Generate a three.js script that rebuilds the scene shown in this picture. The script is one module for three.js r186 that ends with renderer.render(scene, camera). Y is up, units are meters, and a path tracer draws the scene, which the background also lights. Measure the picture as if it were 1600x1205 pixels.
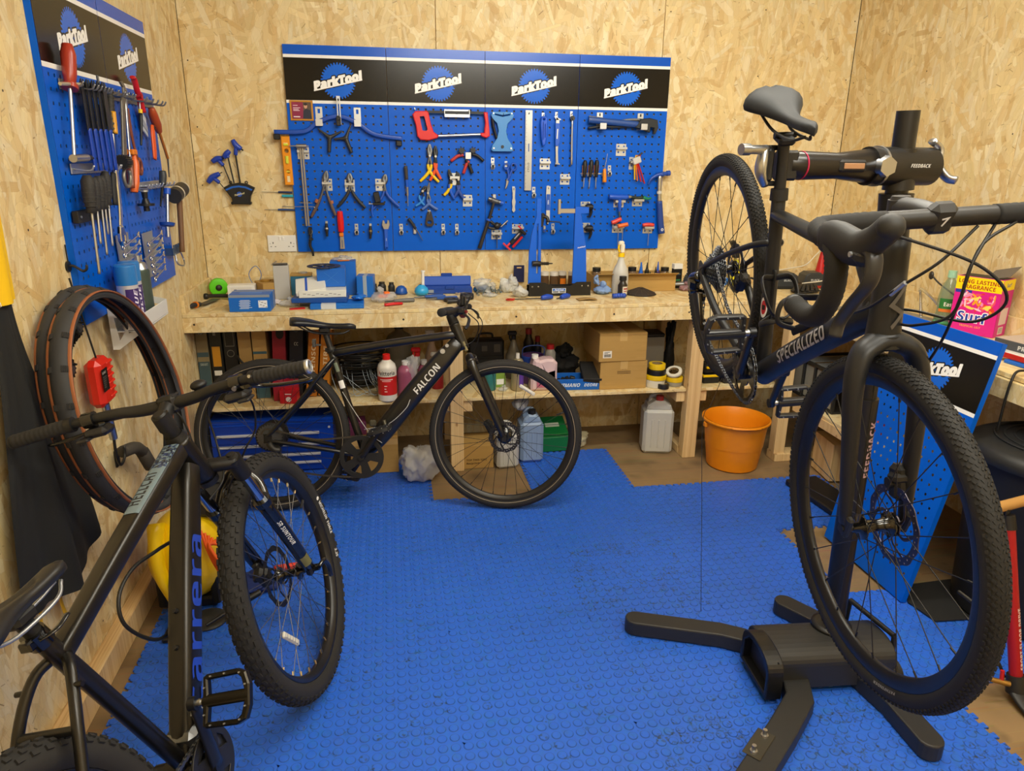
import * as THREE from 'three';
import { mergeGeometries, mergeVertices } from 'three/addons/utils/BufferGeometryUtils.js';
import { RectAreaLightUniformsLib } from 'three/addons/lights/RectAreaLightUniformsLib.js';

// ---------- camera, light, exposure ----------
const scene = new THREE.Scene();
scene.background = new THREE.Color(0x0a0a0a);
const camera = new THREE.PerspectiveCamera(2 * Math.atan(602.5 / 1116.1) * 180 / Math.PI, 1600 / 1205, 0.05, 50);
{
const pitch = 0.3089, yaw = 0.1701, roll = 0.0111;
const f = new THREE.Vector3(Math.sin(yaw) * Math.cos(pitch), -Math.sin(pitch), -Math.cos(yaw) * Math.cos(pitch));
const r = new THREE.Vector3(Math.cos(yaw), 0, Math.sin(yaw)), u = r.clone().cross(f);
const r2 = r.clone().multiplyScalar(Math.cos(roll)).addScaledVector(u, Math.sin(roll));
const u2 = r.clone().multiplyScalar(-Math.sin(roll)).addScaledVector(u, Math.cos(roll));
camera.quaternion.setFromRotationMatrix(new THREE.Matrix4().makeBasis(r2, u2, f.negate()));
camera.position.set(0.948, 1.568, 3.962);
}
const renderer = new THREE.WebGLRenderer({ antialias: true });
renderer.toneMapping = THREE.LinearToneMapping;
renderer.toneMappingExposure = 1.18;
renderer.shadowMap.enabled = true;
RectAreaLightUniformsLib.init();
const LAMP_COLOR = new THREE.Color(1, 0.975, 0.885);
const LAMP_POWER = 36;      // radiance of each face of a batten
const LAMPS = [[1.95, 2.6, 1.9], [1.95, 2.6, 3.0], [1.75, 2.6, 4.2]];
const ROOM = { w: 3.534, h: 2.74, d: 5.2 };

// ---------- helpers ----------
const V3 = THREE.Vector3, PI = Math.PI;
let seed = 12345;
const rnd = (a = 0, b = 1) => { seed = (seed * 1664525 + 1013904223) >>> 0; return a + (b - a) * seed / 4294967296; };
const vec = p => p.isVector3 ? p : new V3(p[0], p[1], p[2] || 0);
const used = {};
const numbered = n => { const k = used[n] = (used[n] ?? -1) + 1; return k ? n + '_' + String(k).padStart(3, '0') : n; };
const AX = [['x', 'y'], ['z', 'y'], ['x', 'z']];
function flat(g) { return g.index ? g.toNonIndexed() : g; }
function uvbox(g, s = 1, ou = 0, ov = 0) {           // uv in metres by each triangle's dominant axis
g = flat(g); const p = g.attributes.position, n = p.count, uv = new Float32Array(n * 2);
const a = new V3(), b = new V3(), c = new V3();
for (let i = 0; i < n; i += 3) {
a.fromBufferAttribute(p, i); b.fromBufferAttribute(p, i + 1); c.fromBufferAttribute(p, i + 2);
const N = b.clone().sub(a).cross(c.clone().sub(a)), x = Math.abs(N.x), y = Math.abs(N.y), z = Math.abs(N.z);
const k = z >= x && z >= y ? 0 : x >= y ? 1 : 2;
[a, b, c].forEach((v, j) => { uv[(i + j) * 2] = v[AX[k][0]] * s + ou; uv[(i + j) * 2 + 1] = v[AX[k][1]] * s + ov; });
}
g.setAttribute('uv', new THREE.BufferAttribute(uv, 2)); return g;
}
function at(g, x = 0, y = 0, z = 0, rx = 0, ry = 0, rz = 0, s = 1) {
const m = new THREE.Matrix4().compose(new V3(x, y, z), new THREE.Quaternion().setFromEuler(new THREE.Euler(rx, ry, rz)), typeof s === 'number' ? new V3(s, s, s) : vec(s));
return g.applyMatrix4(m);
}
function norm(g) {
g = flat(g); const o = new THREE.BufferGeometry();
if (!g.attributes.normal) g.computeVertexNormals();
o.setAttribute('position', g.attributes.position); o.setAttribute('normal', g.attributes.normal);
o.setAttribute('uv', g.attributes.uv || new THREE.BufferAttribute(new Float32Array(g.attributes.position.count * 2), 2));
return o;
}
const mg = l => Array.isArray(l) ? (l.length === 1 ? norm(l[0]) : mergeGeometries(l.map(norm))) : l;
function bx(w, h, d, x = 0, y = 0, z = 0, r) {       // chamfered box centred at x y z, uv in metres
r = r ?? Math.min(w, h, d) * 0.08; r = Math.min(r, Math.min(w, h, d) * 0.45);
const X = w / 2, Y = h / 2, Z = d / 2, P = [];
const q = (a, b, c, e) => P.push(...a, ...b, ...c, ...a, ...c, ...e);
const pt = (ax, s, u, v) => { const o = [0, 0, 0], H = [X, Y, Z]; o[ax] = s * H[ax]; const i = (ax + 1) % 3, j = (ax + 2) % 3; o[i] = u * (H[i] - r); o[j] = v * (H[j] - r); return o; };
for (let ax = 0; ax < 3; ax++) for (const s of [1, -1]) { const c = [pt(ax, s, -1, -1), pt(ax, s, 1, -1), pt(ax, s, 1, 1), pt(ax, s, -1, 1)]; if (s < 0) c.reverse(); q(...c); }
for (let ax = 0; ax < 3; ax++) { const i = (ax + 1) % 3, j = (ax + 2) % 3;
for (const si of [1, -1]) for (const sj of [1, -1]) {
const A = t => { const o = [0, 0, 0], H = [X, Y, Z]; o[ax] = t * (H[ax] - r); o[i] = si * H[i]; o[j] = sj * (H[j] - r); return o; };
const B = t => { const o = [0, 0, 0], H = [X, Y, Z]; o[ax] = t * (H[ax] - r); o[i] = si * (H[i] - r); o[j] = sj * H[j]; return o; };
const c = [A(-1), A(1), B(1), B(-1)]; if (si * sj < 0) q(...c); else q(...c.reverse());
} }
for (const a of [1, -1]) for (const b of [1, -1]) for (const c of [1, -1]) {
const t = [[a * X, b * (Y - r), c * (Z - r)], [a * (X - r), b * Y, c * (Z - r)], [a * (X - r), b * (Y - r), c * Z]]; if (a * b * c < 0) t.reverse(); t.forEach(v => P.push(...v)); }
const g = new THREE.BufferGeometry(); g.setAttribute('position', new THREE.Float32BufferAttribute(P, 3)); g.computeVertexNormals();
uvbox(g); return g.translate(x, y, z);
}
function cyl(a, b, r1, r2 = r1, seg = 14, open = false) {   // cylinder or cone from a to b
a = vec(a); b = vec(b); const d = b.clone().sub(a), g = new THREE.CylinderGeometry(r2, r1, d.length(), seg, 1, open);
g.applyQuaternion(new THREE.Quaternion().setFromUnitVectors(new V3(0, 1, 0), d.clone().normalize()));
const m = a.clone().add(b).multiplyScalar(0.5); return g.translate(m.x, m.y, m.z);
}
const ball = (x, y, z, r, s = 12, sc) => at(new THREE.SphereGeometry(r, s, Math.max(6, s * 0.7 | 0)), x, y, z, 0, 0, 0, sc || 1);
function lat(prof, seg = 24, ax = 'y') { const g = new THREE.LatheGeometry(prof.map(p => new THREE.Vector2(Math.max(p[0], 1e-5), p[1])), seg); if (ax === 'z') g.rotateX(PI / 2); if (ax === 'x') g.rotateZ(-PI / 2); return g; }
function ext(pts, depth, bev = 0, holes = [], seg = 1, cs = 8) {      // extruded outline, depth centred on z = 0
const s = pts instanceof THREE.Shape ? pts : new THREE.Shape(pts.map(p => new THREE.Vector2(p[0], p[1])));
holes.forEach(h => s.holes.push(new THREE.Path(h.map(p => new THREE.Vector2(p[0], p[1])))));
const g = new THREE.ExtrudeGeometry(s, { depth: Math.max(depth - 2 * bev, 1e-4), bevelEnabled: bev > 0, bevelThickness: bev, bevelSize: bev, bevelOffset: -bev, bevelSegments: seg, curveSegments: cs });
return g.translate(0, 0, -Math.max(depth - 2 * bev, 1e-4) / 2);
}
const ring = (r, n = 20, a0 = 0, cx = 0, cy = 0, ry = r) => Array.from({ length: n }, (_, i) => { const a = a0 + i / n * 2 * PI; return [cx + r * Math.cos(a), cy + ry * Math.sin(a)]; });
// swept tube along points; r = number or function(t); sec = [sx, sy] flattening or function(t)
function swp(pts, r, { rs = 10, n, closed = false, sec, up, ten = 0.5, lin = false, sq = 2, arc } = {}) {
const P = pts.map(vec); n = n || (lin ? P.length - 1 : Math.max(2, (P.length - 1) * 5));
let pos;
if (lin) pos = P; else { const c = new THREE.CatmullRomCurve3(P, closed, 'catmullrom', ten); pos = Array.from({ length: n + 1 }, (_, i) => c.getPoint(i / n)); }
const N = pos.length, T = pos.map((p, i) => { const a = pos[closed ? (i - 1 + N - 1) % (N - 1) : Math.max(0, i - 1)], b = pos[closed ? (i + 1) % (N - 1) : Math.min(N - 1, i + 1)]; return b.clone().sub(a).normalize(); });
let nrm = up ? vec(up).clone() : (Math.abs(T[0].y) < 0.9 ? new V3(0, 1, 0) : new V3(1, 0, 0));
const v = [], uv = [], idx = []; let len = 0;
for (let i = 0; i < N; i++) {
if (up) nrm = vec(up).clone();
nrm.addScaledVector(T[i], -nrm.dot(T[i])).normalize(); const bi = T[i].clone().cross(nrm);
const t = i / (N - 1), R = typeof r === 'function' ? r(t) : r, S = typeof sec === 'function' ? sec(t) : sec || [1, 1];
if (i) len += pos[i].distanceTo(pos[i - 1]);
for (let k = 0; k <= rs; k++) { const a = arc ? arc[0] + k / rs * (arc[1] - arc[0]) : k / rs * 2 * PI, pw = x => Math.sign(x) * Math.abs(x) ** (2 / sq), c = pw(Math.cos(a)) * R * S[0], s = pw(Math.sin(a)) * R * S[1];
v.push(pos[i].x + bi.x * c + nrm.x * s, pos[i].y + bi.y * c + nrm.y * s, pos[i].z + bi.z * c + nrm.z * s); arc ? uv.push(t, k / rs) : uv.push(k / rs, len); }
}
for (let i = 0; i < N - 1; i++) for (let k = 0; k < rs; k++) { const a = i * (rs + 1) + k, b = a + rs + 1; idx.push(a, a + 1, b, a + 1, b + 1, b); }
if (!closed && !arc) for (const e of [0, N - 1]) { const c = v.length / 3; v.push(pos[e].x, pos[e].y, pos[e].z); uv.push(0.5, 0); const o = e * (rs + 1); for (let k = 0; k < rs; k++) e ? idx.push(c, o + k, o + k + 1) : idx.push(c, o + k + 1, o + k); }
const g = new THREE.BufferGeometry(); g.setAttribute('position', new THREE.Float32BufferAttribute(v, 3)); g.setAttribute('uv', new THREE.Float32BufferAttribute(uv, 2)); g.setIndex(idx);
g.computeVertexNormals();
if (arc) return g;
const nn = g.attributes.normal;                        // close the seam's normals
for (let i = 0; i < N; i++) { const a = i * (rs + 1), b = a + rs; const m = new V3().fromBufferAttribute(nn, a).add(new V3().fromBufferAttribute(nn, b)).normalize(); nn.setXYZ(a, m.x, m.y, m.z); nn.setXYZ(b, m.x, m.y, m.z); }
return g;
}
const shadow = m => { m.castShadow = m.receiveShadow = true; return m; };
function M(name, geo, mat, parent) {                     // one named mesh: a part of parent
const m = shadow(new THREE.Mesh(mg(geo), mat)); m.name = name; if (parent) parent.add(m); return m;
}
function tag(o, label, category, group) { o.userData.label = label; o.userData.category = category; if (group) o.userData.group = group; return o; }
function T(name, label, cat, pos = [0, 0, 0], rot = 0, group) {      // a thing: a Group at its base
const o = new THREE.Group(); o.name = numbered(name); o.position.set(...pos);
if (typeof rot === 'number') o.rotation.y = rot; else o.rotation.set(...rot);
scene.add(o); return tag(o, label, cat, group);
}
function O(name, label, cat, geo, mat, pos = [0, 0, 0], rot = 0, group) {   // a thing that is one mesh
const m = M(numbered(name), geo, mat, scene); m.position.set(...pos);
if (typeof rot === 'number') m.rotation.y = rot; else m.rotation.set(...rot);
return tag(m, label, cat, group);
}
function copy(o, pos, rot, label) { const c = o.clone(); c.name = numbered(o.name.replace(/_\d+$/, '')); scene.add(c); c.position.set(...pos); if (rot !== undefined) { if (typeof rot === 'number') c.rotation.set(0, rot, 0); else c.rotation.set(...rot); } if (label) c.userData.label = label; return c; }
const G = (name, parent) => { const g = new THREE.Group(); g.name = name; if (parent) parent.add(g); return g; };
const struct = o => { o.userData.kind = 'structure'; return o; };

// ---------- materials ----------
const hex = h => new THREE.Color(h);
const mats = {};
function mat(c, rough = 0.5, metal = 0, extra = {}) { const k = c + '|' + rough + '|' + metal + JSON.stringify(extra, (q, v) => v && v.isTexture ? v.id : v); return mats[k] = mats[k] || new THREE.MeshPhysicalMaterial({ color: hex(c), roughness: rough, metalness: metal, side: THREE.DoubleSide, ...extra }); }
function canvasTex(w, h, draw, srgb = true) {
const c = document.createElement('canvas'); c.width = w; c.height = h; draw(c.getContext('2d'), w, h);
const t = new THREE.CanvasTexture(c); if (srgb) t.colorSpace = THREE.SRGBColorSpace; t.wrapS = t.wrapT = THREE.RepeatWrapping; t.anisotropy = 8; return t;
}
const rgb = (r, g, b, a = 1) => `rgba(${r | 0},${g | 0},${b | 0},${a})`;
// oriented strand board: overlapping wood strands
function osbTex(n, base, strandList, seed0) {
seed = seed0;
return canvasTex(1024, 1024, (x, w) => {
x.fillStyle = rgb(...base); x.fillRect(0, 0, w, w);
for (let i = 0; i < n; i++) {
const L = rnd(30, 150), W = rnd(8, 34), a = rnd() < 0.62 ? rnd(-0.5, 0.5) + PI / 2 : rnd(-PI, PI), cx = rnd(0, w), cy = rnd(0, w), k = rnd(-16, 10), c = strandList[rnd(0, strandList.length) | 0];
const kk = rnd(-6, 6), al = rnd(0.3, 0.75);
for (const ox of [-w, 0, w]) for (const oy of [-w, 0, w]) {
if (cx + ox < -90 || cx + ox > w + 90 || cy + oy < -90 || cy + oy > w + 90) continue;
x.save(); x.translate(cx + ox, cy + oy); x.rotate(a);
x.beginPath(); x.moveTo(-L / 2, -W * 0.3); x.lineTo(-L * 0.32, -W / 2); x.lineTo(L * 0.4, -W * 0.42); x.lineTo(L / 2, W * 0.1); x.lineTo(L * 0.3, W / 2); x.lineTo(-L * 0.42, W * 0.4); x.closePath();
x.fillStyle = rgb(c[0] + k, c[1] + k, c[2] + k * 0.8, al); x.fill();
x.lineWidth = 0.8; x.strokeStyle = rgb(c[0] - 60, c[1] - 62, c[2] - 55, 0.32); x.stroke();
x.strokeStyle = rgb(c[0] - 22, c[1] - 26, c[2] - 26, 0.25);
for (let s = -W * 0.3; s < W * 0.35; s += 4) { x.beginPath(); x.moveTo(-L * 0.36, s + kk * 0.2); x.lineTo(L * 0.34, s); x.stroke(); }
x.restore();
}
}
for (let i = 0; i < 260; i++) { x.save(); x.translate(rnd(0, w), rnd(0, w)); x.rotate(rnd(-PI, PI)); x.fillStyle = rgb(96, 66, 34, rnd(0.2, 0.55)); x.fillRect(0, 0, rnd(4, 26), rnd(1, 2.6)); x.restore(); }
});
}
const STR = [[242, 224, 176], [236, 214, 158], [248, 234, 194], [228, 200, 144], [242, 220, 166], [220, 186, 126], [250, 238, 202]];
const osb1 = osbTex(1700, [236, 212, 158], STR, 7), osb2 = osbTex(1700, [232, 207, 152], STR, 99);
const mOSB = new THREE.MeshStandardMaterial({ color: 0xf1efea, map: osb1, bumpMap: osb1, bumpScale: 0.0012, roughness: 0.62 });
const mOSB2 = new THREE.MeshStandardMaterial({ color: 0xf1efea, map: osb2, bumpMap: osb2, bumpScale: 0.0012, roughness: 0.62 });
const osbEdge = canvasTex(512, 128, (x, w, h) => { x.fillStyle = '#b88e58'; x.fillRect(0, 0, w, h); for (let i = 0; i < 500; i++) { const c = rnd(-40, 40); x.fillStyle = rgb(190 + c, 148 + c, 92 + c, 0.7); x.fillRect(rnd(0, w), rnd(0, h), rnd(10, 60), rnd(1, 5)); } });
const mEdge = new THREE.MeshStandardMaterial({ map: osbEdge, roughness: 0.8 });
const pineT = canvasTex(512, 512, (x, w, h) => { x.fillStyle = '#e0c28e'; x.fillRect(0, 0, w, h); for (let i = 0; i < 130; i++) { const X = rnd(0, w); x.strokeStyle = rgb(176, 128, 76, rnd(0.08, 0.35)); x.lineWidth = rnd(0.6, 3); x.beginPath(); x.moveTo(X, 0); x.bezierCurveTo(X + rnd(-8, 8), 170, X + rnd(-8, 8), 340, X, h); x.stroke(); } for (let i = 0; i < 5; i++) { const X = rnd(0, w), Y = rnd(0, h); for (let k = 10; k > 1; k -= 2) { x.fillStyle = rgb(120 + k * 6, 78 + k * 6, 40 + k * 5, 0.35); x.beginPath(); x.ellipse(X, Y, k * 0.9, k * 1.5, 0, 0, 7); x.fill(); } } });
const mPine = new THREE.MeshStandardMaterial({ map: pineT, roughness: 0.65 });
const cardT = canvasTex(256, 256, (x, w, h) => { x.fillStyle = '#b08c4c'; x.fillRect(0, 0, w, h); for (let i = 0; i < 900; i++) { const c = rnd(-14, 14); x.fillStyle = rgb(176 + c, 140 + c, 76 + c, 0.5); x.fillRect(rnd(0, w), rnd(0, h), rnd(4, 40), 1); } });
const mCard = new THREE.MeshStandardMaterial({ map: cardT, roughness: 0.8 });
const mBlue = mat('#0058c4', 0.32), mBlueD = mat('#1040a0', 0.4), mBlack = mat('#121212', 0.5), mRub = mat('#191919', 0.75), mMatte = mat('#1b1c1d', 0.6), mGloss = mat('#0c0c0d', 0.18, 0, { clearcoat: 0.6, clearcoatRoughness: 0.15 });
const mSteel = mat('#b9bcc0', 0.32, 1), mZinc = mat('#c3c8cc', 0.4, 0.9), mDark = mat('#3a3b3d', 0.4, 0.8), mChrome = mat('#dfe2e6', 0.12, 1), mIron = mat('#6f7276', 0.42, 0.9);
const mWhite = mat('#e8e8e4', 0.5), mRed = mat('#c4161c', 0.4), mOrange = mat('#e07a10', 0.45), mYellow = mat('#f0c400', 0.4), mGreen = mat('#1d7a3e', 0.5), mGrey = mat('#7d8084', 0.55), mPBlue = mat('#1657c9', 0.4);
const mFilm = new THREE.MeshPhysicalMaterial({ color: 0xf4f6f6, roughness: 0.22, transmission: 0.72, thickness: 0, side: THREE.DoubleSide, specularIntensity: 1 });
const mMilk = new THREE.MeshPhysicalMaterial({ color: 0xe9ebe8, roughness: 0.45, transmission: 0.45, thickness: 0, side: THREE.DoubleSide });
function label(w, h, bg, items) {        // flat print: items [text, x, y, px, colour, weight, angle, family, align]
const t = canvasTex(w, h, x => { x.fillStyle = bg; x.fillRect(0, 0, w, h);
for (const it of items) { if (typeof it === 'function') { it(x, w, h); continue; } const [s, X, Y, px, col, wt = 'bold', an = 0, fam = 'sans-serif', al = 'center'] = it; x.save(); x.translate(X, Y); x.rotate(an); x.font = `${wt} ${px}px ${fam}`; x.fillStyle = col; x.textAlign = al; x.textBaseline = 'middle'; x.fillText(s, 0, 0); x.restore(); } });
return new THREE.MeshPhysicalMaterial({ map: t, roughness: 0.4, side: THREE.DoubleSide });
}
const card = (w, h, x = 0, y = 0, z = 0, rx = 0, ry = 0, rz = 0) => at(new THREE.PlaneGeometry(w, h), x, y, z, rx, ry, rz);   // a printed sticker
function curved(r, y0, y1, a0, a1, seg = 14) { const g = new THREE.CylinderGeometry(r, r, y1 - y0, seg, 1, true, a0, a1 - a0); return g.translate(0, (y0 + y1) / 2, 0); }   // a label around a bottle
// ---------- room ----------
{
const { w, h, d } = ROOM, t = 0.06;
const floorT = canvasTex(1024, 1024, (x, W) => { x.fillStyle = '#8c7350'; x.fillRect(0, 0, W, W);
for (let i = 0; i < 260; i++) { x.fillStyle = rgb(126 + rnd(-35, 45), 102 + rnd(-35, 38), 66 + rnd(-30, 30), 0.3); const y = rnd(0, W); x.fillRect(rnd(-200, W), y, rnd(60, 500), rnd(1, 6)); }
for (let i = 0; i < 260; i++) { const X = rnd(0, W), Y = rnd(0, W), R = rnd(10, 70); const g = x.createRadialGradient(X, Y, 0, X, Y, R); const a = rnd(0.05, 0.22); g.addColorStop(0, rgb(50, 40, 28, a)); g.addColorStop(1, rgb(50, 40, 28, 0)); x.fillStyle = g; x.fillRect(X - R, Y - R, 2 * R, 2 * R); } });
floorT.repeat.set(1 / 1.2, 1 / 1.2);
const mFloor = new THREE.MeshStandardMaterial({ map: floorT, roughness: 0.75 });
const fl = struct(M('floor', bx(w + 2 * t, 0.1, d + 2 * t, w / 2, -0.0502, d / 2, 0.001), mFloor, scene));
const cl = struct(M('ceiling', bx(w + 2 * t, 0.08, d + 2 * t, w / 2, h + 0.04, d / 2, 0.001), mat('#d9c9a8', 0.8), scene));
// walls of OSB sheets 1.22 m wide, each with its own edges
const wall = (name, n, W, pos, ry, off = 0) => {
const g = struct(G(name, scene)); g.position.set(...pos); g.rotation.y = ry;
M('wall_core', bx(W, h, t - 0.012, W / 2, h / 2, -0.012 - (t - 0.012) / 2, 0.001), mEdge, g);
let x0 = 0, k = 0; const seams = n;
for (const x1 of seams) { const p = M('osb_panel', uvbox(bx(x1 - x0 - 0.003, h, 0.012, (x0 + x1) / 2, h / 2, -0.006, 0.0012), 1 / 1.25, rnd(), rnd()), k++ % 2 ? mOSB : mOSB2, g);
const sc = []; for (const X of [x0 + 0.03, (x0 + x1) / 2, x1 - 0.03]) for (let y = 0.15; y < h; y += 0.31) sc.push(at(new THREE.CircleGeometry(0.0035, 8), X + rnd(-0.008, 0.008), y + rnd(-0.03, 0.03), 0.0006));
M('screw_heads', sc, mat('#3b3128', 0.5, 0.6), p).userData.kind = 'stuff'; x0 = x1; }
return g;
};
wall('wall_back', [0.02 + 1.2, 2.42, w], w, [0, 0, 0], 0);
wall('wall_left', [d - 3.66, d - 2.44, d - 1.22, d], d, [0, 0, d], PI / 2);
wall('wall_right', [1.22, 2.44, 3.66, d], d, [w, 0, 0], -PI / 2);
wall('wall_front', [1.22, 2.44, w], w, [w, 0, d], PI);
struct(M('baseboard_left', uvbox(bx(0.045, 0.095, d - 0.62, 0.0225, 0.0475, 0.62 + (d - 0.62) / 2), 1), mPine, scene));
// ceiling battens
LAMPS.forEach(([x, y, z], i) => {
const b = T('ceiling_batten_light', ['white batten light on the ceiling nearest the tool wall', 'white batten light on the ceiling above the middle of the room', 'white batten light on the ceiling behind the viewpoint'][i], 'light', [x, y, z], 0);
M('housing', bx(1.56, 0.085, 0.06, 0, 0.0975, 0), mWhite, b);
M('diffuser', bx(1.5, 0.07, 0.08, 0, 0.02, 0), new THREE.MeshStandardMaterial({ color: 0xffffff, emissive: LAMP_COLOR, emissiveIntensity: 5 }), b);
for (const k of [0, 1, 2]) { const l = new THREE.RectAreaLight(LAMP_COLOR, LAMP_POWER, 1.5, k ? 0.07 : 0.08); l.position.set(0, k ? 0.02 : -0.02, k === 1 ? 0.045 : k ? -0.045 : 0); l.rotation.set(k ? 0 : -PI / 2, k === 1 ? PI : 0, 0); b.add(l); }
});
// interlocking blue mat tiles
const S = 0.5, N = 13, tt = 0.006;
const edge = (ax, ay, bx_, by_, s) => { const o = [], dx = (bx_ - ax) / N, dy = (by_ - ay) / N, nx = dy, ny = -dx;   // dovetail teeth, outward normal = (dy,-dx)
for (let i = 0; i < N; i++) { const P = (t, k) => [ax + dx * (i + t) + nx * k * s, ay + dy * (i + t) + ny * k * s]; o.push(P(0, 0), P(0.3, 0), P(0.22, 0.42), P(0.78, 0.42), P(0.7, 0)); } return o; };
const outline = [...edge(0, 0, S, 0, 1), ...edge(S, 0, S, S, 1), ...edge(S, S, 0, S, -1), ...edge(0, S, 0, 0, -1)];
const g0 = ext(outline, tt); g0.rotateX(-PI / 2); g0.translate(0, tt / 2, 0);
const coins = [], n = 14, p = S / n;
for (let i = 0; i < n; i++) for (let j = 0; j < n; j++) { const c = new THREE.CylinderGeometry(0.0122, 0.0134, 0.0016, 16, 1, false); coins.push(c.translate((i + 0.5) * p, tt + 0.0008, -(j + 0.5) * p)); }
const tileG = mg([g0, ...coins]);
const tileT = [1, 2, 3].map(s => canvasTex(512, 512, (x, W) => { seed = s * 977; x.fillStyle = '#2d66da'; x.fillRect(0, 0, W, W);
for (let i = 0; i < 700; i++) { x.fillStyle = rgb(rnd(20, 70), rnd(74, 124), rnd(150, 205), 0.13); x.beginPath(); x.ellipse(rnd(0, W), rnd(0, W), rnd(3, 26), rnd(2, 9), rnd(0, 3), 0, 7); x.fill(); }
x.strokeStyle = 'rgba(26,38,66,0.4)'; x.lineWidth = 1.9; for (let i = 0; i < 14; i++) for (let j = 0; j < 14; j++) { x.beginPath(); x.arc((i + 0.5) * W / 14, (j + 0.5) * W / 14, 0.0136 * W / 0.5, 0, 7); x.stroke(); }
const spots = s === 1 ? 14 : s === 2 ? 50 : 200;
for (let i = 0; i < spots; i++) { const X = rnd(0, W), Y = rnd(0, W); for (let k = 0; k < 7; k++) { x.fillStyle = rgb(48, 46, 34, rnd(0.1, 0.42)); x.beginPath(); x.ellipse(X + rnd(-14, 14), Y + rnd(-14, 14), rnd(1, 6), rnd(1, 4), rnd(0, 3), 0, 7); x.fill(); } } }));
const tm = tileT.map(t => { t.repeat.set(2, 2); return new THREE.MeshPhysicalMaterial({ map: t, roughness: 0.42, specularIntensity: 0.7, bumpMap: t, bumpScale: 0.0006 }); });
uvboxTop(tileG);
function uvboxTop(g) { const P = g.attributes.position, U = g.attributes.uv; for (let i = 0; i < P.count; i++) U.setXY(i, P.getX(i), -P.getZ(i)); }
const X0 = 0.0914, Z0 = 0.3602;
for (let r = 0; r < 7; r++) for (let c = -0; c < 6; c++) {
if (r === 0 && (c === 2 || c > 3)) continue;
if (c === 5 && !(r === 1 || r === 3)) continue;
const k = (c >= 3 && r >= 2 && r <= 5 && rnd() < 0.75) ? 2 : rnd() < 0.4 ? 1 : 0;
const m = M('floor_tile', tileG, tm[k], fl); m.position.set(X0 + c * S, 0, Z0 + (r + 1) * S);
}
}
// ---------- bicycle components (axle along local z, rider's right = +z, forward = +x) ----------
function gearShape(r, teeth, h, hole) {
const p = []; for (let i = 0; i < teeth; i++) { const a = i / teeth * 2 * PI, s = 2 * PI / teeth; for (const [t, k] of [[0, -0.5], [0.2, -0.5], [0.38, 0.5], [0.62, 0.5], [0.8, -0.5]]) p.push([(r + h * k) * Math.cos(a + t * s), (r + h * k) * Math.sin(a + t * s)]); }
return p;
}
function knob(R, w, th, ph, sx, sy, sz, dz = 0, tw = 0) {      // a tread block on the tyre surface
const g = new THREE.BoxGeometry(sx, sy, sz); if (tw) g.rotateY(tw);
const rad = new V3(Math.cos(th), Math.sin(th), 0), tan = new V3(-Math.sin(th), Math.cos(th), 0), z = new V3(0, 0, 1);
const o = rad.clone().multiplyScalar(Math.cos(ph)).addScaledVector(z, Math.sin(ph)), s = tan.clone().cross(o);
const c = rad.clone().multiplyScalar(R - w).addScaledVector(o, w + sy * 0.3);
return g.applyMatrix4(new THREE.Matrix4().makeBasis(tan, o, s).setPosition(c.x, c.y, c.z + dz));
}
function rotorGeo(r, inner = 0.034) {
const o = []; for (let i = 0; i < 96; i++) { const a = i / 96 * 2 * PI; o.push([(r + 0.0016 * Math.sin(a * 12)) * Math.cos(a), (r + 0.0016 * Math.sin(a * 12)) * Math.sin(a)]); }
const holes = [ring(r - 0.016, 48)];
for (let i = 0; i < 36; i++) { const a = i / 36 * 2 * PI, q = r - 0.005 - (i % 3) * 0.003; holes.push(ring(0.0021, 6, 0, q * Math.cos(a), q * Math.sin(a))); }
const g = [ext(o, 0.0018, 0, holes)];
for (let i = 0; i < 6; i++) { const a = i / 6 * 2 * PI, b = a + 0.5, e = a - 0.25; g.push(swp([[0.018 * Math.cos(e), 0.018 * Math.sin(e), 0], [(r * 0.5) * Math.cos(a), (r * 0.5) * Math.sin(a), 0], [(r - 0.012) * Math.cos(b), (r - 0.012) * Math.sin(b), 0]], 0.0032, { rs: 6, sec: [1.1, 0.3], up: [0, 0, 1], n: 6 })); }
g.push(ext(ring(0.023, 24), 0.003, 0, [ring(0.014, 16)])); return g;
}
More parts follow.
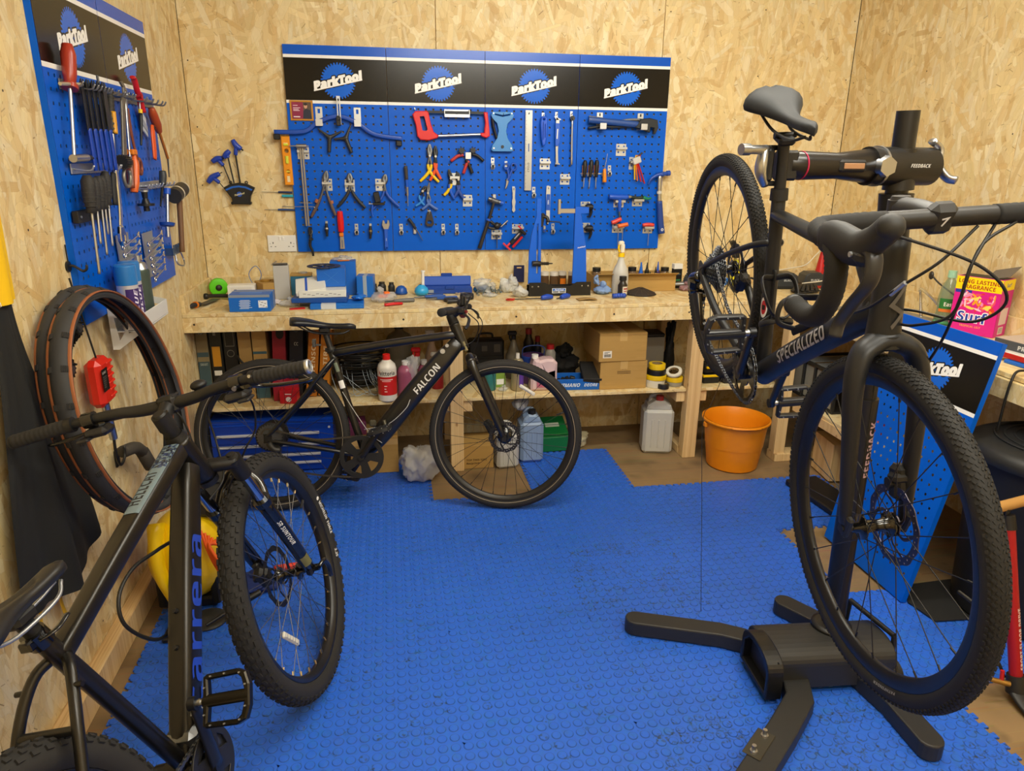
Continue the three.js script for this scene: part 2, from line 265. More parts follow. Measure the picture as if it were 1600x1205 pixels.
function wheel(name, par, { R, w, rimD = 0.025, n = 28, tread, stripe, rotor, rotorZ = -0.03, flange = 0.022, fz = 0.03, nip, mTyre = mRub, mRim = mMatte, mSp = mDark, mRot = mDark, hub = true, tyrePrint, rimPrint }) {
const W = G(name, par), Rb = R - 2 * w * 0.93, prof = [];
for (let i = 0; i <= 20; i++) { const a = -2.45 + i / 20 * 4.9; prof.push([R - w + w * Math.cos(a), w * Math.sin(a)]); }
const ty = [lat(prof, 96, 'z')];
if (tread === 'gravel') { const N = 170; for (let i = 0; i < N; i++) { const a = i / N * 2 * PI; for (const s of [-1, 1]) { ty.push(knob(R, w, a + (s > 0 ? PI / N : 0), s * 0.16, 0.0062, 0.0012, 0.0036, 0, s * 0.5)); ty.push(knob(R, w, a, s * 0.46, 0.0058, 0.0018, 0.0036, 0, s * 0.7)); ty.push(knob(R, w, a + PI / N, s * 0.74, 0.0062, 0.0024, 0.0038, 0, s * 0.6)); ty.push(knob(R, w, a, s * 1.02, 0.0056, 0.0026, 0.0044)); } } }
if (tread === 'knobby') { const N = 76; for (let i = 0; i < N; i++) { const a = i / N * 2 * PI, o = PI / N; for (const s of [-1, 1]) { ty.push(knob(R, w, a + (s > 0 ? o : 0), s * 0.2, 0.015, 0.0042, 0.0085, 0, s * 0.2)); ty.push(knob(R, w, a + (s > 0 ? 0 : o), s * 0.62, 0.011, 0.0042, 0.008)); ty.push(knob(R, w, a + (s > 0 ? o : 0), s * 0.98, 0.0145, 0.0045, 0.0085)); } } }
if (tread === 'city') { const N = 150; for (let i = 0; i < N; i++) { const a = i / N * 2 * PI; for (const s of [-1, 1]) { ty.push(knob(R, w, a + (s > 0 ? PI / N : 0), s * 0.3, 0.0085, 0.0008, 0.006, 0, s * 0.5)); ty.push(knob(R, w, a, s * 0.72, 0.0075, 0.0012, 0.008, 0, s * 0.4)); } } }
M('tyre', ty, mTyre, W);
if (stripe) { const q = []; for (const s of [-1, 1]) q.push(swp(ring(R - w * 1.45, 72).map(p => [p[0], p[1], s * w * 0.9]), 0.0011, { closed: true, rs: 6, n: 120 })); M('reflective_stripe', q, mat('#b3a48a', 0.4), W); }
const hw = w * 0.62, Ri = Rb - rimD;
M('rim', lat([[Rb + 0.004, -hw], [Rb, -hw - 0.001], [Rb - rimD * 0.45, -hw], [Ri + 0.002, -hw * 0.45], [Ri, -hw * 0.2], [Ri, hw * 0.2], [Ri + 0.002, hw * 0.45], [Rb - rimD * 0.45, hw], [Rb, hw + 0.001], [Rb + 0.004, hw], [Rb - 0.004, hw * 0.6], [Rb - 0.004, -hw * 0.6], [Rb + 0.004, -hw]], 96, 'z'), mRim, W);
if (hub) M('hub', [lat([[0.0001, -fz - 0.018], [0.009, -fz - 0.018], [0.011, -fz - 0.006], [flange + 0.003, -fz - 0.002], [flange + 0.003, -fz + 0.002], [0.014, -fz + 0.006], [0.011, 0], [0.014, fz - 0.006], [flange + 0.003, fz - 0.002], [flange + 0.003, fz + 0.002], [0.011, fz + 0.006], [0.009, fz + 0.018], [0.0001, fz + 0.018]], 24, 'z')], mGloss, W);
const kinds = [1, -1].flatMap(s => [1, -1].map(l => { const a = l * 1.25, b = [flange * Math.cos(a), flange * Math.sin(a), s * fz], e = [Ri + 0.001, 0, s * 0.002];
const g = [cyl(b, e, 0.0011, 0.0011, 5), cyl([Ri - 0.012, 0, s * 0.004], e, 0.0021, 0.0021, 6)]; return [mg(g), s, l]; }));
for (let i = 0; i < n; i++) { const k = kinds[(i % 2) * 2 + ((i >> 1) % 2)]; const m = M('spoke', k[0], nip && i % 4 < 4 ? mSp : mSp, W); m.rotation.z = i / n * 2 * PI; }
if (nip) { const q = []; for (let i = 0; i < n; i++) { const a = i / n * 2 * PI; q.push(cyl([(Ri - 0.012) * Math.cos(a), (Ri - 0.012) * Math.sin(a), 0], [(Ri + 0.002) * Math.cos(a), (Ri + 0.002) * Math.sin(a), 0], 0.0024, 0.0026, 6)); } M('nipples', q, mat('#cbb07e', 0.35, 0.8), W).userData.kind = 'stuff'; }
if (rotor) { const m = M('brake_rotor', rotorGeo(rotor), mRot, W); m.position.z = rotorZ; }
const va = 0.4; M('valve', cyl([(Ri - 0.035) * Math.cos(va), (Ri - 0.035) * Math.sin(va), 0], [Ri * Math.cos(va), Ri * Math.sin(va), 0], 0.0028, 0.0032, 8), mBlack, W);
return W;
}
function printRing(par, name, r0, r1, z, a0, a1, m) {                 // lettering on a sidewall, following it round
const N = 20, P = [], U = [], I = []; for (let i = 0; i <= N; i++) { const a = a0 + (a1 - a0) * i / N; for (const [r, v] of [[r0, 0], [r1, 1]]) { P.push(r * Math.cos(a), r * Math.sin(a), Array.isArray(z) ? z[v] : z); U.push(i / N, v); } }
for (let i = 0; i < N; i++) I.push(i * 2, i * 2 + 2, i * 2 + 1, i * 2 + 1, i * 2 + 2, i * 2 + 3);
const g = new THREE.BufferGeometry(); g.setAttribute('position', new THREE.Float32BufferAttribute(P, 3)); g.setAttribute('uv', new THREE.Float32BufferAttribute(U, 2)); g.setIndex(I); g.computeVertexNormals(); return M(name, g, m, par);
}
// saddle: nose at x = 0, tail at x = -L, top at y = 0
function saddle(par, pos, rz, { L = 0.27, W = 0.145, m = mat('#26282a', 0.45), rails = mDark, nose = 0.018, dip = 0.006, kick = 0 }) {
const g = G('saddle', par); g.position.set(...pos); g.rotation.z = rz;
const N = 26, K = 20, P = [], I = [];
for (let i = 0; i <= N; i++) { const t = i / N, e = Math.min(1, Math.sqrt(t * 9)), s = t < 0.38 ? 0 : (t - 0.38) / 0.62, sm = s * s * (3 - 2 * s), tail = Math.sqrt(Math.max(0.02, 1 - Math.max(0, (t - 0.86) / 0.14) ** 2.2));
const hw = (nose + (W / 2 - nose) * Math.min(1, sm * 1.05)) * e * (0.35 + 0.65 * tail), top = -0.012 * (1 - e) + (0.016 + kick) * sm - dip * Math.sin(PI * Math.min(1, t * 1.4)), dep = (0.018 + 0.006 * sm) * (0.5 + 0.5 * e), fall = 0.011 + (0.011 + kick) * sm;
for (let k = 0; k < K; k++) { const a = k / K * 2 * PI, c = Math.cos(a), q = Math.sin(a); let y = q >= 0 ? top - (1 - Math.pow(Math.max(0, 1 - Math.abs(c) ** 2.6), 0.5)) * fall - (Math.abs(c) < 0.22 && t > 0.25 ? 0.005 * (1 - Math.abs(c) / 0.22) : 0) : top - fall - dep * 0.75 * Math.pow(-q, 0.5);
P.push(-t * L, y, hw * Math.sign(c) * Math.abs(c) ** 0.85); } }
for (let i = 0; i < N; i++) for (let k = 0; k < K; k++) { const a = i * K + k, b = i * K + (k + 1) % K; I.push(a, a + K, b, b, a + K, b + K); }
for (const e of [0, N]) { const c = P.length / 3; let x = 0, y = 0, z = 0; for (let k = 0; k < K; k++) { const o = (e * K + k) * 3; x += P[o]; y += P[o + 1]; z += P[o + 2]; } P.push(x / K, y / K, z / K); for (let k = 0; k < K; k++) { const a = e * K + k, b = e * K + (k + 1) % K; e ? I.push(c, b, a) : I.push(c, a, b); } }
const bg = new THREE.BufferGeometry(); bg.setAttribute('position', new THREE.Float32BufferAttribute(P, 3)); bg.setIndex(I); bg.computeVertexNormals();
M('saddle_shell', bg, m, g);
for (const s of [-1, 1]) M('saddle_rail', swp([[-0.03, -0.036, s * 0.006], [-0.07, -0.05, s * 0.02], [-L * 0.62, -0.05, s * 0.022], [-L * 0.85, -0.025, s * 0.03], [-L * 0.9, -0.012, s * 0.034]], 0.0035, { rs: 8 }), rails, g);
return g;
}
function pedal(par, pos, rz, m = mGloss, rx = 0, pin = mZinc) {   // axle from crank outward along +z
const g = G('pedal', par); g.position.set(...pos); g.rotation.set(rx, 0, rz);
const out = [[-0.05, 0.012], [-0.04, 0.02], [0.04, 0.02], [0.05, 0.012]];
const o = [[-0.05, 0.02], [-0.045, 0.012], [0.045, 0.012], [0.05, 0.02], [0.052, 0.085], [0.044, 0.104], [0.02, 0.112], [-0.02, 0.112], [-0.044, 0.104], [-0.052, 0.085]];
const hole = s => [[s * 0.012, 0.024], [s * 0.039, 0.022], [s * 0.041, 0.086], [s * 0.034, 0.094], [s * 0.012, 0.1]];
const b = ext(o, 0.018, 0.003, [hole(1), hole(-1)]); b.rotateX(PI / 2); b.applyMatrix4(new THREE.Matrix4().makeScale(1, 1, 1));
M('pedal_body', [at(b, 0, 0, 0), cyl([0, 0, 0.012], [0, 0, 0.108], 0.0115, 0.0105, 14)], m, g);
M('axle', [cyl([0, 0, -0.006], [0, 0, 0.02], 0.007, 0.007, 10), cyl([0, 0, 0], [0, 0, 0.006], 0.009, 0.009, 6)], mSteel, g);
const pins = []; for (const s of [-1, 1]) for (const q of [-1, 1]) for (const [x, z] of [[0.045, 0.03], [0.046, 0.06], [0.043, 0.092], [0.02, 0.104], [0.025, 0.017]]) pins.push(cyl([s * x, 0, z], [s * x, q * 0.0125, z], 0.0018, 0.0018, 6));
M('grip_pins', pins, pin, g); return g;
}
function chainLinks(pts, pitch = 0.0127) {                       // outer and inner plates along a path in one plane
const c = new THREE.CatmullRomCurve3(pts.map(vec), false, 'catmullrom', 0.3), L = c.getLength(), n = Math.round(L / pitch), q = [];
for (let i = 0; i < n; i++) { const a = c.getPointAt(i / n), b = c.getPointAt((i + 1) / n), d = b.clone().sub(a), an = Math.atan2(d.y, d.x), wz = i % 2 ? 0.0032 : 0.0022, m = a.clone().add(b).multiplyScalar(0.5);
for (const s of [-1, 1]) { const p = ext([[-0.0085, 0.002], [-0.006, 0.0042], [0, 0.0028], [0.006, 0.0042], [0.0085, 0.002], [0.0085, -0.002], [0.006, -0.0042], [0, -0.0028], [-0.006, -0.0042], [-0.0085, -0.002]], 0.0011); q.push(at(p, m.x, m.y, m.z + s * wz, 0, 0, an)); }
q.push(cyl([a.x, a.y, a.z - 0.0038], [a.x, a.y, a.z + 0.0038], 0.0027, 0.0027, 7)); }
return q;
}
function cassette(par, pos, rs, m = mIron) { const g = G('cassette', par); g.position.set(...pos); rs.forEach((r, i) => { M('sprocket', ext(gearShape(r, Math.round(r * 2 * PI / 0.0127), 0.005), 0.002, 0, [ring(r * 0.62, 20)]), m, g).position.z = i * 0.0042; }); M('carrier', cyl([0, 0, -0.004], [0, 0, rs.length * 0.0042], 0.018, 0.015, 16), mDark, g); return g; }
function bike(name, lab, bb, f, u, h0, steer) {
const g = T(name, lab, 'bicycle', [0, 0, 0], 0);
const F = vec(f), U = vec(u), Rr = F.clone().cross(U); g.quaternion.setFromRotationMatrix(new THREE.Matrix4().makeBasis(F, U, Rr));
g.position.copy(vec(bb).addScaledVector(U, -h0)); const h = h0;
const S = new THREE.Matrix4(); if (steer) { const { p, ax, a } = steer; S.makeTranslation(p[0], p[1] + h, 0).multiply(new THREE.Matrix4().makeRotationAxis(vec(ax).normalize(), a)).multiply(new THREE.Matrix4().makeTranslation(-p[0], -p[1] - h, 0)); }
const put = (o, st) => { o.position.y += h; o.updateMatrix(); if (st) o.applyMatrix4(S); return o; };
return { g, put, part: (n, geo, m, st) => put(M(n, geo, m, g), st), group: (n, st) => put(G(n, g), st), seat: (p, rz, o) => put(saddle(g, p, rz, o)),
wheel: (n, p, o, st) => { const W = wheel(n, g, o); W.position.set(...p); return put(W, st); } };
}
const tubeUp = { up: [0, 0, 1] };
const decal = (w, h, draw) => { const t = canvasTex(w, h, draw); return new THREE.MeshPhysicalMaterial({ map: t, roughness: 0.35, side: THREE.DoubleSide, transparent: true, alphaTest: 0.5 }); };
const caliper = (x, y, z, s = 1) => [at(bx(0.034, 0.07, 0.03, 0, 0, 0, 0.008), x, y, z, 0, 0, 0.5 * s), at(bx(0.03, 0.02, 0.044, 0, 0, 0, 0.006), x, y + 0.012, z, 0, 0, 0.5 * s), cyl([x, y, z - 0.024], [x, y, z + 0.024], 0.011, 0.011, 12)];

// ---------- black and copper gravel bike in the repair stand ----------
{
const st = { p: [0.3889, 0.5711], ax: [-0.3262, 0.9453, 0], a: 0.0367 };
const B = bike('gravel_bicycle', 'dark grey drop-bar gravel bike clamped by its seatpost in the repair stand', [1.9182, 1.0323, 2.2665], [-0.09445, -0.34507, 0.93381], [-0.1018, 0.93644, 0.33574], 0.26, st);
const mF = new THREE.MeshPhysicalMaterial({ color: hex('#292a2c'), roughness: 0.42, metalness: 0.35, side: THREE.DoubleSide });
const mFd = new THREE.MeshPhysicalMaterial({ color: hex('#22252b'), roughness: 0.38, metalness: 0.3, side: THREE.DoubleSide });
const hx = -0.4075, hy = 0.083;
const fr = B.part('frame', [
swp([[0.01, 0.0, 0], [0.2, 0.22, 0], [0.41, 0.447, 0]], t => 0.03 - 0.003 * t, { rs: 20, ...tubeUp, sec: [1.08, 0.95] }),
swp([[0.0, 0, 0], [-0.06, 0.22, 0], [-0.119, 0.445, 0]], t => 0.0185 - 0.002 * t, { rs: 16, ...tubeUp }),
swp([[-0.105, 0.398, 0], [0.12, 0.452, 0], [0.375, 0.52, 0]], t => 0.0165 + 0.005 * t, { rs: 16, ...tubeUp, sec: [0.9, 1.15] }),
swp([[0.443, 0.4, 0], [0.425, 0.458, 0], [0.386, 0.578, 0]], t => 0.0305 - 0.005 * t, { rs: 20, ...tubeUp }),
cyl([0, 0, -0.045], [0, 0, 0.045], 0.025, 0.025, 20),
swp([[0.33, 0.5, 0], [0.375, 0.47, 0], [0.4, 0.43, 0]], 0.024, { rs: 14, ...tubeUp }),
...[-1, 1].flatMap(s => [
swp([[-0.03, 0.0, s * 0.028], [-0.13, 0.005, s * 0.034], [-0.25, 0.03, s * 0.055], [hx + 0.02, hy - 0.014, s * 0.063], [hx - 0.004, hy, s * 0.064]], t => 0.0135 - 0.004 * t, { rs: 12, ...tubeUp }),
swp([[-0.088, 0.333, s * 0.012], [-0.14, 0.3, s * 0.036], [-0.27, 0.205, s * 0.052], [hx, hy + 0.008, s * 0.064]], t => 0.0088 - 0.0014 * t, { rs: 10, ...tubeUp }),
bx(0.045, 0.05, 0.008, hx - 0.002, hy - 0.002, s * 0.065, 0.003)])], mF);
M('frame_lettering', swp([[0.115, 0.126, 0], [0.295, 0.325, 0]], 0.0297, { rs: 10, ...tubeUp, sec: [1.08, 0.95], lin: true, arc: [0.95, 2.35] }), decal(1024, 128, (x, w, h) => { x.fillStyle = '#a9a7a4'; x.font = 'bold 128px sans-serif'; x.textBaseline = 'middle'; x.save(); x.scale(w / x.measureText('SPECIALIZED').width * 0.98, 1); x.fillText('SPECIALIZED', 6, 68); x.restore(); }), fr);
M('head_badge', swp([[0.436, 0.425, 0], [0.41, 0.51, 0]], 0.0305, { rs: 10, ...tubeUp, lin: true, arc: [-0.75, 0.55] }), decal(256, 192, (x, w, h) => { x.strokeStyle = '#5c5853'; x.lineWidth = 26; x.lineJoin = 'miter'; x.beginPath(); x.moveTo(20, 60); x.lineTo(95, 150); x.lineTo(140, 40); x.lineTo(245, 150); x.stroke(); }), fr);
// sticker on the seat tube
M('club_sticker', swp([[-0.036, 0.128, 0], [-0.056, 0.205, 0]], 0.019, { rs: 8, ...tubeUp, lin: true, arc: [0.2, 1.9] }), label(128, 128, '#1c1c1c', [x => { x.fillStyle = '#d9d6d0'; x.beginPath(); x.arc(74, 64, 44, 0, 7); x.fill(); x.fillStyle = '#b0242c'; x.beginPath(); x.arc(74, 64, 30, 0, 7); x.fill(); x.fillStyle = '#1c1c1c'; x.fillRect(64, 46, 20, 36); }]), fr);
M('frame_bolt', [[0.571, 0.172], [0.54, 0.25]].map(p => cyl([p[0] - 0.02, p[1], 0.05], [p[0] - 0.02, p[1], 0.056], 0.004, 0.004, 8)), mBlack, fr);
const fk = B.part('fork', [
swp([[0.6, 0.085, -0.0595], [0.543, 0.23, -0.062], [0.498, 0.335, -0.063], [0.47, 0.388, -0.05], [0.455, 0.404, -0.022], [0.452, 0.407, 0], [0.455, 0.404, 0.022], [0.47, 0.388, 0.05], [0.498, 0.335, 0.063], [0.543, 0.23, 0.062], [0.6, 0.085, 0.0595]], t => 0.0125 + 0.0125 * Math.sin(PI * t) ** 0.8, { rs: 16, up: [0.945, 0.326, 0], sec: [0.8, 1.1], n: 70 }), cyl([0.45, 0.395, 0], [0.443, 0.416, 0], 0.033, 0.0305, 22), ...[-1, 1].map(s => bx(0.03, 0.05, 0.013, 0.604, 0.084, s * 0.059, 0.004))], mF, true);
M('axle_bolt', cyl([0.607, 0.077, -0.068], [0.607, 0.077, 0.068], 0.0075, 0.0075, 10), mBlack, fk);
B.part('front_brake_caliper', caliper(0.565, 0.15, -0.048), mBlack, true);
B.part('rear_brake_caliper', caliper(-0.345, 0.07, -0.042, -1), mBlack);
const fw = B.wheel('front_wheel', [0.607, 0.077, 0], { R: 0.336, w: 0.0195, tread: 'gravel', n: 24, rotor: 0.08, rotorZ: -0.037, fz: 0.028, mRim: mat('#16181d', 0.35), mRot: mat('#5d5860', 0.35, 0.9) }, true);
printRing(fw, 'tyre_lettering', 0.303, 0.311, [0.0165, 0.0195], 5.6, 5.15, decal(256, 24, (x, w, h) => { x.fillStyle = '#8c8c8a'; x.font = 'bold 22px sans-serif'; x.textBaseline = 'middle'; x.fillText('PATHFINDER', 20, 12); }));
const rw = B.wheel('rear_wheel', [hx, hy, 0], { R: 0.336, w: 0.0195, tread: 'gravel', n: 24, rotor: 0.075, rotorZ: -0.04, fz: 0.03, mRim: mat('#16181d', 0.35) });
const cs = cassette(B.g, [0, 0, 0], [0.07, 0.064, 0.058, 0.052, 0.047, 0.043, 0.039, 0.035, 0.031, 0.027, 0.024]); cs.position.set(hx, hy, 0.012); B.put(cs);
B.part('rear_derailleur', [swp([[hx, hy - 0.02, 0.066], [hx - 0.035, hy - 0.05, 0.076], [hx - 0.01, hy - 0.085, 0.07]], 0.017, { rs: 10 }), bx(0.05, 0.045, 0.03, hx - 0.022, hy - 0.055, 0.077, 0.012), swp([[hx - 0.005, hy - 0.085, 0.058], [hx + 0.045, hy - 0.17, 0.052]], 0.012, { rs: 8, sec: [1, 0.35], lin: true, ...tubeUp }), cyl([hx + 0.045, hy - 0.17, 0.046], [hx + 0.045, hy - 0.17, 0.055], 0.02, 0.02, 14), cyl([hx, hy - 0.09, 0.046], [hx, hy - 0.09, 0.055], 0.02, 0.02, 14)], mGloss);
const cr = 0.086;
B.part('chain', [...chainLinks([[hx - 0.01, hy + 0.045, 0.04], [hx + 0.03, hy + 0.05, 0.041], [-0.2, 0.075, 0.045], [0, cr, 0.049], [0.06, 0.06, 0.049], [cr, 0, 0.049], [0.06, -0.06, 0.049], [0, -cr, 0.049], [-0.12, -0.1, 0.05], [hx + 0.06, hy - 0.185, 0.05], [hx + 0.03, hy - 0.16, 0.05], [hx + 0.018, hy - 0.1, 0.05], [hx - 0.02, hy - 0.08, 0.048]])], mIron);
const ck = B.group('crankset'), ca = 1.2477, cc = Math.cos(ca), sn = Math.sin(ca);
M('chainring', [ext(gearShape(cr, 42, 0.006), 0.0035, 0, [0, 1, 2, 3].map(i => { const a = i * PI / 2 + 0.4; return [...Array.from({ length: 6 }, (_, k) => [0.07 * Math.cos(a + k * 0.22), 0.07 * Math.sin(a + k * 0.22)]), ...Array.from({ length: 6 }, (_, k) => [0.038 * Math.cos(a + 1.1 - k * 0.22), 0.038 * Math.sin(a + 1.1 - k * 0.22)])]; }))], mGloss, ck).position.z = 0.049;
for (const s of [1, -1]) { M('crank_arm', [swp([[0, 0, s * 0.06], [cc * 0.09 * s, sn * 0.09 * s, s * 0.068], [cc * 0.173 * s, sn * 0.173 * s, s * 0.074]], t => 0.018 - 0.005 * t, { rs: 12, sec: [0.55, 1.05], up: [-sn, cc, 0] }), cyl([0, 0, s * 0.045], [0, 0, s * 0.068], 0.02, 0.02, 18), cyl([cc * 0.173 * s, sn * 0.173 * s, s * 0.066], [cc * 0.173 * s, sn * 0.173 * s, s * 0.081], 0.013, 0.013, 14)], mat('#15161b', 0.3), ck); }
const pr = pedal(B.g, [cc * 0.173, sn * 0.173, 0.082], 1.75, mat('#202226', 0.35)); B.put(pr);
const pl = pedal(B.g, [-cc * 0.173, -sn * 0.173, -0.082], 0.25, mat('#202226', 0.35)); pl.rotation.set(0, PI, -1.75); B.put(pl);
B.part('seatpost', [cyl([-0.112, 0.42, 0], [-0.15, 0.562, 0], 0.0136, 0.0136, 16), bx(0.05, 0.02, 0.04, -0.152, 0.568, 0, 0.006), cyl([-0.152, 0.577, -0.026], [-0.152, 0.577, 0.026], 0.007, 0.007, 10)], mBlack);
B.part('seat_collar', [cyl([-0.1155, 0.432, 0], [-0.1225, 0.458, 0], 0.0215, 0.0205, 20), bx(0.018, 0.016, 0.02, -0.14, 0.441, 0, 0.003)], mBlack);
B.seat([-0.009, 0.652, 0], 0.12, { L: 0.28, W: 0.15, m: mat('#222426', 0.62, 0, { specularIntensity: 0.6 }), rails: mBlack, kick: 0.018 });
B.part('stem', [swp([[0.372, 0.628, 0], [0.42, 0.645, 0], [0.465, 0.656, 0]], t => 0.02 - 0.002 * t, { rs: 14, ...tubeUp }), cyl([0.386, 0.578, 0], [0.372, 0.622, 0], 0.0205, 0.0185, 20), cyl([0.3775, 0.605, 0], [0.366, 0.641, 0], 0.021, 0.0205, 18), cyl([0.366, 0.641, 0], [0.364, 0.647, 0], 0.017, 0.015, 18), bx(0.03, 0.052, 0.045, 0.474, 0.657, 0, 0.01)], mat('#242424', 0.45), true);
M('bar_clamp_emblem', at(card(0.028, 0.026), 0.4895, 0.657, 0, 0, PI / 2, 0), decal(64, 64, x => { x.strokeStyle = '#c9c9c9'; x.lineWidth = 7; x.beginPath(); x.moveTo(18, 22); x.lineTo(42, 16); x.lineTo(24, 50); x.stroke(); }), B.g.children[B.g.children.length - 1]);
const hb = B.group('handlebar', true);
M('bar', swp([[0.474, 0.657, -0.16], [0.474, 0.657, 0], [0.474, 0.657, 0.16]], 0.0155, { rs: 14, n: 8 }), mat('#1a1a1b', 0.45), hb);
for (const s of [-1, 1]) {
M('bar_tape', swp([[0.474, 0.657, s * 0.09], [0.475, 0.657, s * 0.15], [0.485, 0.659, s * 0.2], [0.52, 0.664, s * 0.214], [0.558, 0.668, s * 0.216], [0.588, 0.65, s * 0.22], [0.6, 0.612, s * 0.222], [0.59, 0.572, s * 0.223], [0.565, 0.548, s * 0.223], [0.535, 0.537, s * 0.223], [0.508, 0.534, s * 0.223]], t => 0.0165 + 0.0006 * Math.sin(t * 260), { rs: 14, n: 90 }), mat('#1a1a1a', 0.85), hb);
M('bar_end_plug', ball(0.506, 0.534, s * 0.223, 0.0165, 12), mBlack, hb);
M('brake_hood', [swp([[0.535, 0.668, s * 0.216], [0.565, 0.68, s * 0.215], [0.615, 0.69, s * 0.212], [0.642, 0.715, s * 0.21], [0.66, 0.742, s * 0.207], [0.668, 0.753, s * 0.206]], t => 0.0185 + 0.004 * Math.sin(PI * Math.min(1, t * 1.6)) - (t > 0.8 ? (t - 0.8) * 0.03 : 0), { rs: 16, n: 24, sec: t => [0.85, 1.25 - 0.25 * t], up: [0, 0, 0.001] && undefined }), ball(0.662, 0.744, s * 0.207, 0.018, 14), bx(0.05, 0.03, 0.034, 0.627, 0.69, s * 0.212, 0.011)], mat('#1f2021', 0.6), hb);
M('brake_lever', [swp([[0.63, 0.7, s * 0.212], [0.655, 0.698, s * 0.212], [0.668, 0.668, s * 0.215], [0.655, 0.625, s * 0.222], [0.648, 0.59, s * 0.228], [0.655, 0.57, s * 0.232]], t => 0.0125 - 0.003 * t, { rs: 12, n: 26, sec: [0.62, 1.05], up: [0, 0, 1] })], mat('#26272a', 0.35), hb);
M('lever_pivot', cyl([0.63, 0.69, s * 0.192], [0.63, 0.69, s * 0.232], 0.004, 0.004, 8), mZinc, hb);
}
const hose = (pts, r = 0.0026) => swp(pts, r, { rs: 8, n: 40 });
const cb = B.group('cables', true);
M('brake_hose', hose([[0.49, 0.65, -0.12], [0.51, 0.62, -0.06], [0.53, 0.54, -0.045], [0.51, 0.45, -0.062], [0.487, 0.375, -0.072]]), mBlack, cb);
M('rear_hose', hose([[0.485, 0.645, -0.09], [0.53, 0.6, -0.04], [0.545, 0.52, -0.03], [0.5, 0.47, -0.01], [0.42, 0.42, -0.032]]), mBlack, cb);
M('gear_cable', hose([[0.49, 0.645, 0.09], [0.53, 0.6, -0.05], [0.56, 0.55, -0.1], [0.53, 0.49, -0.085], [0.45, 0.465, -0.04], [0.4, 0.44, -0.03]]), mBlack, cb);
M('front_gear_cable', hose([[0.487, 0.645, -0.06], [0.512, 0.6, 0.0], [0.488, 0.54, 0.038], [0.44, 0.475, 0.042], [0.36, 0.405, 0.03]]), mBlack, cb);
M('cable_adjuster', cyl([0.497, 0.555, 0.035], [0.478, 0.522, 0.04], 0.0042, 0.0042, 8), mZinc, cb);
// bottle cages
for (const [o, ry] of [[[-0.058, 0.2], 0], [[0.175, 0.235], 1]]) {
const c = B.group('bottle_cage'), e = ry ? [0.69, 0.725] : [-0.26, 0.965], nn = ry ? [-0.725, 0.69] : [0.965, 0.26];
const P = (a, b, z) => [o[0] + e[0] * a + nn[0] * b, o[1] + e[1] * a + nn[1] * b, z];
M('cage_spine', swp([P(-0.07, 0.022, 0), P(0, 0.02, 0), P(0.07, 0.022, 0)], 0.009, { rs: 8, sec: [1.2, 0.5], ...tubeUp, n: 8 }), mBlack, c);
for (const s of [-1, 1]) M('cage_arm', [swp([P(0.05, 0.022, 0), P(0.055, 0.04, s * 0.036), P(0.02, 0.075, s * 0.04), P(-0.02, 0.09, s * 0.025), P(-0.035, 0.098, 0)], 0.007, { rs: 8, sec: [0.45, 1.2], n: 20 }), swp([P(-0.05, 0.022, 0), P(-0.062, 0.045, s * 0.036), P(-0.045, 0.085, s * 0.03), P(-0.035, 0.098, 0)], 0.006, { rs: 8, sec: [0.45, 1.2], n: 16 })], mat('#161617', 0.5), c);
}
}
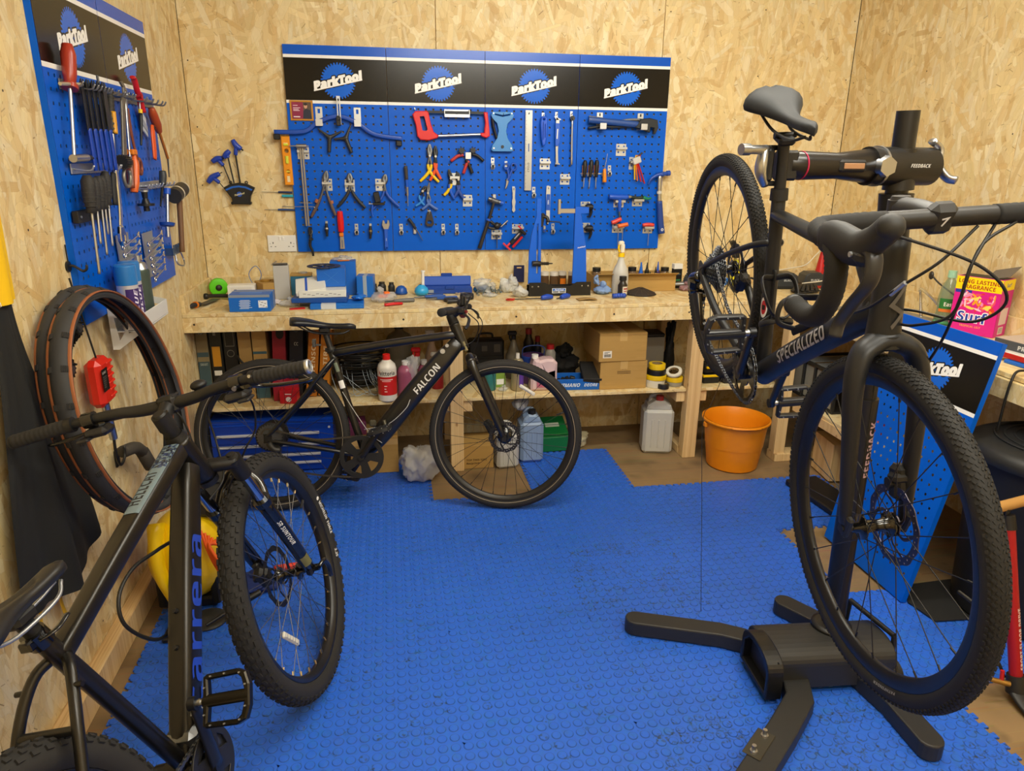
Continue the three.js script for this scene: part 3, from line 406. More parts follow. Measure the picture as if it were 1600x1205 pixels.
// ---------- black electric hybrid bike leaning on the back workbench ----------
{
const st = { p: [0.408, 0.632], ax: [-0.39, 0.92, 0], a: -0.09 };
const f = [0.99094, 0, 0.13431], u = [0.02218, 0.98627, -0.16365];
const bb = [0.3831 + f[0] * 0.409 + u[0] * 0.262, 0.012 + u[1] * 0.262, 0.8664 + f[2] * 0.409 + u[2] * 0.262];
const B = bike('hybrid_bicycle', 'black electric hybrid bike with thick battery down tube leaning against the back workbench', bb, f, u, 0.262, st);
const mF = mat('#0e0f10', 0.3, 0, { clearcoat: 0.4, clearcoatRoughness: 0.25 });
const hx = -0.409, hy = 0.0875;
const fr = B.part('frame', [
swp([[0.005, 0.02, 0], [0.09, 0.105, 0], [0.26, 0.315, 0], [0.435, 0.515, 0]], t => 0.038 + 0.004 * Math.sin(PI * t) - (t > 0.85 ? (t - 0.85) * 0.06 : 0), { rs: 20, ...tubeUp, sec: [1.12, 0.82], sq: 2.8, n: 24 }),
swp([[0.0, 0.02, 0], [-0.065, 0.235, 0], [-0.135, 0.478, 0]], 0.0172, { rs: 14, ...tubeUp }),
swp([[-0.128, 0.462, 0], [0.14, 0.508, 0], [0.425, 0.548, 0]], 0.0195, { rs: 14, ...tubeUp, sec: [0.92, 0.85], sq: 2.6 }),
swp([[0.462, 0.482, 0], [0.43, 0.557, 0], [0.414, 0.598, 0]], 0.0235, { rs: 16, ...tubeUp }), cyl([0, 0, -0.04], [0, 0, 0.04], 0.026, 0.026, 18),
...[-1, 1].flatMap(s => [swp([[-0.02, 0.0, s * 0.03], [-0.14, 0.03, s * 0.05], [hx, hy - 0.01, s * 0.068]], 0.0105, { rs: 10, ...tubeUp }), swp([[-0.118, 0.44, s * 0.014], [-0.16, 0.39, s * 0.045], [-0.27, 0.25, s * 0.06], [hx, hy + 0.01, s * 0.068]], 0.0092, { rs: 10, ...tubeUp }), bx(0.04, 0.045, 0.007, hx, hy, s * 0.069, 0.002)]),
cyl([-0.175, 0.372, -0.045], [-0.175, 0.372, 0.045], 0.007, 0.007, 10)], mF);
M('frame_lettering', swp([[0.235, 0.284, 0], [0.352, 0.421, 0]], 0.0425, { rs: 10, ...tubeUp, sec: [1.12, 0.82], sq: 2.8, lin: true, arc: [1.2, 1.95] }), decal(768, 160, (x, w, h) => { x.fillStyle = '#dcdcd8'; x.font = 'bold 118px sans-serif'; x.textBaseline = 'middle'; x.save(); x.transform(1, 0, -0.15, 1, 20, 0); x.scale(w / x.measureText('FALCON').width * 0.93, 1); x.fillText('FALCON', 10, 84); x.restore(); }), fr);
M('seat_tube_sticker', swp([[-0.084, 0.305, 0], [-0.094, 0.34, 0]], 0.0178, { rs: 8, ...tubeUp, lin: true, arc: [0.8, 2.3] }), mWhite, fr);
M('spec_sticker', swp([[-0.104, 0.38, 0], [-0.116, 0.42, 0]], 0.0178, { rs: 8, ...tubeUp, lin: true, arc: [1.0, 2.1] }), mat('#6f7a66', 0.5), fr);
M('charge_port', [at(cyl([0, 0, 0], [0, 0, 0.008], 0.012, 0.011, 14), 0.365, 0.475, 0.03), at(cyl([0, 0, 0], [0, 0, 0.01], 0.008, 0.008, 12), 0.385, 0.5, 0.028)], mZinc, fr);
const fk = B.part('fork', [...[-1, 1].map(s => swp([[0.492, 0.44, s * 0.03], [0.505, 0.408, s * 0.052], [0.56, 0.28, s * 0.056], [0.64, 0.095, s * 0.054]], t => 0.0215 - 0.008 * t, { rs: 12, ...tubeUp, sec: [1, 0.8] })), swp([[0.498, 0.425, -0.05], [0.484, 0.445, 0], [0.498, 0.425, 0.05]], 0.021, { rs: 12 }), ...[-1, 1].map(s => bx(0.028, 0.04, 0.009, 0.644, 0.088, s * 0.055, 0.003))], mF, true);
M('reflective_mark', swp([[0.463, 0.52, 0], [0.48, 0.48, 0]], 0.0242, { rs: 6, ...tubeUp, lin: true, arc: [0.8, 1.6] }), mat('#9a8f62', 0.5), fk);
B.part('front_brake_caliper', caliper(0.57, 0.115, -0.042), mBlack, true);
const wo = { R: 0.3495, w: 0.021, tread: 'city', stripe: true, n: 32, rimD: 0.022, mRim: mat('#141414', 0.4), mTyre: mat('#242220', 0.8) };
const fw = B.wheel('front_wheel', [0.645, 0.087, 0], { ...wo, rotor: 0.072, rotorZ: 0.036, flange: 0.03 }, true);
const rf = M('spoke_reflector', [bx(0.08, 0.016, 0.01, 0, 0, 0, 0.003), bx(0.05, 0.006, 0.014, 0, 0, 0, 0.002)], mat('#c9c8c2', 0.3), fw); rf.position.set(0.1, 0.213, 0.01); rf.rotation.z = -0.55;
M('axle_nut', cyl([0, 0, 0.05], [0, 0, 0.075], 0.012, 0.01, 12), mBlack, fw);
const rw = B.wheel('rear_wheel', [hx, hy, 0], { ...wo, flange: 0.058, hub: false });
M('hub_motor', lat([[0.001, -0.055], [0.04, -0.055], [0.062, -0.04], [0.066, -0.036], [0.066, -0.03], [0.06, -0.026], [0.06, 0.026], [0.066, 0.03], [0.066, 0.036], [0.055, 0.044], [0.03, 0.05], [0.001, 0.05]], 32, 'z'), mat('#1d1c1a', 0.5, 0.3), rw);
const cs = cassette(B.g, [0, 0, 0], [0.056, 0.05, 0.045, 0.041, 0.036, 0.031, 0.026]); cs.position.set(hx, hy, 0.046); B.put(cs);
B.part('rear_derailleur', [swp([[hx + 0.005, hy - 0.02, 0.078], [hx + 0.03, hy - 0.045, 0.088], [hx + 0.055, hy - 0.05, 0.08]], 0.014, { rs: 10 }), swp([[hx + 0.05, hy - 0.06, 0.074], [hx + 0.03, hy - 0.12, 0.07]], 0.01, { rs: 8, sec: [1, 0.4], lin: true, ...tubeUp }), cyl([hx + 0.03, hy - 0.12, 0.062], [hx + 0.03, hy - 0.12, 0.072], 0.018, 0.018, 12), cyl([hx + 0.035, hy - 0.05, 0.06], [hx + 0.035, hy - 0.05, 0.072], 0.02, 0.02, 12)], mat('#2a2824', 0.5, 0.3));
const cr = 0.094;
B.part('chain', chainLinks([[hx - 0.03, hy + 0.02, 0.062], [hx, hy + 0.042, 0.062], [-0.2, 0.08, 0.056], [0, cr, 0.05], [0.066, 0.066, 0.05], [cr, 0, 0.05], [0.066, -0.066, 0.05], [0, -cr, 0.05], [-0.18, -0.085, 0.056], [hx + 0.04, hy - 0.138, 0.066], [hx + 0.015, hy - 0.12, 0.066], [hx + 0.05, hy - 0.055, 0.066], [hx + 0.02, hy - 0.04, 0.064]]), mat('#5f5a50', 0.45, 0.8));
const ck = B.group('crankset'); const ca = 0.98, cc = Math.cos(ca), sn = Math.sin(ca);
const win = i => { const a = i * 2 * PI / 5 + 0.25; return [...Array.from({ length: 5 }, (_, k) => [0.078 * Math.cos(a + k * 0.17), 0.078 * Math.sin(a + k * 0.17)]), [0.042 * Math.cos(a + 0.6), 0.042 * Math.sin(a + 0.6)], [0.036 * Math.cos(a + 0.25), 0.036 * Math.sin(a + 0.25)]]; };
M('chainring', at(ext(gearShape(cr, 46, 0.006), 0.004, 0, [ring(0.08, 40)]), 0, 0, 0.05), mat('#3a3936', 0.4, 0.8), ck);
M('chain_guard', at(ext(ring(0.099, 48), 0.004, 0.001, [0, 1, 2, 3, 4].map(win)), 0, 0, 0.058), mat('#191917', 0.55), ck);
for (const s of [1, -1]) M('crank_arm', [swp([[0, 0, s * 0.066], [cc * 0.085 * s, sn * 0.085 * s, s * 0.072], [cc * 0.17 * s, sn * 0.17 * s, s * 0.078]], t => 0.015 - 0.004 * t, { rs: 10, sec: [0.6, 1.05], up: [-sn, cc, 0] }), cyl([0, 0, s * 0.04], [0, 0, s * 0.074], 0.018, 0.016, 16)], mat('#151514', 0.45), ck);
B.put(pedal(B.g, [cc * 0.17, sn * 0.17, 0.084], 0.3, mat('#1a1a19', 0.6)));
const pl = pedal(B.g, [-cc * 0.17, -sn * 0.17, -0.084], 0, mat('#1a1a19', 0.6)); pl.rotation.set(0, PI, 0.2); B.put(pl);
B.part('seatpost', [cyl([-0.13, 0.46, 0], [-0.158, 0.56, 0], 0.0137, 0.0137, 14), bx(0.045, 0.03, 0.045, -0.16, 0.565, 0, 0.008)], mBlack);
B.part('seat_collar', [cyl([-0.131, 0.466, 0], [-0.137, 0.487, 0], 0.0205, 0.0205, 18), bx(0.016, 0.016, 0.02, -0.152, 0.477, 0, 0.003), swp([[-0.155, 0.477, 0.012], [-0.14, 0.472, 0.03], [-0.115, 0.478, 0.032]], 0.004, { rs: 6 })], mat('#3a3a38', 0.4, 0.6));
B.part('rear_reflector_bracket', [bx(0.012, 0.035, 0.03, -0.205, 0.508, 0.012, 0.003), bx(0.03, 0.008, 0.008, -0.19, 0.5, 0.012)], mat('#4a4a48', 0.4));
B.seat([-0.02, 0.598, 0], -0.03, { L: 0.285, W: 0.165, m: mat('#18191a', 0.38), rails: mDark, nose: 0.021 });
B.part('stem', [cyl([0.414, 0.598, 0], [0.399, 0.635, 0], 0.023, 0.021, 18), cyl([0.399, 0.635, 0], [0.396, 0.642, 0], 0.018, 0.015, 18), swp([[0.402, 0.628, 0], [0.43, 0.65, 0], [0.455, 0.663, 0]], 0.018, { rs: 12, ...tubeUp }), bx(0.03, 0.042, 0.04, 0.458, 0.662, 0, 0.008)], mBlack, true);
const hb = B.group('handlebar', true);
M('bar', swp([[0.415, 0.668, -0.3], [0.438, 0.668, -0.2], [0.456, 0.662, -0.06], [0.456, 0.662, 0.06], [0.438, 0.668, 0.2], [0.415, 0.668, 0.3]], 0.0128, { rs: 12 }), mBlack, hb);
for (const s of [-1, 1]) { M('grip', swp([[0.43, 0.668, s * 0.2], [0.418, 0.669, s * 0.25], [0.405, 0.669, s * 0.32]], t => 0.017 + 0.0006 * Math.sin(t * 90), { rs: 14, n: 30 }), mat('#1c1c1c', 0.8), hb);
M('brake_lever', [bx(0.04, 0.026, 0.03, 0.46, 0.662, s * 0.15, 0.008), swp([[0.47, 0.655, s * 0.15], [0.5, 0.635, s * 0.17], [0.502, 0.612, s * 0.22], [0.497, 0.6, s * 0.26]], 0.006, { rs: 8, sec: [1.2, 0.7] })], mat('#2c2c2e', 0.35, 0.5), hb); }
M('display', [bx(0.02, 0.045, 0.05, 0.47, 0.705, 0.11, 0.006), at(bx(0.006, 0.06, 0.038, 0, 0, 0, 0.002), 0.492, 0.7, 0.13, 0, 0, -0.5), bx(0.014, 0.014, 0.018, 0.462, 0.685, 0.11, 0.003)], mBlack, hb);
M('shifter', [bx(0.03, 0.025, 0.04, 0.47, 0.645, 0.12, 0.008), cyl([0.47, 0.66, 0.13], [0.49, 0.66, 0.145], 0.007, 0.006, 10)], mat('#7e2a2a', 0.4), hb);
M('cables', [swp([[0.49, 0.65, 0.1], [0.53, 0.6, 0.05], [0.51, 0.53, 0.02], [0.47, 0.5, 0.025]], 0.0022, { rs: 6, n: 24 }), swp([[0.49, 0.65, -0.1], [0.54, 0.6, -0.02], [0.52, 0.52, -0.03], [0.5, 0.42, -0.05], [0.58, 0.16, -0.055]], 0.0022, { rs: 6, n: 30 })], mBlack, hb);
B.part('gear_cable', [swp([[-0.085, 0.29, 0.02], [-0.03, 0.2, 0.03], [0.04, 0.1, 0.04], [0.09, 0.06, 0.04]], 0.0016, { rs: 6 }), swp([[0.01, 0.12, 0.03], [0.12, 0.15, 0.06], [0.2, 0.22, 0.07], [0.22, 0.26, 0.05]], 0.0016, { rs: 6 })], mat('#b9b9b4', 0.4));
B.part('crank_sensor', [bx(0.03, 0.03, 0.02, 0.05, 0.15, 0.035, 0.006), swp([[0.08, 0.12, 0.04], [0.105, 0.14, 0.045], [0.1, 0.165, 0.04]], 0.008, { rs: 8 })], mat('#55503f', 0.45, 0.4));
}
// ---------- black mountain bike leaning on the left wall ----------
{
const st = { p: [0.3916, 0.594], ax: [-0.392, 0.92, 0], a: 0.0523 };
const f = [0.21235, 0, -0.97719], u = [-0.23679, 0.9702, -0.05145];
const B = bike('mountain_bicycle', 'black hardtail mountain bike with knobbly tyres leaning against the left wall', [0.49, 0.345, 2.6907], f, u, 0.343, st);
const mF = mat('#1a1815', 0.33, 0.35, { clearcoat: 0.3, clearcoatRoughness: 0.3 });
const hx = -0.4496, hy = 0.021;
const fr = B.part('frame', [
swp([[0.0, 0.015, 0], [0.19, 0.272, 0], [0.385, 0.527, 0]], t => 0.027 + 0.003 * Math.sin(PI * t), { rs: 24, ...tubeUp, sec: [1.1, 0.95], sq: 3.4 }),
swp([[0.0, 0, 0], [-0.085, 0.23, 0], [-0.175, 0.468, 0]], 0.0172, { rs: 16, ...tubeUp }),
swp([[-0.155, 0.412, 0], [0.08, 0.486, 0], [0.368, 0.572, 0]], t => 0.0185 + 0.006 * t, { rs: 24, ...tubeUp, sec: [0.95, 1.05], sq: 3.6 }),
swp([[0.447, 0.47, 0], [0.42, 0.53, 0], [0.392, 0.596, 0]], 0.0265, { rs: 18, ...tubeUp }), cyl([0, 0, -0.04], [0, 0, 0.04], 0.027, 0.027, 18),
...[-1, 1].flatMap(s => [swp([[-0.152, 0.41, s * 0.012], [-0.185, 0.392, s * 0.036], [-0.235, 0.33, s * 0.054], [-0.31, 0.21, s * 0.066], [hx, hy + 0.01, s * 0.072]], 0.0098, { rs: 12, ...tubeUp }), swp([[-0.02, 0, s * 0.03], [-0.15, 0.004, s * 0.05], [hx, hy, s * 0.072]], 0.0115, { rs: 10, ...tubeUp, sec: [1.3, 0.8] }), cyl([-0.2, 0.38, s * 0.048], [-0.2, 0.38, s * 0.062], 0.005, 0.005, 8)]),
cyl([-0.24, 0.322, -0.05], [-0.24, 0.322, 0.05], 0.008, 0.008, 10)], mF);
M('down_tube_lettering', swp([[0.055, 0.09, 0], [0.29, 0.403, 0]], 0.0304, { rs: 10, ...tubeUp, sec: [1.1, 0.95], sq: 3.4, lin: true, arc: [1.0, 2.15] }), decal(1024, 128, (x, w, h) => { x.fillStyle = '#1f3fa8'; x.font = 'bold 140px sans-serif'; x.textBaseline = 'middle'; x.save(); x.scale(w / x.measureText('carrera').width * 0.98, 1); x.fillText('carrera', 4, 54); x.restore(); }), fr);
M('top_tube_panel', swp([[0.15, 0.508, 0], [0.365, 0.572, 0]], t => 0.0222 + 0.003 * t, { rs: 6, ...tubeUp, sec: [0.965, 1.03], sq: 3.6, lin: true, arc: [2.35, 3.95] }), label(512, 96, '#6b7d86', [['HELLCAT', 175, 40, 60, '#20242a', 'bold'], x => { for (let i = 0; i < 120; i++) { x.fillStyle = ['#1c2a52', '#15171b', '#41505a', '#2c3c66'][i % 4]; x.save(); x.translate(330 + (i * 37) % 180, (i * 53) % 96); x.rotate(i); x.fillRect(0, 0, 14, 9); x.restore(); } }]), fr);
M('bottle_boss', [[0.13, 0.2], [0.175, 0.262]].map(p => cyl([p[0] - 0.02, p[1] + 0.018, 0], [p[0] - 0.026, p[1] + 0.024, 0], 0.006, 0.005, 8)), mBlack, fr);
M('head_badge_sticker', swp([[-0.13, 0.35, 0], [-0.142, 0.382, 0]], 0.0178, { rs: 8, ...tubeUp, lin: true, arc: [2.3, 3.9] }), label(64, 64, '#2a2422', [x => { x.strokeStyle = '#8d6b5d'; x.lineWidth = 5; x.beginPath(); x.ellipse(32, 32, 24, 18, 0, 0, 7); x.stroke(); x.fillStyle = '#c9c4bb'; x.fillRect(22, 26, 20, 12); }]), fr);
const ax = [-0.392, 0.92], cx = 0.488, cy = 0.46, D = t => [cx - ax[0] * t, cy - ax[1] * t];
const fk = B.group('fork', true);
M('fork_crown', [swp([[cx - 0.01, cy + 0.02, -0.075], [cx - 0.028, cy + 0.03, -0.03], [cx - 0.032, cy + 0.035, 0], [cx - 0.028, cy + 0.03, 0.03], [cx - 0.01, cy + 0.02, 0.075]], 0.022, { rs: 12, sec: [0.9, 0.85] }), cyl([0.447, 0.47, 0], [0.453, 0.455, 0], 0.028, 0.026, 18), ...[-1, 1].map(s => cyl([...D(-0.035), s * 0.066], [...D(0.03), s * 0.066], 0.023, 0.021, 18))], mBlack, fk);
for (const s of [-1, 1]) { M('stanchion', cyl([...D(0.02), s * 0.066], [...D(0.2), s * 0.066], 0.0152, 0.0152, 20), mat('#aeb6c4', 0.12, 1), fk);
M('fork_cap', [cyl([...D(-0.035), s * 0.066], [...D(-0.046), s * 0.066], 0.017, 0.014, 16), cyl([...D(-0.046), s * 0.066], [...D(-0.05), s * 0.066], 0.008, 0.007, 8)], mat('#222', 0.4), fk); }
const lo = M('fork_lowers', [...[-1, 1].flatMap(s => [swp([[...D(0.135), s * 0.066], [...D(0.3), s * 0.066], [...D(0.435), s * 0.064]], t => 0.0215 - 0.004 * t, { rs: 16, ...tubeUp }), cyl([...D(0.125), s * 0.066], [...D(0.145), s * 0.066], 0.0245, 0.0235, 18), bx(0.035, 0.05, 0.02, 0.664, 0.055, s * 0.064, 0.006)]), swp([[...D(0.15), -0.066], [D(0.12)[0] + 0.05, D(0.12)[1] + 0.03, -0.045], [D(0.1)[0] + 0.055, D(0.1)[1] + 0.05, 0], [D(0.12)[0] + 0.05, D(0.12)[1] + 0.03, 0.045], [...D(0.15), 0.066]], 0.0155, { rs: 10, sec: [1.2, 0.8], n: 20 })], mGloss, fk);
M('fork_lettering', swp([[...D(0.2), 0.066], [...D(0.36), 0.065]], 0.0206, { rs: 6, ...tubeUp, lin: true, arc: [0.25, 1.25] }), decal(384, 48, x => { x.fillStyle = '#d8d8d4'; x.font = 'italic bold 40px sans-serif'; x.textBaseline = 'middle'; x.fillText('SR SUNTOUR', 20, 25); }), lo);
M('leg_label', swp([[...D(0.375), 0.065], [...D(0.415), 0.0645]], 0.0192, { rs: 6, ...tubeUp, lin: true, arc: [0.1, 1.6] }), mat('#6d6a3a', 0.5), lo);
M('axle_nut', cyl([0.665, 0.047, -0.09], [0.665, 0.047, -0.07], 0.01, 0.011, 12), mGloss, fk); M('quick_release', [cyl([0.665, 0.047, 0.07], [0.665, 0.047, 0.092], 0.011, 0.01, 12), swp([[0.665, 0.047, 0.092], [0.69, 0.05, 0.1], [0.71, 0.02, 0.1], [0.712, -0.015, 0.096]], 0.0065, { rs: 8 })], mGloss, fk);
M('front_brake_caliper', [...caliper(0.605, 0.085, -0.05), bx(0.03, 0.06, 0.02, 0.62, 0.1, -0.06, 0.005)], mBlack, fk);
const wo = { R: 0.364, w: 0.0302, tread: 'knobby', n: 32, rimD: 0.02, nip: true, rotor: 0.09, rotorZ: -0.036, fz: 0.03, mRim: mat('#15161a', 0.35), mTyre: mat('#201f1e', 0.82), mSp: mat('#7c7c7e', 0.35, 0.9) };
const fw = B.wheel('front_wheel', [0.665, 0.047, 0], wo, true);
printRing(fw, 'tyre_lettering', 0.317, 0.336, [0.0278, 0.0318], 0.3, -0.5, decal(640, 40, x => { x.fillStyle = '#e2e2de'; x.font = 'bold 36px sans-serif'; x.textBaseline = 'middle'; x.fillText('MICHELIN  FORCE', 60, 21); x.fillText('2.25', 500, 21); x.beginPath(); x.arc(28, 20, 15, 0, 7); x.fill(); }));
const rf = M('spoke_reflector', [bx(0.095, 0.02, 0.01, 0, 0, 0, 0.004), ...[0, 1, 2, 3, 4].map(i => bx(0.012, 0.012, 0.013, -0.032 + i * 0.016, 0, 0, 0.001))], mat('#c2c0b6', 0.25), fw); rf.position.set(-0.16, -0.115, 0.012); rf.rotation.z = 2.25;
B.wheel('rear_wheel', [hx, hy, 0], wo);
const cs = cassette(B.g, [0, 0, 0], [0.075, 0.066, 0.058, 0.051, 0.045, 0.039, 0.033, 0.027]); cs.position.set(hx, hy, 0.014); B.put(cs);
const cr = 0.068;
B.part('chain', chainLinks([[hx - 0.02, hy + 0.05, 0.045], [hx, hy + 0.056, 0.045], [-0.2, 0.075, 0.048], [0, cr, 0.05], [0.048, 0.048, 0.05], [cr, 0, 0.05], [0.048, -0.048, 0.05], [0, -cr, 0.05], [-0.2, -0.075, 0.05], [hx + 0.02, hy - 0.12, 0.05]]), mIron);
const ck = B.group('crankset'), ca = 1.6309, cc = Math.cos(ca), sn = Math.sin(ca);
M('chainring', at(ext(gearShape(cr, 32, 0.006), 0.004, 0, [ring(0.04, 20)]), 0, 0, 0.05), mIron, ck);
M('chain_guard', at(ext(ring(0.077, 40), 0.004, 0.001, [0, 1, 2, 3].map(i => { const a = i * PI / 2; return [[0.06 * Math.cos(a), 0.06 * Math.sin(a)], [0.062 * Math.cos(a + 0.4), 0.062 * Math.sin(a + 0.4)], [0.06 * Math.cos(a + 0.8), 0.06 * Math.sin(a + 0.8)], [0.035 * Math.cos(a + 0.4), 0.035 * Math.sin(a + 0.4)]]; })), 0, 0, 0.058), mat('#1b1b1b', 0.5), ck);
for (const s of [1, -1]) M('crank_arm', [swp([[0, 0, s * 0.064], [cc * 0.08 * s, sn * 0.08 * s, s * 0.072], [cc * 0.163 * s, sn * 0.163 * s, s * 0.08]], t => 0.0165 - 0.004 * t, { rs: 12, sec: [0.65, 1.05], up: [-sn, cc, 0] }), cyl([0, 0, s * 0.04], [0, 0, s * 0.072], 0.019, 0.017, 16), cyl([cc * 0.163 * s, sn * 0.163 * s, s * 0.072], [cc * 0.163 * s, sn * 0.163 * s, s * 0.088], 0.014, 0.014, 14)], mat('#17181b', 0.35), ck);
B.put(pedal(B.g, [cc * 0.163, sn * 0.163, 0.092], 0.9, mat('#33302a', 0.3, 0.85)));
const pl = pedal(B.g, [-cc * 0.163, -sn * 0.163, -0.092], 0, mat('#33302a', 0.3, 0.85)); pl.rotation.set(0, PI, 0.9); B.put(pl);
B.part('bottom_bracket_shell', [bx(0.06, 0.05, 0.075, 0.03, 0.055, 0, 0.012), bx(0.03, 0.045, 0.05, 0.05, 0.085, 0.018, 0.008)], mat('#7c7f82', 0.35, 0.9));
B.part('seatpost', [cyl([-0.17, 0.455, 0], [-0.19, 0.512, 0], 0.0146, 0.0146, 16), bx(0.05, 0.025, 0.04, -0.192, 0.516, 0, 0.007)], mBlack);
B.part('seat_collar', [cyl([-0.171, 0.452, 0], [-0.181, 0.48, 0], 0.021, 0.0205, 20), bx(0.02, 0.018, 0.022, -0.198, 0.466, 0, 0.003), swp([[-0.19, 0.468, 0.015], [-0.17, 0.472, 0.034], [-0.14, 0.48, 0.036]], 0.0045, { rs: 8, sec: [1.6, 0.7] })], mGloss);
B.seat([-0.06, 0.556, 0], 0.02, { L: 0.275, W: 0.15, m: mat('#1d1d1e', 0.42), rails: mZinc, nose: 0.02 });
B.part('stem', [cyl([0.392, 0.596, 0], [0.386, 0.612, 0], 0.0265, 0.022, 20), cyl([0.386, 0.61, 0], [0.371, 0.646, 0], 0.0185, 0.0185, 18), cyl([0.378, 0.632, 0], [0.364, 0.668, 0], 0.0215, 0.02, 18), cyl([0.364, 0.668, 0], [0.362, 0.673, 0], 0.016, 0.013, 18), swp([[0.371, 0.655, 0], [0.395, 0.668, 0], [0.418, 0.676, 0]], 0.018, { rs: 12, ...tubeUp }), bx(0.034, 0.044, 0.048, 0.42, 0.676, 0, 0.008), ...[-1, 1].flatMap(s => [-1, 1].map(k => cyl([0.41, 0.676 + k * 0.017, s * 0.017], [0.441, 0.676 + k * 0.017, s * 0.017], 0.0045, 0.0045, 8)))], mBlack, true);
const hb = B.group('handlebar', true);
M('bar', swp([[0.375, 0.69, -0.365], [0.395, 0.692, -0.22], [0.408, 0.688, -0.13], [0.42, 0.677, -0.06], [0.42, 0.677, 0.06], [0.408, 0.688, 0.13], [0.395, 0.692, 0.22], [0.375, 0.69, 0.365]], t => 0.0158 - 0.0045 * Math.min(1, Math.abs(t - 0.5) * 3.2), { rs: 14, n: 50 }), mat('#191918', 0.5), hb);
for (const s of [-1, 1]) {
M('grip', swp([[0.392, 0.692, s * 0.235], [0.384, 0.691, s * 0.3], [0.375, 0.69, s * 0.366]], t => 0.0165 + 0.0008 * Math.sin(t * 75), { rs: 16, n: 44 }), mat('#232220', 0.85), hb);
M('grip_end', s > 0 ? lat([[0.011, 0], [0.0165, 0], [0.0172, 0.006], [0.0155, 0.01], [0.011, 0.01], [0.011, -0.02]], 18, 'z').translate(0.375, 0.69, s * 0.362) : ball(0.375, 0.69, s * 0.366, 0.0165, 12, [1, 1, 0.5]), s > 0 ? mZinc : mRub, hb);
M('grip_clamp', [cyl([0.3935, 0.692, s * 0.222], [0.392, 0.692, s * 0.236], 0.0182, 0.0182, 16)], mBlack, hb);
M('brake_lever', [bx(0.045, 0.03, 0.045, 0.425, 0.675, s * 0.185, 0.01), cyl([0.4, 0.691, s * 0.172], [0.398, 0.691, s * 0.198], 0.019, 0.019, 14), swp([[0.44, 0.668, s * 0.19], [0.462, 0.655, s * 0.215], [0.455, 0.648, s * 0.265], [0.445, 0.645, s * 0.325], [0.45, 0.645, s * 0.34]], 0.0062, { rs: 8, sec: [1.4, 0.8] }), cyl([0.435, 0.675, s * 0.17], [0.45, 0.668, s * 0.09], 0.007, 0.005, 10)], mGloss, hb);
M('shifter', [bx(0.05, 0.022, 0.06, 0.4, 0.66, s * 0.175, 0.009), bx(0.04, 0.008, 0.03, 0.38, 0.652, s * 0.2, 0.003)], mat('#202022', 0.4), hb);
}
M('grip_clamp_screw', cyl([0.378, 0.7, 0.23], [0.37, 0.703, 0.23], 0.004, 0.004, 8), mSteel, hb); M('lever_clamp_screw', [cyl([0.38, 0.684, 0.185], [0.372, 0.682, 0.185], 0.0055, 0.0055, 10)], mSteel, hb);
M('bell', [ball(0.44, 0.7, 0.075, 0.02, 14, [1, 0.6, 1]), cyl([0.425, 0.688, 0.075], [0.44, 0.695, 0.075], 0.008, 0.008, 8)], mBlack, hb);
M('cables', [swp([[0.45, 0.668, -0.1], [0.5, 0.64, -0.04], [0.5, 0.55, -0.03], [0.46, 0.5, -0.05], [0.4, 0.5, -0.04]], 0.0026, { rs: 8, n: 30 }), swp([[0.43, 0.66, 0.15], [0.49, 0.62, 0.16], [0.52, 0.54, 0.13], [0.51, 0.49, 0.085], [0.53, 0.36, -0.02], [0.6, 0.15, -0.06]], 0.0026, { rs: 8, n: 40 }), swp([[0.45, 0.668, 0.1], [0.5, 0.62, 0.04], [0.49, 0.53, 0.035], [0.44, 0.46, 0.045], [0.36, 0.44, 0.035]], 0.0026, { rs: 8, n: 30 })], mBlack, hb);
B.part('rear_brake_hose', swp([[0.36, 0.46, -0.028], [0.35, 0.38, -0.05], [0.258, 0.385, -0.06], [0.162, 0.396, -0.06], [0.093, 0.371, -0.06], [0.078, 0.311, -0.06], [0.136, 0.231, -0.055], [0.2, 0.225, -0.035]], 0.0042, { rs: 8, n: 44 }), mBlack);
}
// ---------- perforated tool boards ----------
const headT = canvasTex(1024, 552, (x, w, h) => {       // printed header: 0.495 x 0.267 m
const k = h / 0.267; x.fillStyle = '#0b57c6'; x.fillRect(0, 0, w, h); x.fillStyle = '#f2f2ee'; x.fillRect(0, 0.044 * k, w, 0.0145 * k); x.fillRect(0, 0.2525 * k, w, 0.0145 * k); x.fillStyle = '#12110f'; x.fillRect(0, 0.0585 * k, w, 0.194 * k);
const cx = 0.52 * w, cy = 0.16 * k; x.fillStyle = '#0f63d6'; x.beginPath();
for (let i = 0; i < 34; i++) { const s = 2 * PI / 34, a = i * s, R = 0.085 * k, r = 0.074 * k; for (const [t, q] of [[0, r], [0.25, R], [0.6, R], [0.8, r]]) x.lineTo(cx + q * Math.cos(a + t * s), cy + q * Math.sin(a + t * s)); } x.fill();
x.save(); x.translate(cx - 4, cy); x.rotate(-0.23); x.transform(1, 0, -0.22, 1, 0, 0); x.font = 'bold 92px sans-serif'; const tw = x.measureText('ParkTool').width; x.scale(0.245 / 0.495 * w / tw, 1.2); x.textAlign = 'center'; x.textBaseline = 'middle'; x.lineJoin = 'round';
x.strokeStyle = '#12110f'; x.lineWidth = 28; x.strokeText('ParkTool', 0, 0); x.fillStyle = '#f6f6f2'; x.fillRect(-tw / 2, 26, tw, 12); x.strokeStyle = '#f6f6f2'; x.lineWidth = 11; x.strokeText('ParkTool', 0, 0); x.fillText('ParkTool', 0, 0); x.restore();
});
const mHead = new THREE.MeshPhysicalMaterial({ map: headT, roughness: 0.2, specularIntensity: 0.55 });
const mBoard = mat('#005cd0', 0.36, 0, { specularIntensity: 0.4 });
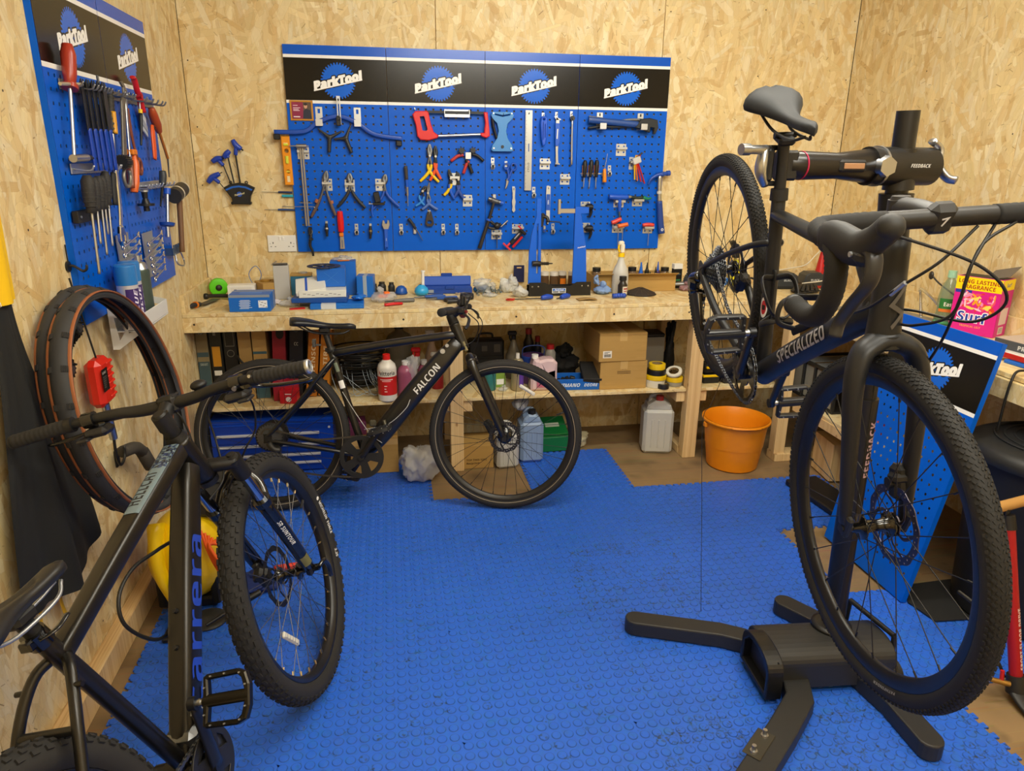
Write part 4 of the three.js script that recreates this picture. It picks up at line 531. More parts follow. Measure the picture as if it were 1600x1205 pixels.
function pegBoardGeo(W, H) {                            // sheet with square perforations and folded edges
const p = 0.0385, hs = 0.0048, nx = 12, ny = 17, x0 = (W - (nx - 1) * p) / 2, y0 = 0.1, P = [], N = [], U = [], z = 0.02;
const q = (a, b, c, d) => { for (const v of [a, b, c, a, c, d]) { P.push(v[0], v[1], v[2] ?? z); U.push(v[0], v[1]); } };
const X1 = x0 - p / 2, X2 = X1 + nx * p, Y1 = y0 - p / 2, Y2 = Y1 + ny * p;
q([0, 0], [W, 0], [W, Y1], [0, Y1]); q([0, Y2], [W, Y2], [W, H], [0, H]); q([0, Y1], [X1, Y1], [X1, Y2], [0, Y2]); q([X2, Y1], [W, Y1], [W, Y2], [X2, Y2]);
for (let i = 0; i < nx; i++) for (let j = 0; j < ny; j++) { const cx = x0 + i * p, cy = y0 + j * p, o = [[-1, -1], [1, -1], [1, 1], [-1, 1]];
for (let k = 0; k < 4; k++) { const a = o[k], b = o[(k + 1) % 4]; q([cx + a[0] * p / 2, cy + a[1] * p / 2], [cx + b[0] * p / 2, cy + b[1] * p / 2], [cx + b[0] * hs, cy + b[1] * hs], [cx + a[0] * hs, cy + a[1] * hs]);
q([cx + a[0] * hs, cy + a[1] * hs, z], [cx + b[0] * hs, cy + b[1] * hs, z], [cx + b[0] * hs, cy + b[1] * hs, z - 0.0015], [cx + a[0] * hs, cy + a[1] * hs, z - 0.0015]); } }
const g = new THREE.BufferGeometry(); g.setAttribute('position', new THREE.Float32BufferAttribute(P, 3)); g.setAttribute('uv', new THREE.Float32BufferAttribute(U, 2)); g.computeVertexNormals();
return mg([g, bx(0.002, H, 0.019, 0.001, H / 2, 0.0095, 0.0005), bx(0.002, H, 0.019, W - 0.001, H / 2, 0.0095, 0.0005), bx(W, 0.002, 0.019, W / 2, 0.001, 0.0095, 0.0005), bx(W, 0.002, 0.019, W / 2, H - 0.001, 0.0095, 0.0005)]);
}
const pegG = pegBoardGeo(0.495, 1.0);
function pegBoard(lab, pos, rot, group) { const b = T('tool_board', lab, 'tool board', pos, rot, group); M('perforated_panel', pegG, mBoard, b); M('header_print', card(0.495, 0.267, 0.2475, 1.0 - 0.1335, 0.0206), mHead, b); return b; }
const BX = 0.4725, BY = 1.0825;
['leftmost blue board on the back wall, with the dishing gauge and level', 'second blue board from left on the back wall, with red hacksaw and pliers', 'third blue board from left on the back wall, with steel ruler and scissors', 'rightmost blue board on the back wall, with bolt cutters and orange screwdrivers'].forEach((l, i) => pegBoard(l, [BX + i * 0.498, BY, 0], 0));
pegBoard('blue board on the left wall nearer the viewer, with black grip screwdrivers', [0, 1.063, 1.625], PI / 2);
pegBoard('blue board on the left wall nearer the corner, with mallet and spanners', [0, 1.063, 1.127], PI / 2);
pegBoard('blue perforated board standing on the floor, leaning against the right workbench', [2.785, 0.008, 1.462], 0);
{ const b = scene.children[scene.children.length - 1]; const up = new V3(0.185, 0.982, 0).normalize(), xx = new V3(0, 0, 1), zz = xx.clone().cross(up); b.quaternion.setFromRotationMatrix(new THREE.Matrix4().makeBasis(xx, up, zz)); }

// ---------- tools hung on the boards: u to the viewer's right, v up, both in metres ----------
function tool(w, name, lab, cat, U, V, grp) { const t = T(name, lab, cat, w === 'B' ? [U, V, 0.021] : [0.021, V, -U], w === 'B' ? 0 : PI / 2, grp); t.q = (u, v, d = 0.018) => [u - U, v - V, d]; return t; }
const lab2 = (n, s) => s;
function bracket(w, lab, U, V, W = 0.05, H = 0.06, lip = 0.02) {      // zinc holder plate with a folded shelf
const t = tool(w, 'tool_bracket', lab, 'bracket', U, V); M('back_plate', ext([[-W / 2, -H / 2], [W / 2, -H / 2], [W / 2, H / 2], [-W / 2, H / 2]], 0.0025, 0, [[-1, -0.012], [1, -0.012], [-1, 0.018], [1, 0.018]].map(([s, y]) => ring(0.005, 8, 0, s * W * 0.27, y))).translate(0, 0, 0.0015), mZinc, t);
M('shelf', [bx(W, 0.0025, lip, 0, 0.004, lip / 2 + 0.002), bx(W, 0.012, 0.0025, 0, 0.009, lip + 0.002)], mZinc, t); return t;
}
function hook(w, lab, U, V, s = 1) { const t = tool(w, 'tool_hook', lab, 'hook', U, V); M('plate', ext([[-0.009, -0.028], [0.009, -0.028], [0.009, 0.03], [-0.009, 0.03]], 0.002, 0, [ring(0.0045, 8, 0, 0, 0.018)]).translate(0, 0, 0.0015), mZinc, t); M('clip_jaw', [bx(0.018, 0.012, 0.016, 0, -0.002, 0.01, 0.003), swp([[-0.007, -0.004, 0.012], [-0.009, -0.014, 0.016], [-0.005, -0.024, 0.014]], 0.003, { rs: 6 }), swp([[0.007, -0.004, 0.012], [0.009, -0.014, 0.016], [0.005, -0.024, 0.014]], 0.003, { rs: 6 })], mZinc, t); M('clip_rubber', bx(0.012, 0.016, 0.01, 0, -0.017, 0.01, 0.003), mBlack, t); return t; }
function peg(t, u, v, len = 0.03) { M('peg', [swp([t.q(u, v, 0), t.q(u, v, len * 0.8), t.q(u, v + 0.008, len)], 0.0022, { rs: 6 }), bx(0.014, 0.03, 0.002, t.q(u, v)[0], t.q(u, v)[1], 0.001)], mZinc, t); }
// pliers: pivot, head tip, two handle ends
function pliers(w, name, lab, cat, pv, tip, A, Bp, { m = mat('#1f4fb4', 0.45), mj = mIron, mb, r = 0.0055, jw = 0.011, bow = 0.4, hs = 0.25, tipR = 0.35 }) {
const t = tool(w, name, lab, cat, pv[0], pv[1]), P = t.q, dx = tip[0] - pv[0], dy = tip[1] - pv[1], L = Math.hypot(dx, dy), nx = -dy / L, ny = dx / L;
for (const s of [-1, 1]) { const e = s < 0 ? A : Bp;
M('jaw', swp([P(pv[0], pv[1]), P(pv[0] + dx * 0.45 + nx * s * -jw * 0.45, pv[1] + dy * 0.45 + ny * s * -jw * 0.45), P(tip[0] + nx * s * -0.001, tip[1] + ny * s * -0.001)], tt => jw * (0.8 - (0.8 - tipR) * tt), { rs: 8, sec: [1, 0.5], up: [0, 0, 1] }), mj, t);
const side = Math.sign((e[0] - pv[0]) * -ny * -1 + 0) || s, mid = [pv[0] + (e[0] - pv[0]) * 0.35, pv[1] + (e[1] - pv[1]) * 0.35], d = [e[0] - pv[0], e[1] - pv[1]], dl = Math.hypot(d[0], d[1]), o = s * bow * 0.06;
const off = [-d[1] / dl * o * -1, d[0] / dl * o * -1];
const pts = [P(pv[0], pv[1]), P(mid[0] + off[0] * 0.5, mid[1] + off[1] * 0.5), P(pv[0] + d[0] * 0.7 + off[0] * 0.35, pv[1] + d[1] * 0.7 + off[1] * 0.35), P(e[0], e[1])];
const c = new THREE.CatmullRomCurve3(pts.map(vec)), sub = (a, b) => Array.from({ length: 9 }, (_, i) => c.getPoint(a + (b - a) * i / 8));
const h = M('handle', swp(sub(hs, 1), tt => r * (1 + 0.25 * Math.sin(PI * tt)), { rs: 8, sec: [1.15, 0.8], up: [0, 0, 1] }), s < 0 ? m : (mb || m), t);
M('tang', swp(sub(0, hs + 0.05), r * 0.85, { rs: 8, sec: [1.15, 0.6], up: [0, 0, 1], n: 8 }), mj, t); }
M('pivot', cyl(P(pv[0], pv[1], 0.011), P(pv[0], pv[1], 0.026), 0.006, 0.006, 12), mSteel, t); return t;
}
function driver(w, lab, top, tip, hl, { m = mBlack, r = 0.011, sr = 0.0025, mc, d = 0.03, ms = mSteel, name = 'screwdriver', fl } = {}) {
const t = tool(w, name, lab, 'screwdriver', top[0], top[1]), dx = tip[0] - top[0], dy = tip[1] - top[1], L = Math.hypot(dx, dy), P = k => t.q(top[0] + dx * k / L, top[1] + dy * k / L, d);
M('handle', swp([P(0), P(hl * 0.15), P(hl * 0.4), P(hl * 0.7), P(hl * 0.86), P(hl)], k => r * [0.55, 0.98, 1, 0.92, 0.68, 0.8][Math.round(k * 5)], { rs: 10, lin: true }), m, t);
if (mc) M('handle_inlay', swp([P(hl * 0.3), P(hl * 0.55), P(hl * 0.8)], k => r * [1.03, 1.0, 0.85][Math.round(k * 2)], { rs: 10, lin: true, sec: [0.7, 1.06] }), mc, t);
M('shaft', swp([P(hl - 0.003), P(L - 0.01), P(L)], k => k < 0.9 ? sr : sr * 0.8, { rs: 7, lin: true }), ms, t); return t;
}
// --- back wall, board 1
{
let t = tool('B', 'dishing_gauge', 'blue arched wheel dishing gauge with black end blocks and steel slider', 'gauge', 0.72, 1.762), P = t.q;
M('arch_bar', swp([P(0.404, 1.677), P(0.52, 1.679), P(0.57, 1.69), P(0.622, 1.728), P(0.72, 1.757), P(0.81, 1.728), P(0.872, 1.685), P(0.93, 1.667), P(1.035, 1.655)], 0.0115, { rs: 10, sec: [1, 0.8], up: [0, 0, 1], n: 60, sq: 4 }), mat('#0d49ae', 0.35), t);
for (const [u, v] of [[0.415, 1.655], [1.018, 1.631]]) M('end_block', bx(0.03, 0.028, 0.03, ...P(u, v), 0.004), mBlack, t);
M('slider', ext([[-0.009, -0.072], [0.009, -0.072], [0.009, 0.062], [-0.009, 0.062]], 0.004, 0.0006, [[[-0.003, -0.06], [0.003, -0.06], [0.003, 0.05], [-0.003, 0.05]]]).translate(0.006, 0.027, 0.032), mZinc, t);
M('clamp_knob', [cyl(P(0.722, 1.748, 0.03), P(0.722, 1.748, 0.052), 0.012, 0.01, 12), bx(0.022, 0.036, 0.014, ...P(0.722, 1.728, 0.036), 0.003)], mBlack, t);
for (const [u, k] of [[0.626, 'left'], [0.815, 'right']]) { t = tool('B', 'wide_hook', `wide zinc hook carrying the ${k} shoulder of the dishing gauge`, 'hook', u, 1.755); M('plate', ext([[-0.017, -0.045], [0.017, -0.045], [0.017, 0.045], [-0.017, 0.045]], 0.002, 0, [[[-0.006, 0.015], [0.006, 0.015], [0.006, 0.036], [-0.006, 0.036]]]).translate(0, 0, 0.002), mZinc, t); M('hook_lip', [bx(0.034, 0.003, 0.032, 0, -0.043, 0.018), bx(0.034, 0.032, 0.003, 0, -0.03, 0.034)], mZinc, t); }
t = tool('B', 'framed_card', 'small framed maroon card stuck beside the dishing gauge', 'card', 0.543, 1.781); M('gilt_frame', ext([[-0.056, -0.048], [0.056, -0.048], [0.056, 0.048], [-0.056, 0.048]], 0.004, 0.001, [[[-0.047, -0.039], [0.047, -0.039], [0.047, 0.039], [-0.047, 0.039]]]).translate(0, 0, 0.003), mat('#b88434', 0.4, 0.5), t);
M('printed_card', card(0.096, 0.08, 0, 0, 0.0035), label(256, 214, '#8a1844', [x => { x.fillStyle = '#f0d8e0'; for (const [y, w] of [[40, 60], [70, 92], [88, 70], [104, 84]]) x.fillRect(20, y, w, 8); x.fillStyle = '#f6eef0'; x.fillRect(20, 180, 84, 12); x.fillStyle = '#5a4638'; x.fillRect(150, 0, 106, 214); x.fillStyle = '#1d2338'; x.beginPath(); x.moveTo(140, 214); x.lineTo(150, 110); x.lineTo(190, 84); x.lineTo(240, 100); x.lineTo(256, 214); x.fill(); x.fillStyle = '#c99a7c'; x.beginPath(); x.ellipse(182, 52, 22, 30, 0, 0, 7); x.fill(); x.fillStyle = '#2c1d14'; x.beginPath(); x.ellipse(182, 28, 24, 16, 0, 0, 7); x.fill(); }]), t);
t = tool('B', 'spirit_level', 'orange spirit level hanging at the left edge of the boards', 'level', 0.455, 1.54); t.rotation.z = 0.012; t.position.z = 0.012;
M('body', ext([[-0.021, -0.118], [0.021, -0.118], [0.021, 0.118], [-0.021, 0.118]], 0.022, 0.003, [ring(0.01, 14, 0, 0.001, 0.048), ring(0.009, 14, 0, 0, -0.052)]).translate(0, 0, 0.016), mat('#e8920c', 0.4), t); M('vial', [cyl([0, -0.012, 0.028], [0, 0.024, 0.028], 0.008, 0.008, 12), cyl([-0.01, 0.078, 0.028], [0.012, 0.078, 0.028], 0.006, 0.006, 12)], mat('#d7e04a', 0.15), t);
M('end_vial', cyl([-0.009, -0.052, 0.018], [0.009, -0.052, 0.018], 0.0065, 0.0065, 12), mat('#d7c04a', 0.2), t); M('white_print', [bx(0.02, 0.014, 0.001, 0, 0.08, 0.0275), bx(0.014, 0.03, 0.001, 0, -0.088, 0.0275)], mat('#e9d5a8', 0.5), t);
bracket('B', 'zinc bracket behind the head of the tall steel gauge', 0.536, 1.578, 0.058, 0.058, 0.018);
t = tool('B', 'alignment_gauge', 'tall steel alignment gauge with a cross head, left side of the boards', 'gauge', 0.53, 1.612); P = t.q;
M('cross_bar', cyl(P(0.472, 1.612, 0.03), P(0.567, 1.612, 0.03), 0.0035, 0.0035, 10), mSteel, t); M('head_sleeve', cyl(P(0.507, 1.612, 0.03), P(0.556, 1.612, 0.03), 0.0105, 0.0105, 16), mSteel, t);
M('twin_bar', [-1, 1].map(s => at(bx(0.0085, 0.39, 0.006, 0, 0, 0, 0.001), s * 0.006 + 0.002, -0.2, 0.026 + s * 0.001, 0, 0, 0.009)), mat('#a5a29a', 0.38, 0.9), t); M('guide_pin', cyl(P(0.5, 1.335, 0.024), P(0.565, 1.333, 0.024), 0.0022, 0.0022, 8), mSteel, t);
const yw = (lab, c, a, b, s, rot) => { const t = tool('B', 'three_way_key', lab, 'hex key', c[0], c[1]), P = t.q; for (const e of [a, b]) M('arm', [swp([P(...c), P(c[0] * 0.6 + e[0] * 0.4, c[1] * 0.6 + e[1] * 0.4), P(...e)], k => 0.011 - 0.0075 * k, { rs: 8, sec: [1, 0.7], up: [0, 0, 1] })], mat('#3c3e40', 0.4, 0.5), t);
M('socket_arm', swp([P(...c), P(c[0] * 0.5 + s[0] * 0.5, c[1] * 0.5 + s[1] * 0.5), P(...s)], k => 0.0105 - 0.002 * k, { rs: 8, up: [0, 0, 1] }), mat('#3c3e40', 0.4, 0.5), t); M('socket', cyl(P(c[0] * 0.4 + s[0] * 0.6, c[1] * 0.4 + s[1] * 0.6), P(...s), 0.0078, 0.0078, 10), mSteel, t); M('hub_boss', ball(...P(...c), 0.014, 10, [1, 1, 0.6]), mat('#3c3e40', 0.4, 0.5), t); };
yw('grey three-way key below the dishing gauge, left one of the pair', [0.672, 1.655], [0.616, 1.697], [0.735, 1.687], [0.665, 1.583]); yw('grey three-way key below the dishing gauge, right one of the pair', [0.752, 1.652], [0.78, 1.716], [0.69, 1.648], [0.777, 1.582]);
bracket('B', 'zinc bracket holding the slip-joint pump pliers', 0.644, 1.424); bracket('B', 'zinc bracket holding the cable cutters', 0.758, 1.42); bracket('B', 'zinc bracket holding the blue combination pliers', 0.914, 1.425);
t = pliers('B', 'pump_pliers', 'large steel pump pliers with brown grip bands', 'pliers', [0.635, 1.44], [0.645, 1.493], [0.554, 1.262], [0.678, 1.27], { m: mat('#5d4a44', 0.5), r: 0.006, jw: 0.016, bow: 0.25, hs: 0.4 }); M('grip_band', [cyl(t.q(0.591, 1.352), t.q(0.583, 1.336), 0.0095, 0.0095, 10), cyl(t.q(0.66, 1.345), t.q(0.664, 1.33), 0.0095, 0.0095, 10)], mat('#a2623c', 0.5), t);
pliers('B', 'cable_cutter', 'cable cutters with long black and blue handles', 'pliers', [0.76, 1.437], [0.76, 1.482], [0.69, 1.314], [0.832, 1.308], { m: mat('#22262c', 0.5), r: 0.0062, jw: 0.017, bow: 0.5 });
pliers('B', 'combination_pliers', 'wide open blue handled pliers at the right of the first board', 'pliers', [0.935, 1.435], [0.942, 1.478], [0.868, 1.3], [1.008, 1.314], { r: 0.0055, jw: 0.016, bow: 0.6 });
t = tool('B', 'chain_breaker', 'black and blue chain breaker hanging under the blue pliers', 'chain tool', 0.9, 1.36); M('body', [at(bx(0.03, 0.055, 0.016, 0, 0, 0, 0.004), -0.006, 0.004, 0.03, 0, 0, 0.2), bx(0.062, 0.014, 0.016, 0.002, -0.03, 0.03, 0.004)], mat('#15181c', 0.4), t); M('driver_screw', cyl([-0.05, -0.03, 0.03], [-0.012, -0.03, 0.03], 0.0035, 0.0035, 8), mSteel, t); M('lever', swp([[-0.03, -0.035, 0.03], [-0.035, -0.07, 0.03], [-0.03, -0.1, 0.03]], 0.005, { rs: 8 }), mPBlue, t);
[['thin steel pick with dark blue handle, upper one left of the boards', 1.386, 0.314, 0.465, 0.395, mat('#23345f', 0.4)], ['thin steel pick with navy handle, lower one left of the boards', 1.298, 0.32, 0.473, 0.386, mat('#234a8c', 0.4)]].forEach(([l, v, a, b, c, m]) => { const t = tool('B', 'wall_pick', l, 'pick', a, v); t.position.z = 0; M('handle', swp([[c - a, 0, 0.01], [c - a + 0.03, 0, 0.01], [b - a, -0.002, 0.01]], 0.005, { rs: 8 }), m, t); M('needle', cyl([0, 0.001, 0.01], [c - a, 0, 0.01], 0.0014, 0.0016, 6), mSteel, t); M('nail_hook', cyl([c - a + 0.005, -0.004, 0], [c - a + 0.005, -0.004, 0.018], 0.0016, 0.0016, 6), mDark, t); });
t = tool('B', 'wall_pick', 'thin pick with pale teal handle left of the boards', 'pick', 0.412, 1.367); t.position.z = 0; M('handle', swp([[0, 0, 0.012], [0.03, 0, 0.012], [0.056, 0, 0.012]], 0.007, { rs: 8 }), mat('#2fa8c0', 0.35), t);
t = tool('B', 'steel_rod', 'thin bright rod lying across the foot of the alignment gauge', 'rod', 0.412, 1.315); t.position.z = 0.032; M('rod', cyl([0, 0, 0.01], [0.158, 0, 0.01], 0.002, 0.002, 8), mSteel, t); M('wire_end', swp([[0.158, 0, 0.01], [0.163, -0.006, 0.01], [0.158, -0.012, 0.01]], 0.0018, { rs: 6 }), mSteel, t);
t = tool('B', 'power_socket', 'white double wall socket below the left tool board', 'socket', 0.3915, 1.124); t.position.z = 0; M('face_plate', bx(0.146, 0.086, 0.01, 0, 0, 0.005, 0.003), mWhite, t); for (const s of [-1, 1]) M('rocker', at(bx(0.011, 0.02, 0.005, 0, 0, 0, 0.001), s * 0.008, 0.026, 0.0115, 0.12), mat('#f4f4f2', 0.35), t); for (const s of [-1, 1]) M('pin_slots', [bx(0.004, 0.009, 0.001, s * 0.045, 0.004, 0.0102), bx(0.007, 0.003, 0.001, s * 0.045 - 0.011, -0.015, 0.0102), bx(0.007, 0.003, 0.001, s * 0.045 + 0.011, -0.015, 0.0102)], mat('#222', 0.6), t); M('plate_screw', [-1, 1].map(s => at(new THREE.CylinderGeometry(0.003, 0.003, 0.002, 10), s * 0.06, 0, 0.0105, PI / 2)), mZinc, t);
t = tool('B', 'lever_puller', 'black lever tool dangling at the lower left board corner', 'lever', 0.544, 1.2); P = t.q; M('body', [bx(0.02, 0.045, 0.016, 0, -0.01, 0.022, 0.004), swp([P(0.546, 1.17, 0.024), P(0.538, 1.12, 0.026), P(0.548, 1.09, 0.026), P(0.55, 1.063, 0.026)], k => 0.008 - 0.002 * k, { rs: 8 }), cyl(P(0.536, 1.15, 0.028), P(0.556, 1.15, 0.028), 0.006, 0.006, 10)], mat('#131313', 0.45), t); M('spring_clip', swp([P(0.54, 1.21), P(0.555, 1.19, 0.03), P(0.545, 1.17, 0.032)], 0.003, { rs: 6 }), mIron, t);
t = tool('B', 'flat_scraper', 'red handled flat scraper with orange collar', 'scraper', 0.701, 1.29); P = t.q; M('handle', swp([P(0.7, 1.292), P(0.7, 1.26), P(0.701, 1.21), P(0.7, 1.185)], k => 0.0135 + 0.003 * Math.sin(PI * k), { rs: 10, sec: [1, 0.7], up: [0, 0, 1] }), mat('#d8151b', 0.25), t); M('collar', bx(0.022, 0.022, 0.016, ...P(0.701, 1.172), 0.004), mOrange, t); M('blade', ext([[-0.009, 0], [0.009, 0], [0.012, -0.066], [-0.012, -0.066]], 0.003, 0, [[[-0.0015, -0.06], [0.0015, -0.06], [0.0015, -0.02], [-0.0015, -0.02]]]).translate(0.002, -0.126, 0.018), mSteel, t);
for (const [u, v, l, k] of [[0.628, 1.2, 'small black nipple driver clipped low on the first board', 0], [0.853, 1.186, 'small black punch clipped beside the adjustable spanner', 1]]) { t = tool('B', 'small_driver', l, 'driver', u, v); M('body', [cyl([0, 0.03, 0.022], [0, -0.01, 0.024], 0.007, 0.0095, 10), cyl([0, -0.01, 0.024], [k * -0.003, -0.036, 0.024], 0.0075, 0.006, 10)], mBlack, t); M('collar', cyl([0, 0.008, 0.022], [0, 0.0, 0.023], 0.0105, 0.0105, 12), k ? mat('#8a7a52', 0.4, 0.8) : mSteel, t); M('clip', bx(0.012, 0.03, 0.004, 0, 0.026, 0.003), mZinc, t); }
t = tool('B', 'adjustable_spanner', 'adjustable spanner with blue handle hanging jaw up', 'spanner', 0.933, 1.22); P = t.q; M('head', ext([[-0.012, -0.022], [0.012, -0.022], [0.021, 0.002], [0.018, 0.026], [0.009, 0.026], [0.006, 0.008], [-0.004, 0.008], [-0.008, 0.026], [-0.017, 0.024], [-0.021, 0]], 0.009, 0.002).translate(0.001, 0, 0.018), mSteel, t); M('handle', ext([[-0.01, -0.02], [0.01, -0.02], [0.0095, -0.12], [0, -0.132], [-0.0095, -0.12]], 0.009, 0.002, [ring(0.004, 10, 0, 0, -0.12)]).translate(0, 0, 0.018), mPBlue, t); M('handle_print', card(0.006, 0.04, 0, -0.075, 0.0232), label(16, 96, '#1657c9', [['PARK', 8, 48, 14, '#cfd8ea', 'bold', PI / 2]]), t);
}
// --- back wall, board 2
{
let t = tool('B', 'detail_brush', 'narrow brush with black grip and steel tip', 'brush', 1.05, 1.45), P = t.q; M('grip', swp([P(1.048, 1.521), P(1.049, 1.49), P(1.051, 1.452)], k => 0.01 - 0.002 * Math.abs(k - 0.4), { rs: 10 }), mat('#3a3634', 0.6), t); M('collar', cyl(P(1.051, 1.452), P(1.052, 1.415), 0.009, 0.007, 10), mPBlue, t); M('shaft', [cyl(P(1.052, 1.415), P(1.053, 1.37), 0.008, 0.006, 10), cyl(P(1.053, 1.37), P(1.053, 1.318), 0.003, 0.002, 8)], mSteel, t); peg(t, 1.051, 1.405);
t = tool('B', 'hacksaw', 'red framed hacksaw hanging across the second board', 'saw', 1.28, 1.785); P = t.q;
const o = (a) => a.map(([u, v]) => [u - 1.28, v - 1.785]);
M('red_handle', ext(o([[1.09, 1.772], [1.105, 1.788], [1.165, 1.79], [1.172, 1.782], [1.182, 1.73], [1.196, 1.69], [1.222, 1.672], [1.214, 1.66], [1.17, 1.648], [1.128, 1.65], [1.112, 1.668], [1.106, 1.72]]), 0.022, 0.004, [o([[1.122, 1.766], [1.152, 1.77], [1.158, 1.75], [1.17, 1.7], [1.16, 1.69], [1.136, 1.692], [1.13, 1.72]])]).translate(0, 0, 0.024), mat('#d8161b', 0.35), t);
M('red_front', ext(o([[1.455, 1.79], [1.476, 1.79], [1.482, 1.74], [1.488, 1.674], [1.47, 1.664], [1.45, 1.67], [1.436, 1.678], [1.438, 1.688], [1.458, 1.69], [1.464, 1.74]]), 0.02, 0.004).translate(0, 0, 0.024), mat('#d8161b', 0.35), t);
M('saw_blade', bx(0.31, 0.013, 0.002, ...P(1.31, 1.786, 0.026), 0.0005), mat('#2b2d30', 0.4, 0.7), t); M('frame_bar', [cyl(P(1.2, 1.669, 0.024), P(1.45, 1.682, 0.024), 0.008, 0.008, 12)], mSteel, t); M('tension_pin', cyl(P(1.105, 1.795, 0.018), P(1.102, 1.805, 0.018), 0.004, 0.003, 8), mSteel, t);
t = tool('B', 'saw_bracket', 'pressed zinc tray bracket the hacksaw blade hangs on', 'bracket', 1.318, 1.782); M('tray', [bx(0.128, 0.04, 0.003, 0, 0, 0.003, 0.001), bx(0.128, 0.003, 0.024, 0, -0.019, 0.014, 0.001), bx(0.128, 0.016, 0.003, 0, -0.012, 0.034, 0.001), bx(0.003, 0.036, 0.03, -0.064, 0, 0.017), bx(0.003, 0.036, 0.03, 0.064, 0, 0.017)], mZinc, t); M('slot', bx(0.012, 0.014, 0.001, 0, 0.002, 0.0052), mBlack, t);
const yel = mat('#e8c400', 0.4), orr = mat('#e0521c', 0.4);
pliers('B', 'yellow_pliers', 'combination pliers with yellow and black handles', 'pliers', [1.174, 1.572], [1.174, 1.63], [1.12, 1.444], [1.219, 1.441], { m: yel, r: 0.006, jw: 0.015, bow: 0.9 });
pliers('B', 'stripping_pliers', 'wire pliers with orange handles beside the yellow pliers', 'pliers', [1.204, 1.57], [1.204, 1.622], [1.172, 1.448], [1.229, 1.456], { m: orr, r: 0.006, jw: 0.013, bow: 0.5, mj: mDark });
t = tool('B', 'punch_pliers', 'crossed revolving punch pliers with red and black handles', 'pliers', 1.37, 1.575); P = t.q; for (const [a, b, m] of [[[1.284, 1.547], [1.35, 1.58], mat('#b5302c', 0.4)], [[1.456, 1.549], [1.39, 1.585], mBlack], [[1.349, 1.485], [1.378, 1.55], mat('#b5302c', 0.4)], [[1.397, 1.486], [1.362, 1.555], mBlack]]) M('handle', swp([P(...a), P((a[0] + b[0]) / 2, (a[1] + b[1]) / 2 + 0.008), P(...b)], 0.0075, { rs: 8, sec: [1.1, 0.8], up: [0, 0, 1] }), m, t);
M('punch_wheel', [cyl(P(1.34, 1.6, 0.02), P(1.34, 1.6, 0.032), 0.014, 0.014, 14), cyl(P(1.4, 1.602, 0.02), P(1.4, 1.602, 0.032), 0.013, 0.013, 14), ...[...Array(7)].map((_, i) => cyl(P(1.34, 1.6, 0.026), P(1.34 + 0.022 * Math.cos(i * 0.9), 1.6 + 0.022 * Math.sin(i * 0.9), 0.026), 0.003, 0.003, 6)), ...[...Array(7)].map((_, i) => cyl(P(1.4, 1.602, 0.026), P(1.4 + 0.02 * Math.cos(i * 0.9), 1.602 + 0.02 * Math.sin(i * 0.9), 0.026), 0.003, 0.003, 6))], mDark, t); M('spring_plate', bx(0.03, 0.034, 0.004, ...P(1.374, 1.575, 0.03), 0.001), mZinc, t);
bracket('B', 'zinc bracket under the short blue and yellow cutters', 1.303, 1.456, 0.05, 0.062); bracket('B', 'empty folded zinc bracket right of the short blue and yellow cutters', 1.371, 1.345, 0.05, 0.06, 0.026);
pliers('B', 'side_cutter', 'short side cutters with one yellow handle', 'pliers', [1.282, 1.46], [1.272, 1.506], [1.245, 1.373], [1.3, 1.354], { m: yel, mb: mPBlue, r: 0.006, jw: 0.011, bow: 0.5, mj: mDark });
pliers('B', 'end_cutter', 'short dark nippers with blue handles next to the yellow side cutters', 'pliers', [1.322, 1.455], [1.318, 1.49], [1.296, 1.36], [1.35, 1.356], { m: mat('#25479a', 0.45), r: 0.0062, jw: 0.015, bow: 0.5, mj: mDark });
pliers('B', 'needle_pliers', 'needle nose pliers with blue handles low on the second board', 'pliers', [1.16, 1.385], [1.168, 1.437], [1.127, 1.3], [1.21, 1.3], { m: mat('#4a6cb4', 0.45), r: 0.0055, jw: 0.01, bow: 0.8, tipR: 0.16 });
pliers('B', 'bent_pliers', 'small bent pliers with light blue handles behind the needle nose pliers', 'pliers', [1.132, 1.395], [1.152, 1.42], [1.094, 1.318], [1.14, 1.322], { m: mat('#2f86d8', 0.4), r: 0.0045, jw: 0.012, bow: 0.7, mj: mDark });
t = tool('B', 'bottle_opener', 'dark flat opener hanging under the needle nose pliers', 'opener', 1.165, 1.28); M('plate', ext([[-0.01, 0.01], [0.01, 0.01], [0.02, -0.03], [0.024, -0.055], [0.014, -0.068], [-0.014, -0.068], [-0.024, -0.055], [-0.02, -0.03]], 0.004, 0.001, [ring(0.004, 10, 0, 0, -0.002), [...ring(0.012, 16, 0, 0, -0.046, 0.009)]]).translate(0, 0, 0.014), mat('#3d3733', 0.45, 0.5), t); peg(t, 1.165, 1.28, 0.022);
t = tool('B', 'hook_pick', 'black handled bent pick low on the second board', 'pick', 1.085, 1.2); P = t.q; M('handle', swp([P(1.053, 1.253), P(1.07, 1.232), P(1.09, 1.2)], k => 0.009 - 0.002 * k, { rs: 8 }), mat('#23262a', 0.5), t); M('blade', swp([P(1.09, 1.2), P(1.108, 1.17), P(1.126, 1.138)], k => 0.004 - 0.002 * k, { rs: 6 }), mIron, t); M('clip', bx(0.018, 0.04, 0.01, ...P(1.086, 1.192, 0.008), 0.003), mZinc, t);
hook('B', 'empty clip on the bottom row of the first board', 0.78, 1.196); hook('B', 'empty clip left of the bent black pick', 1.014, 1.195); hook('B', 'left one of two empty clips near the hammer', 1.238, 1.194); hook('B', 'right one of two empty clips near the hammer', 1.312, 1.193);
}
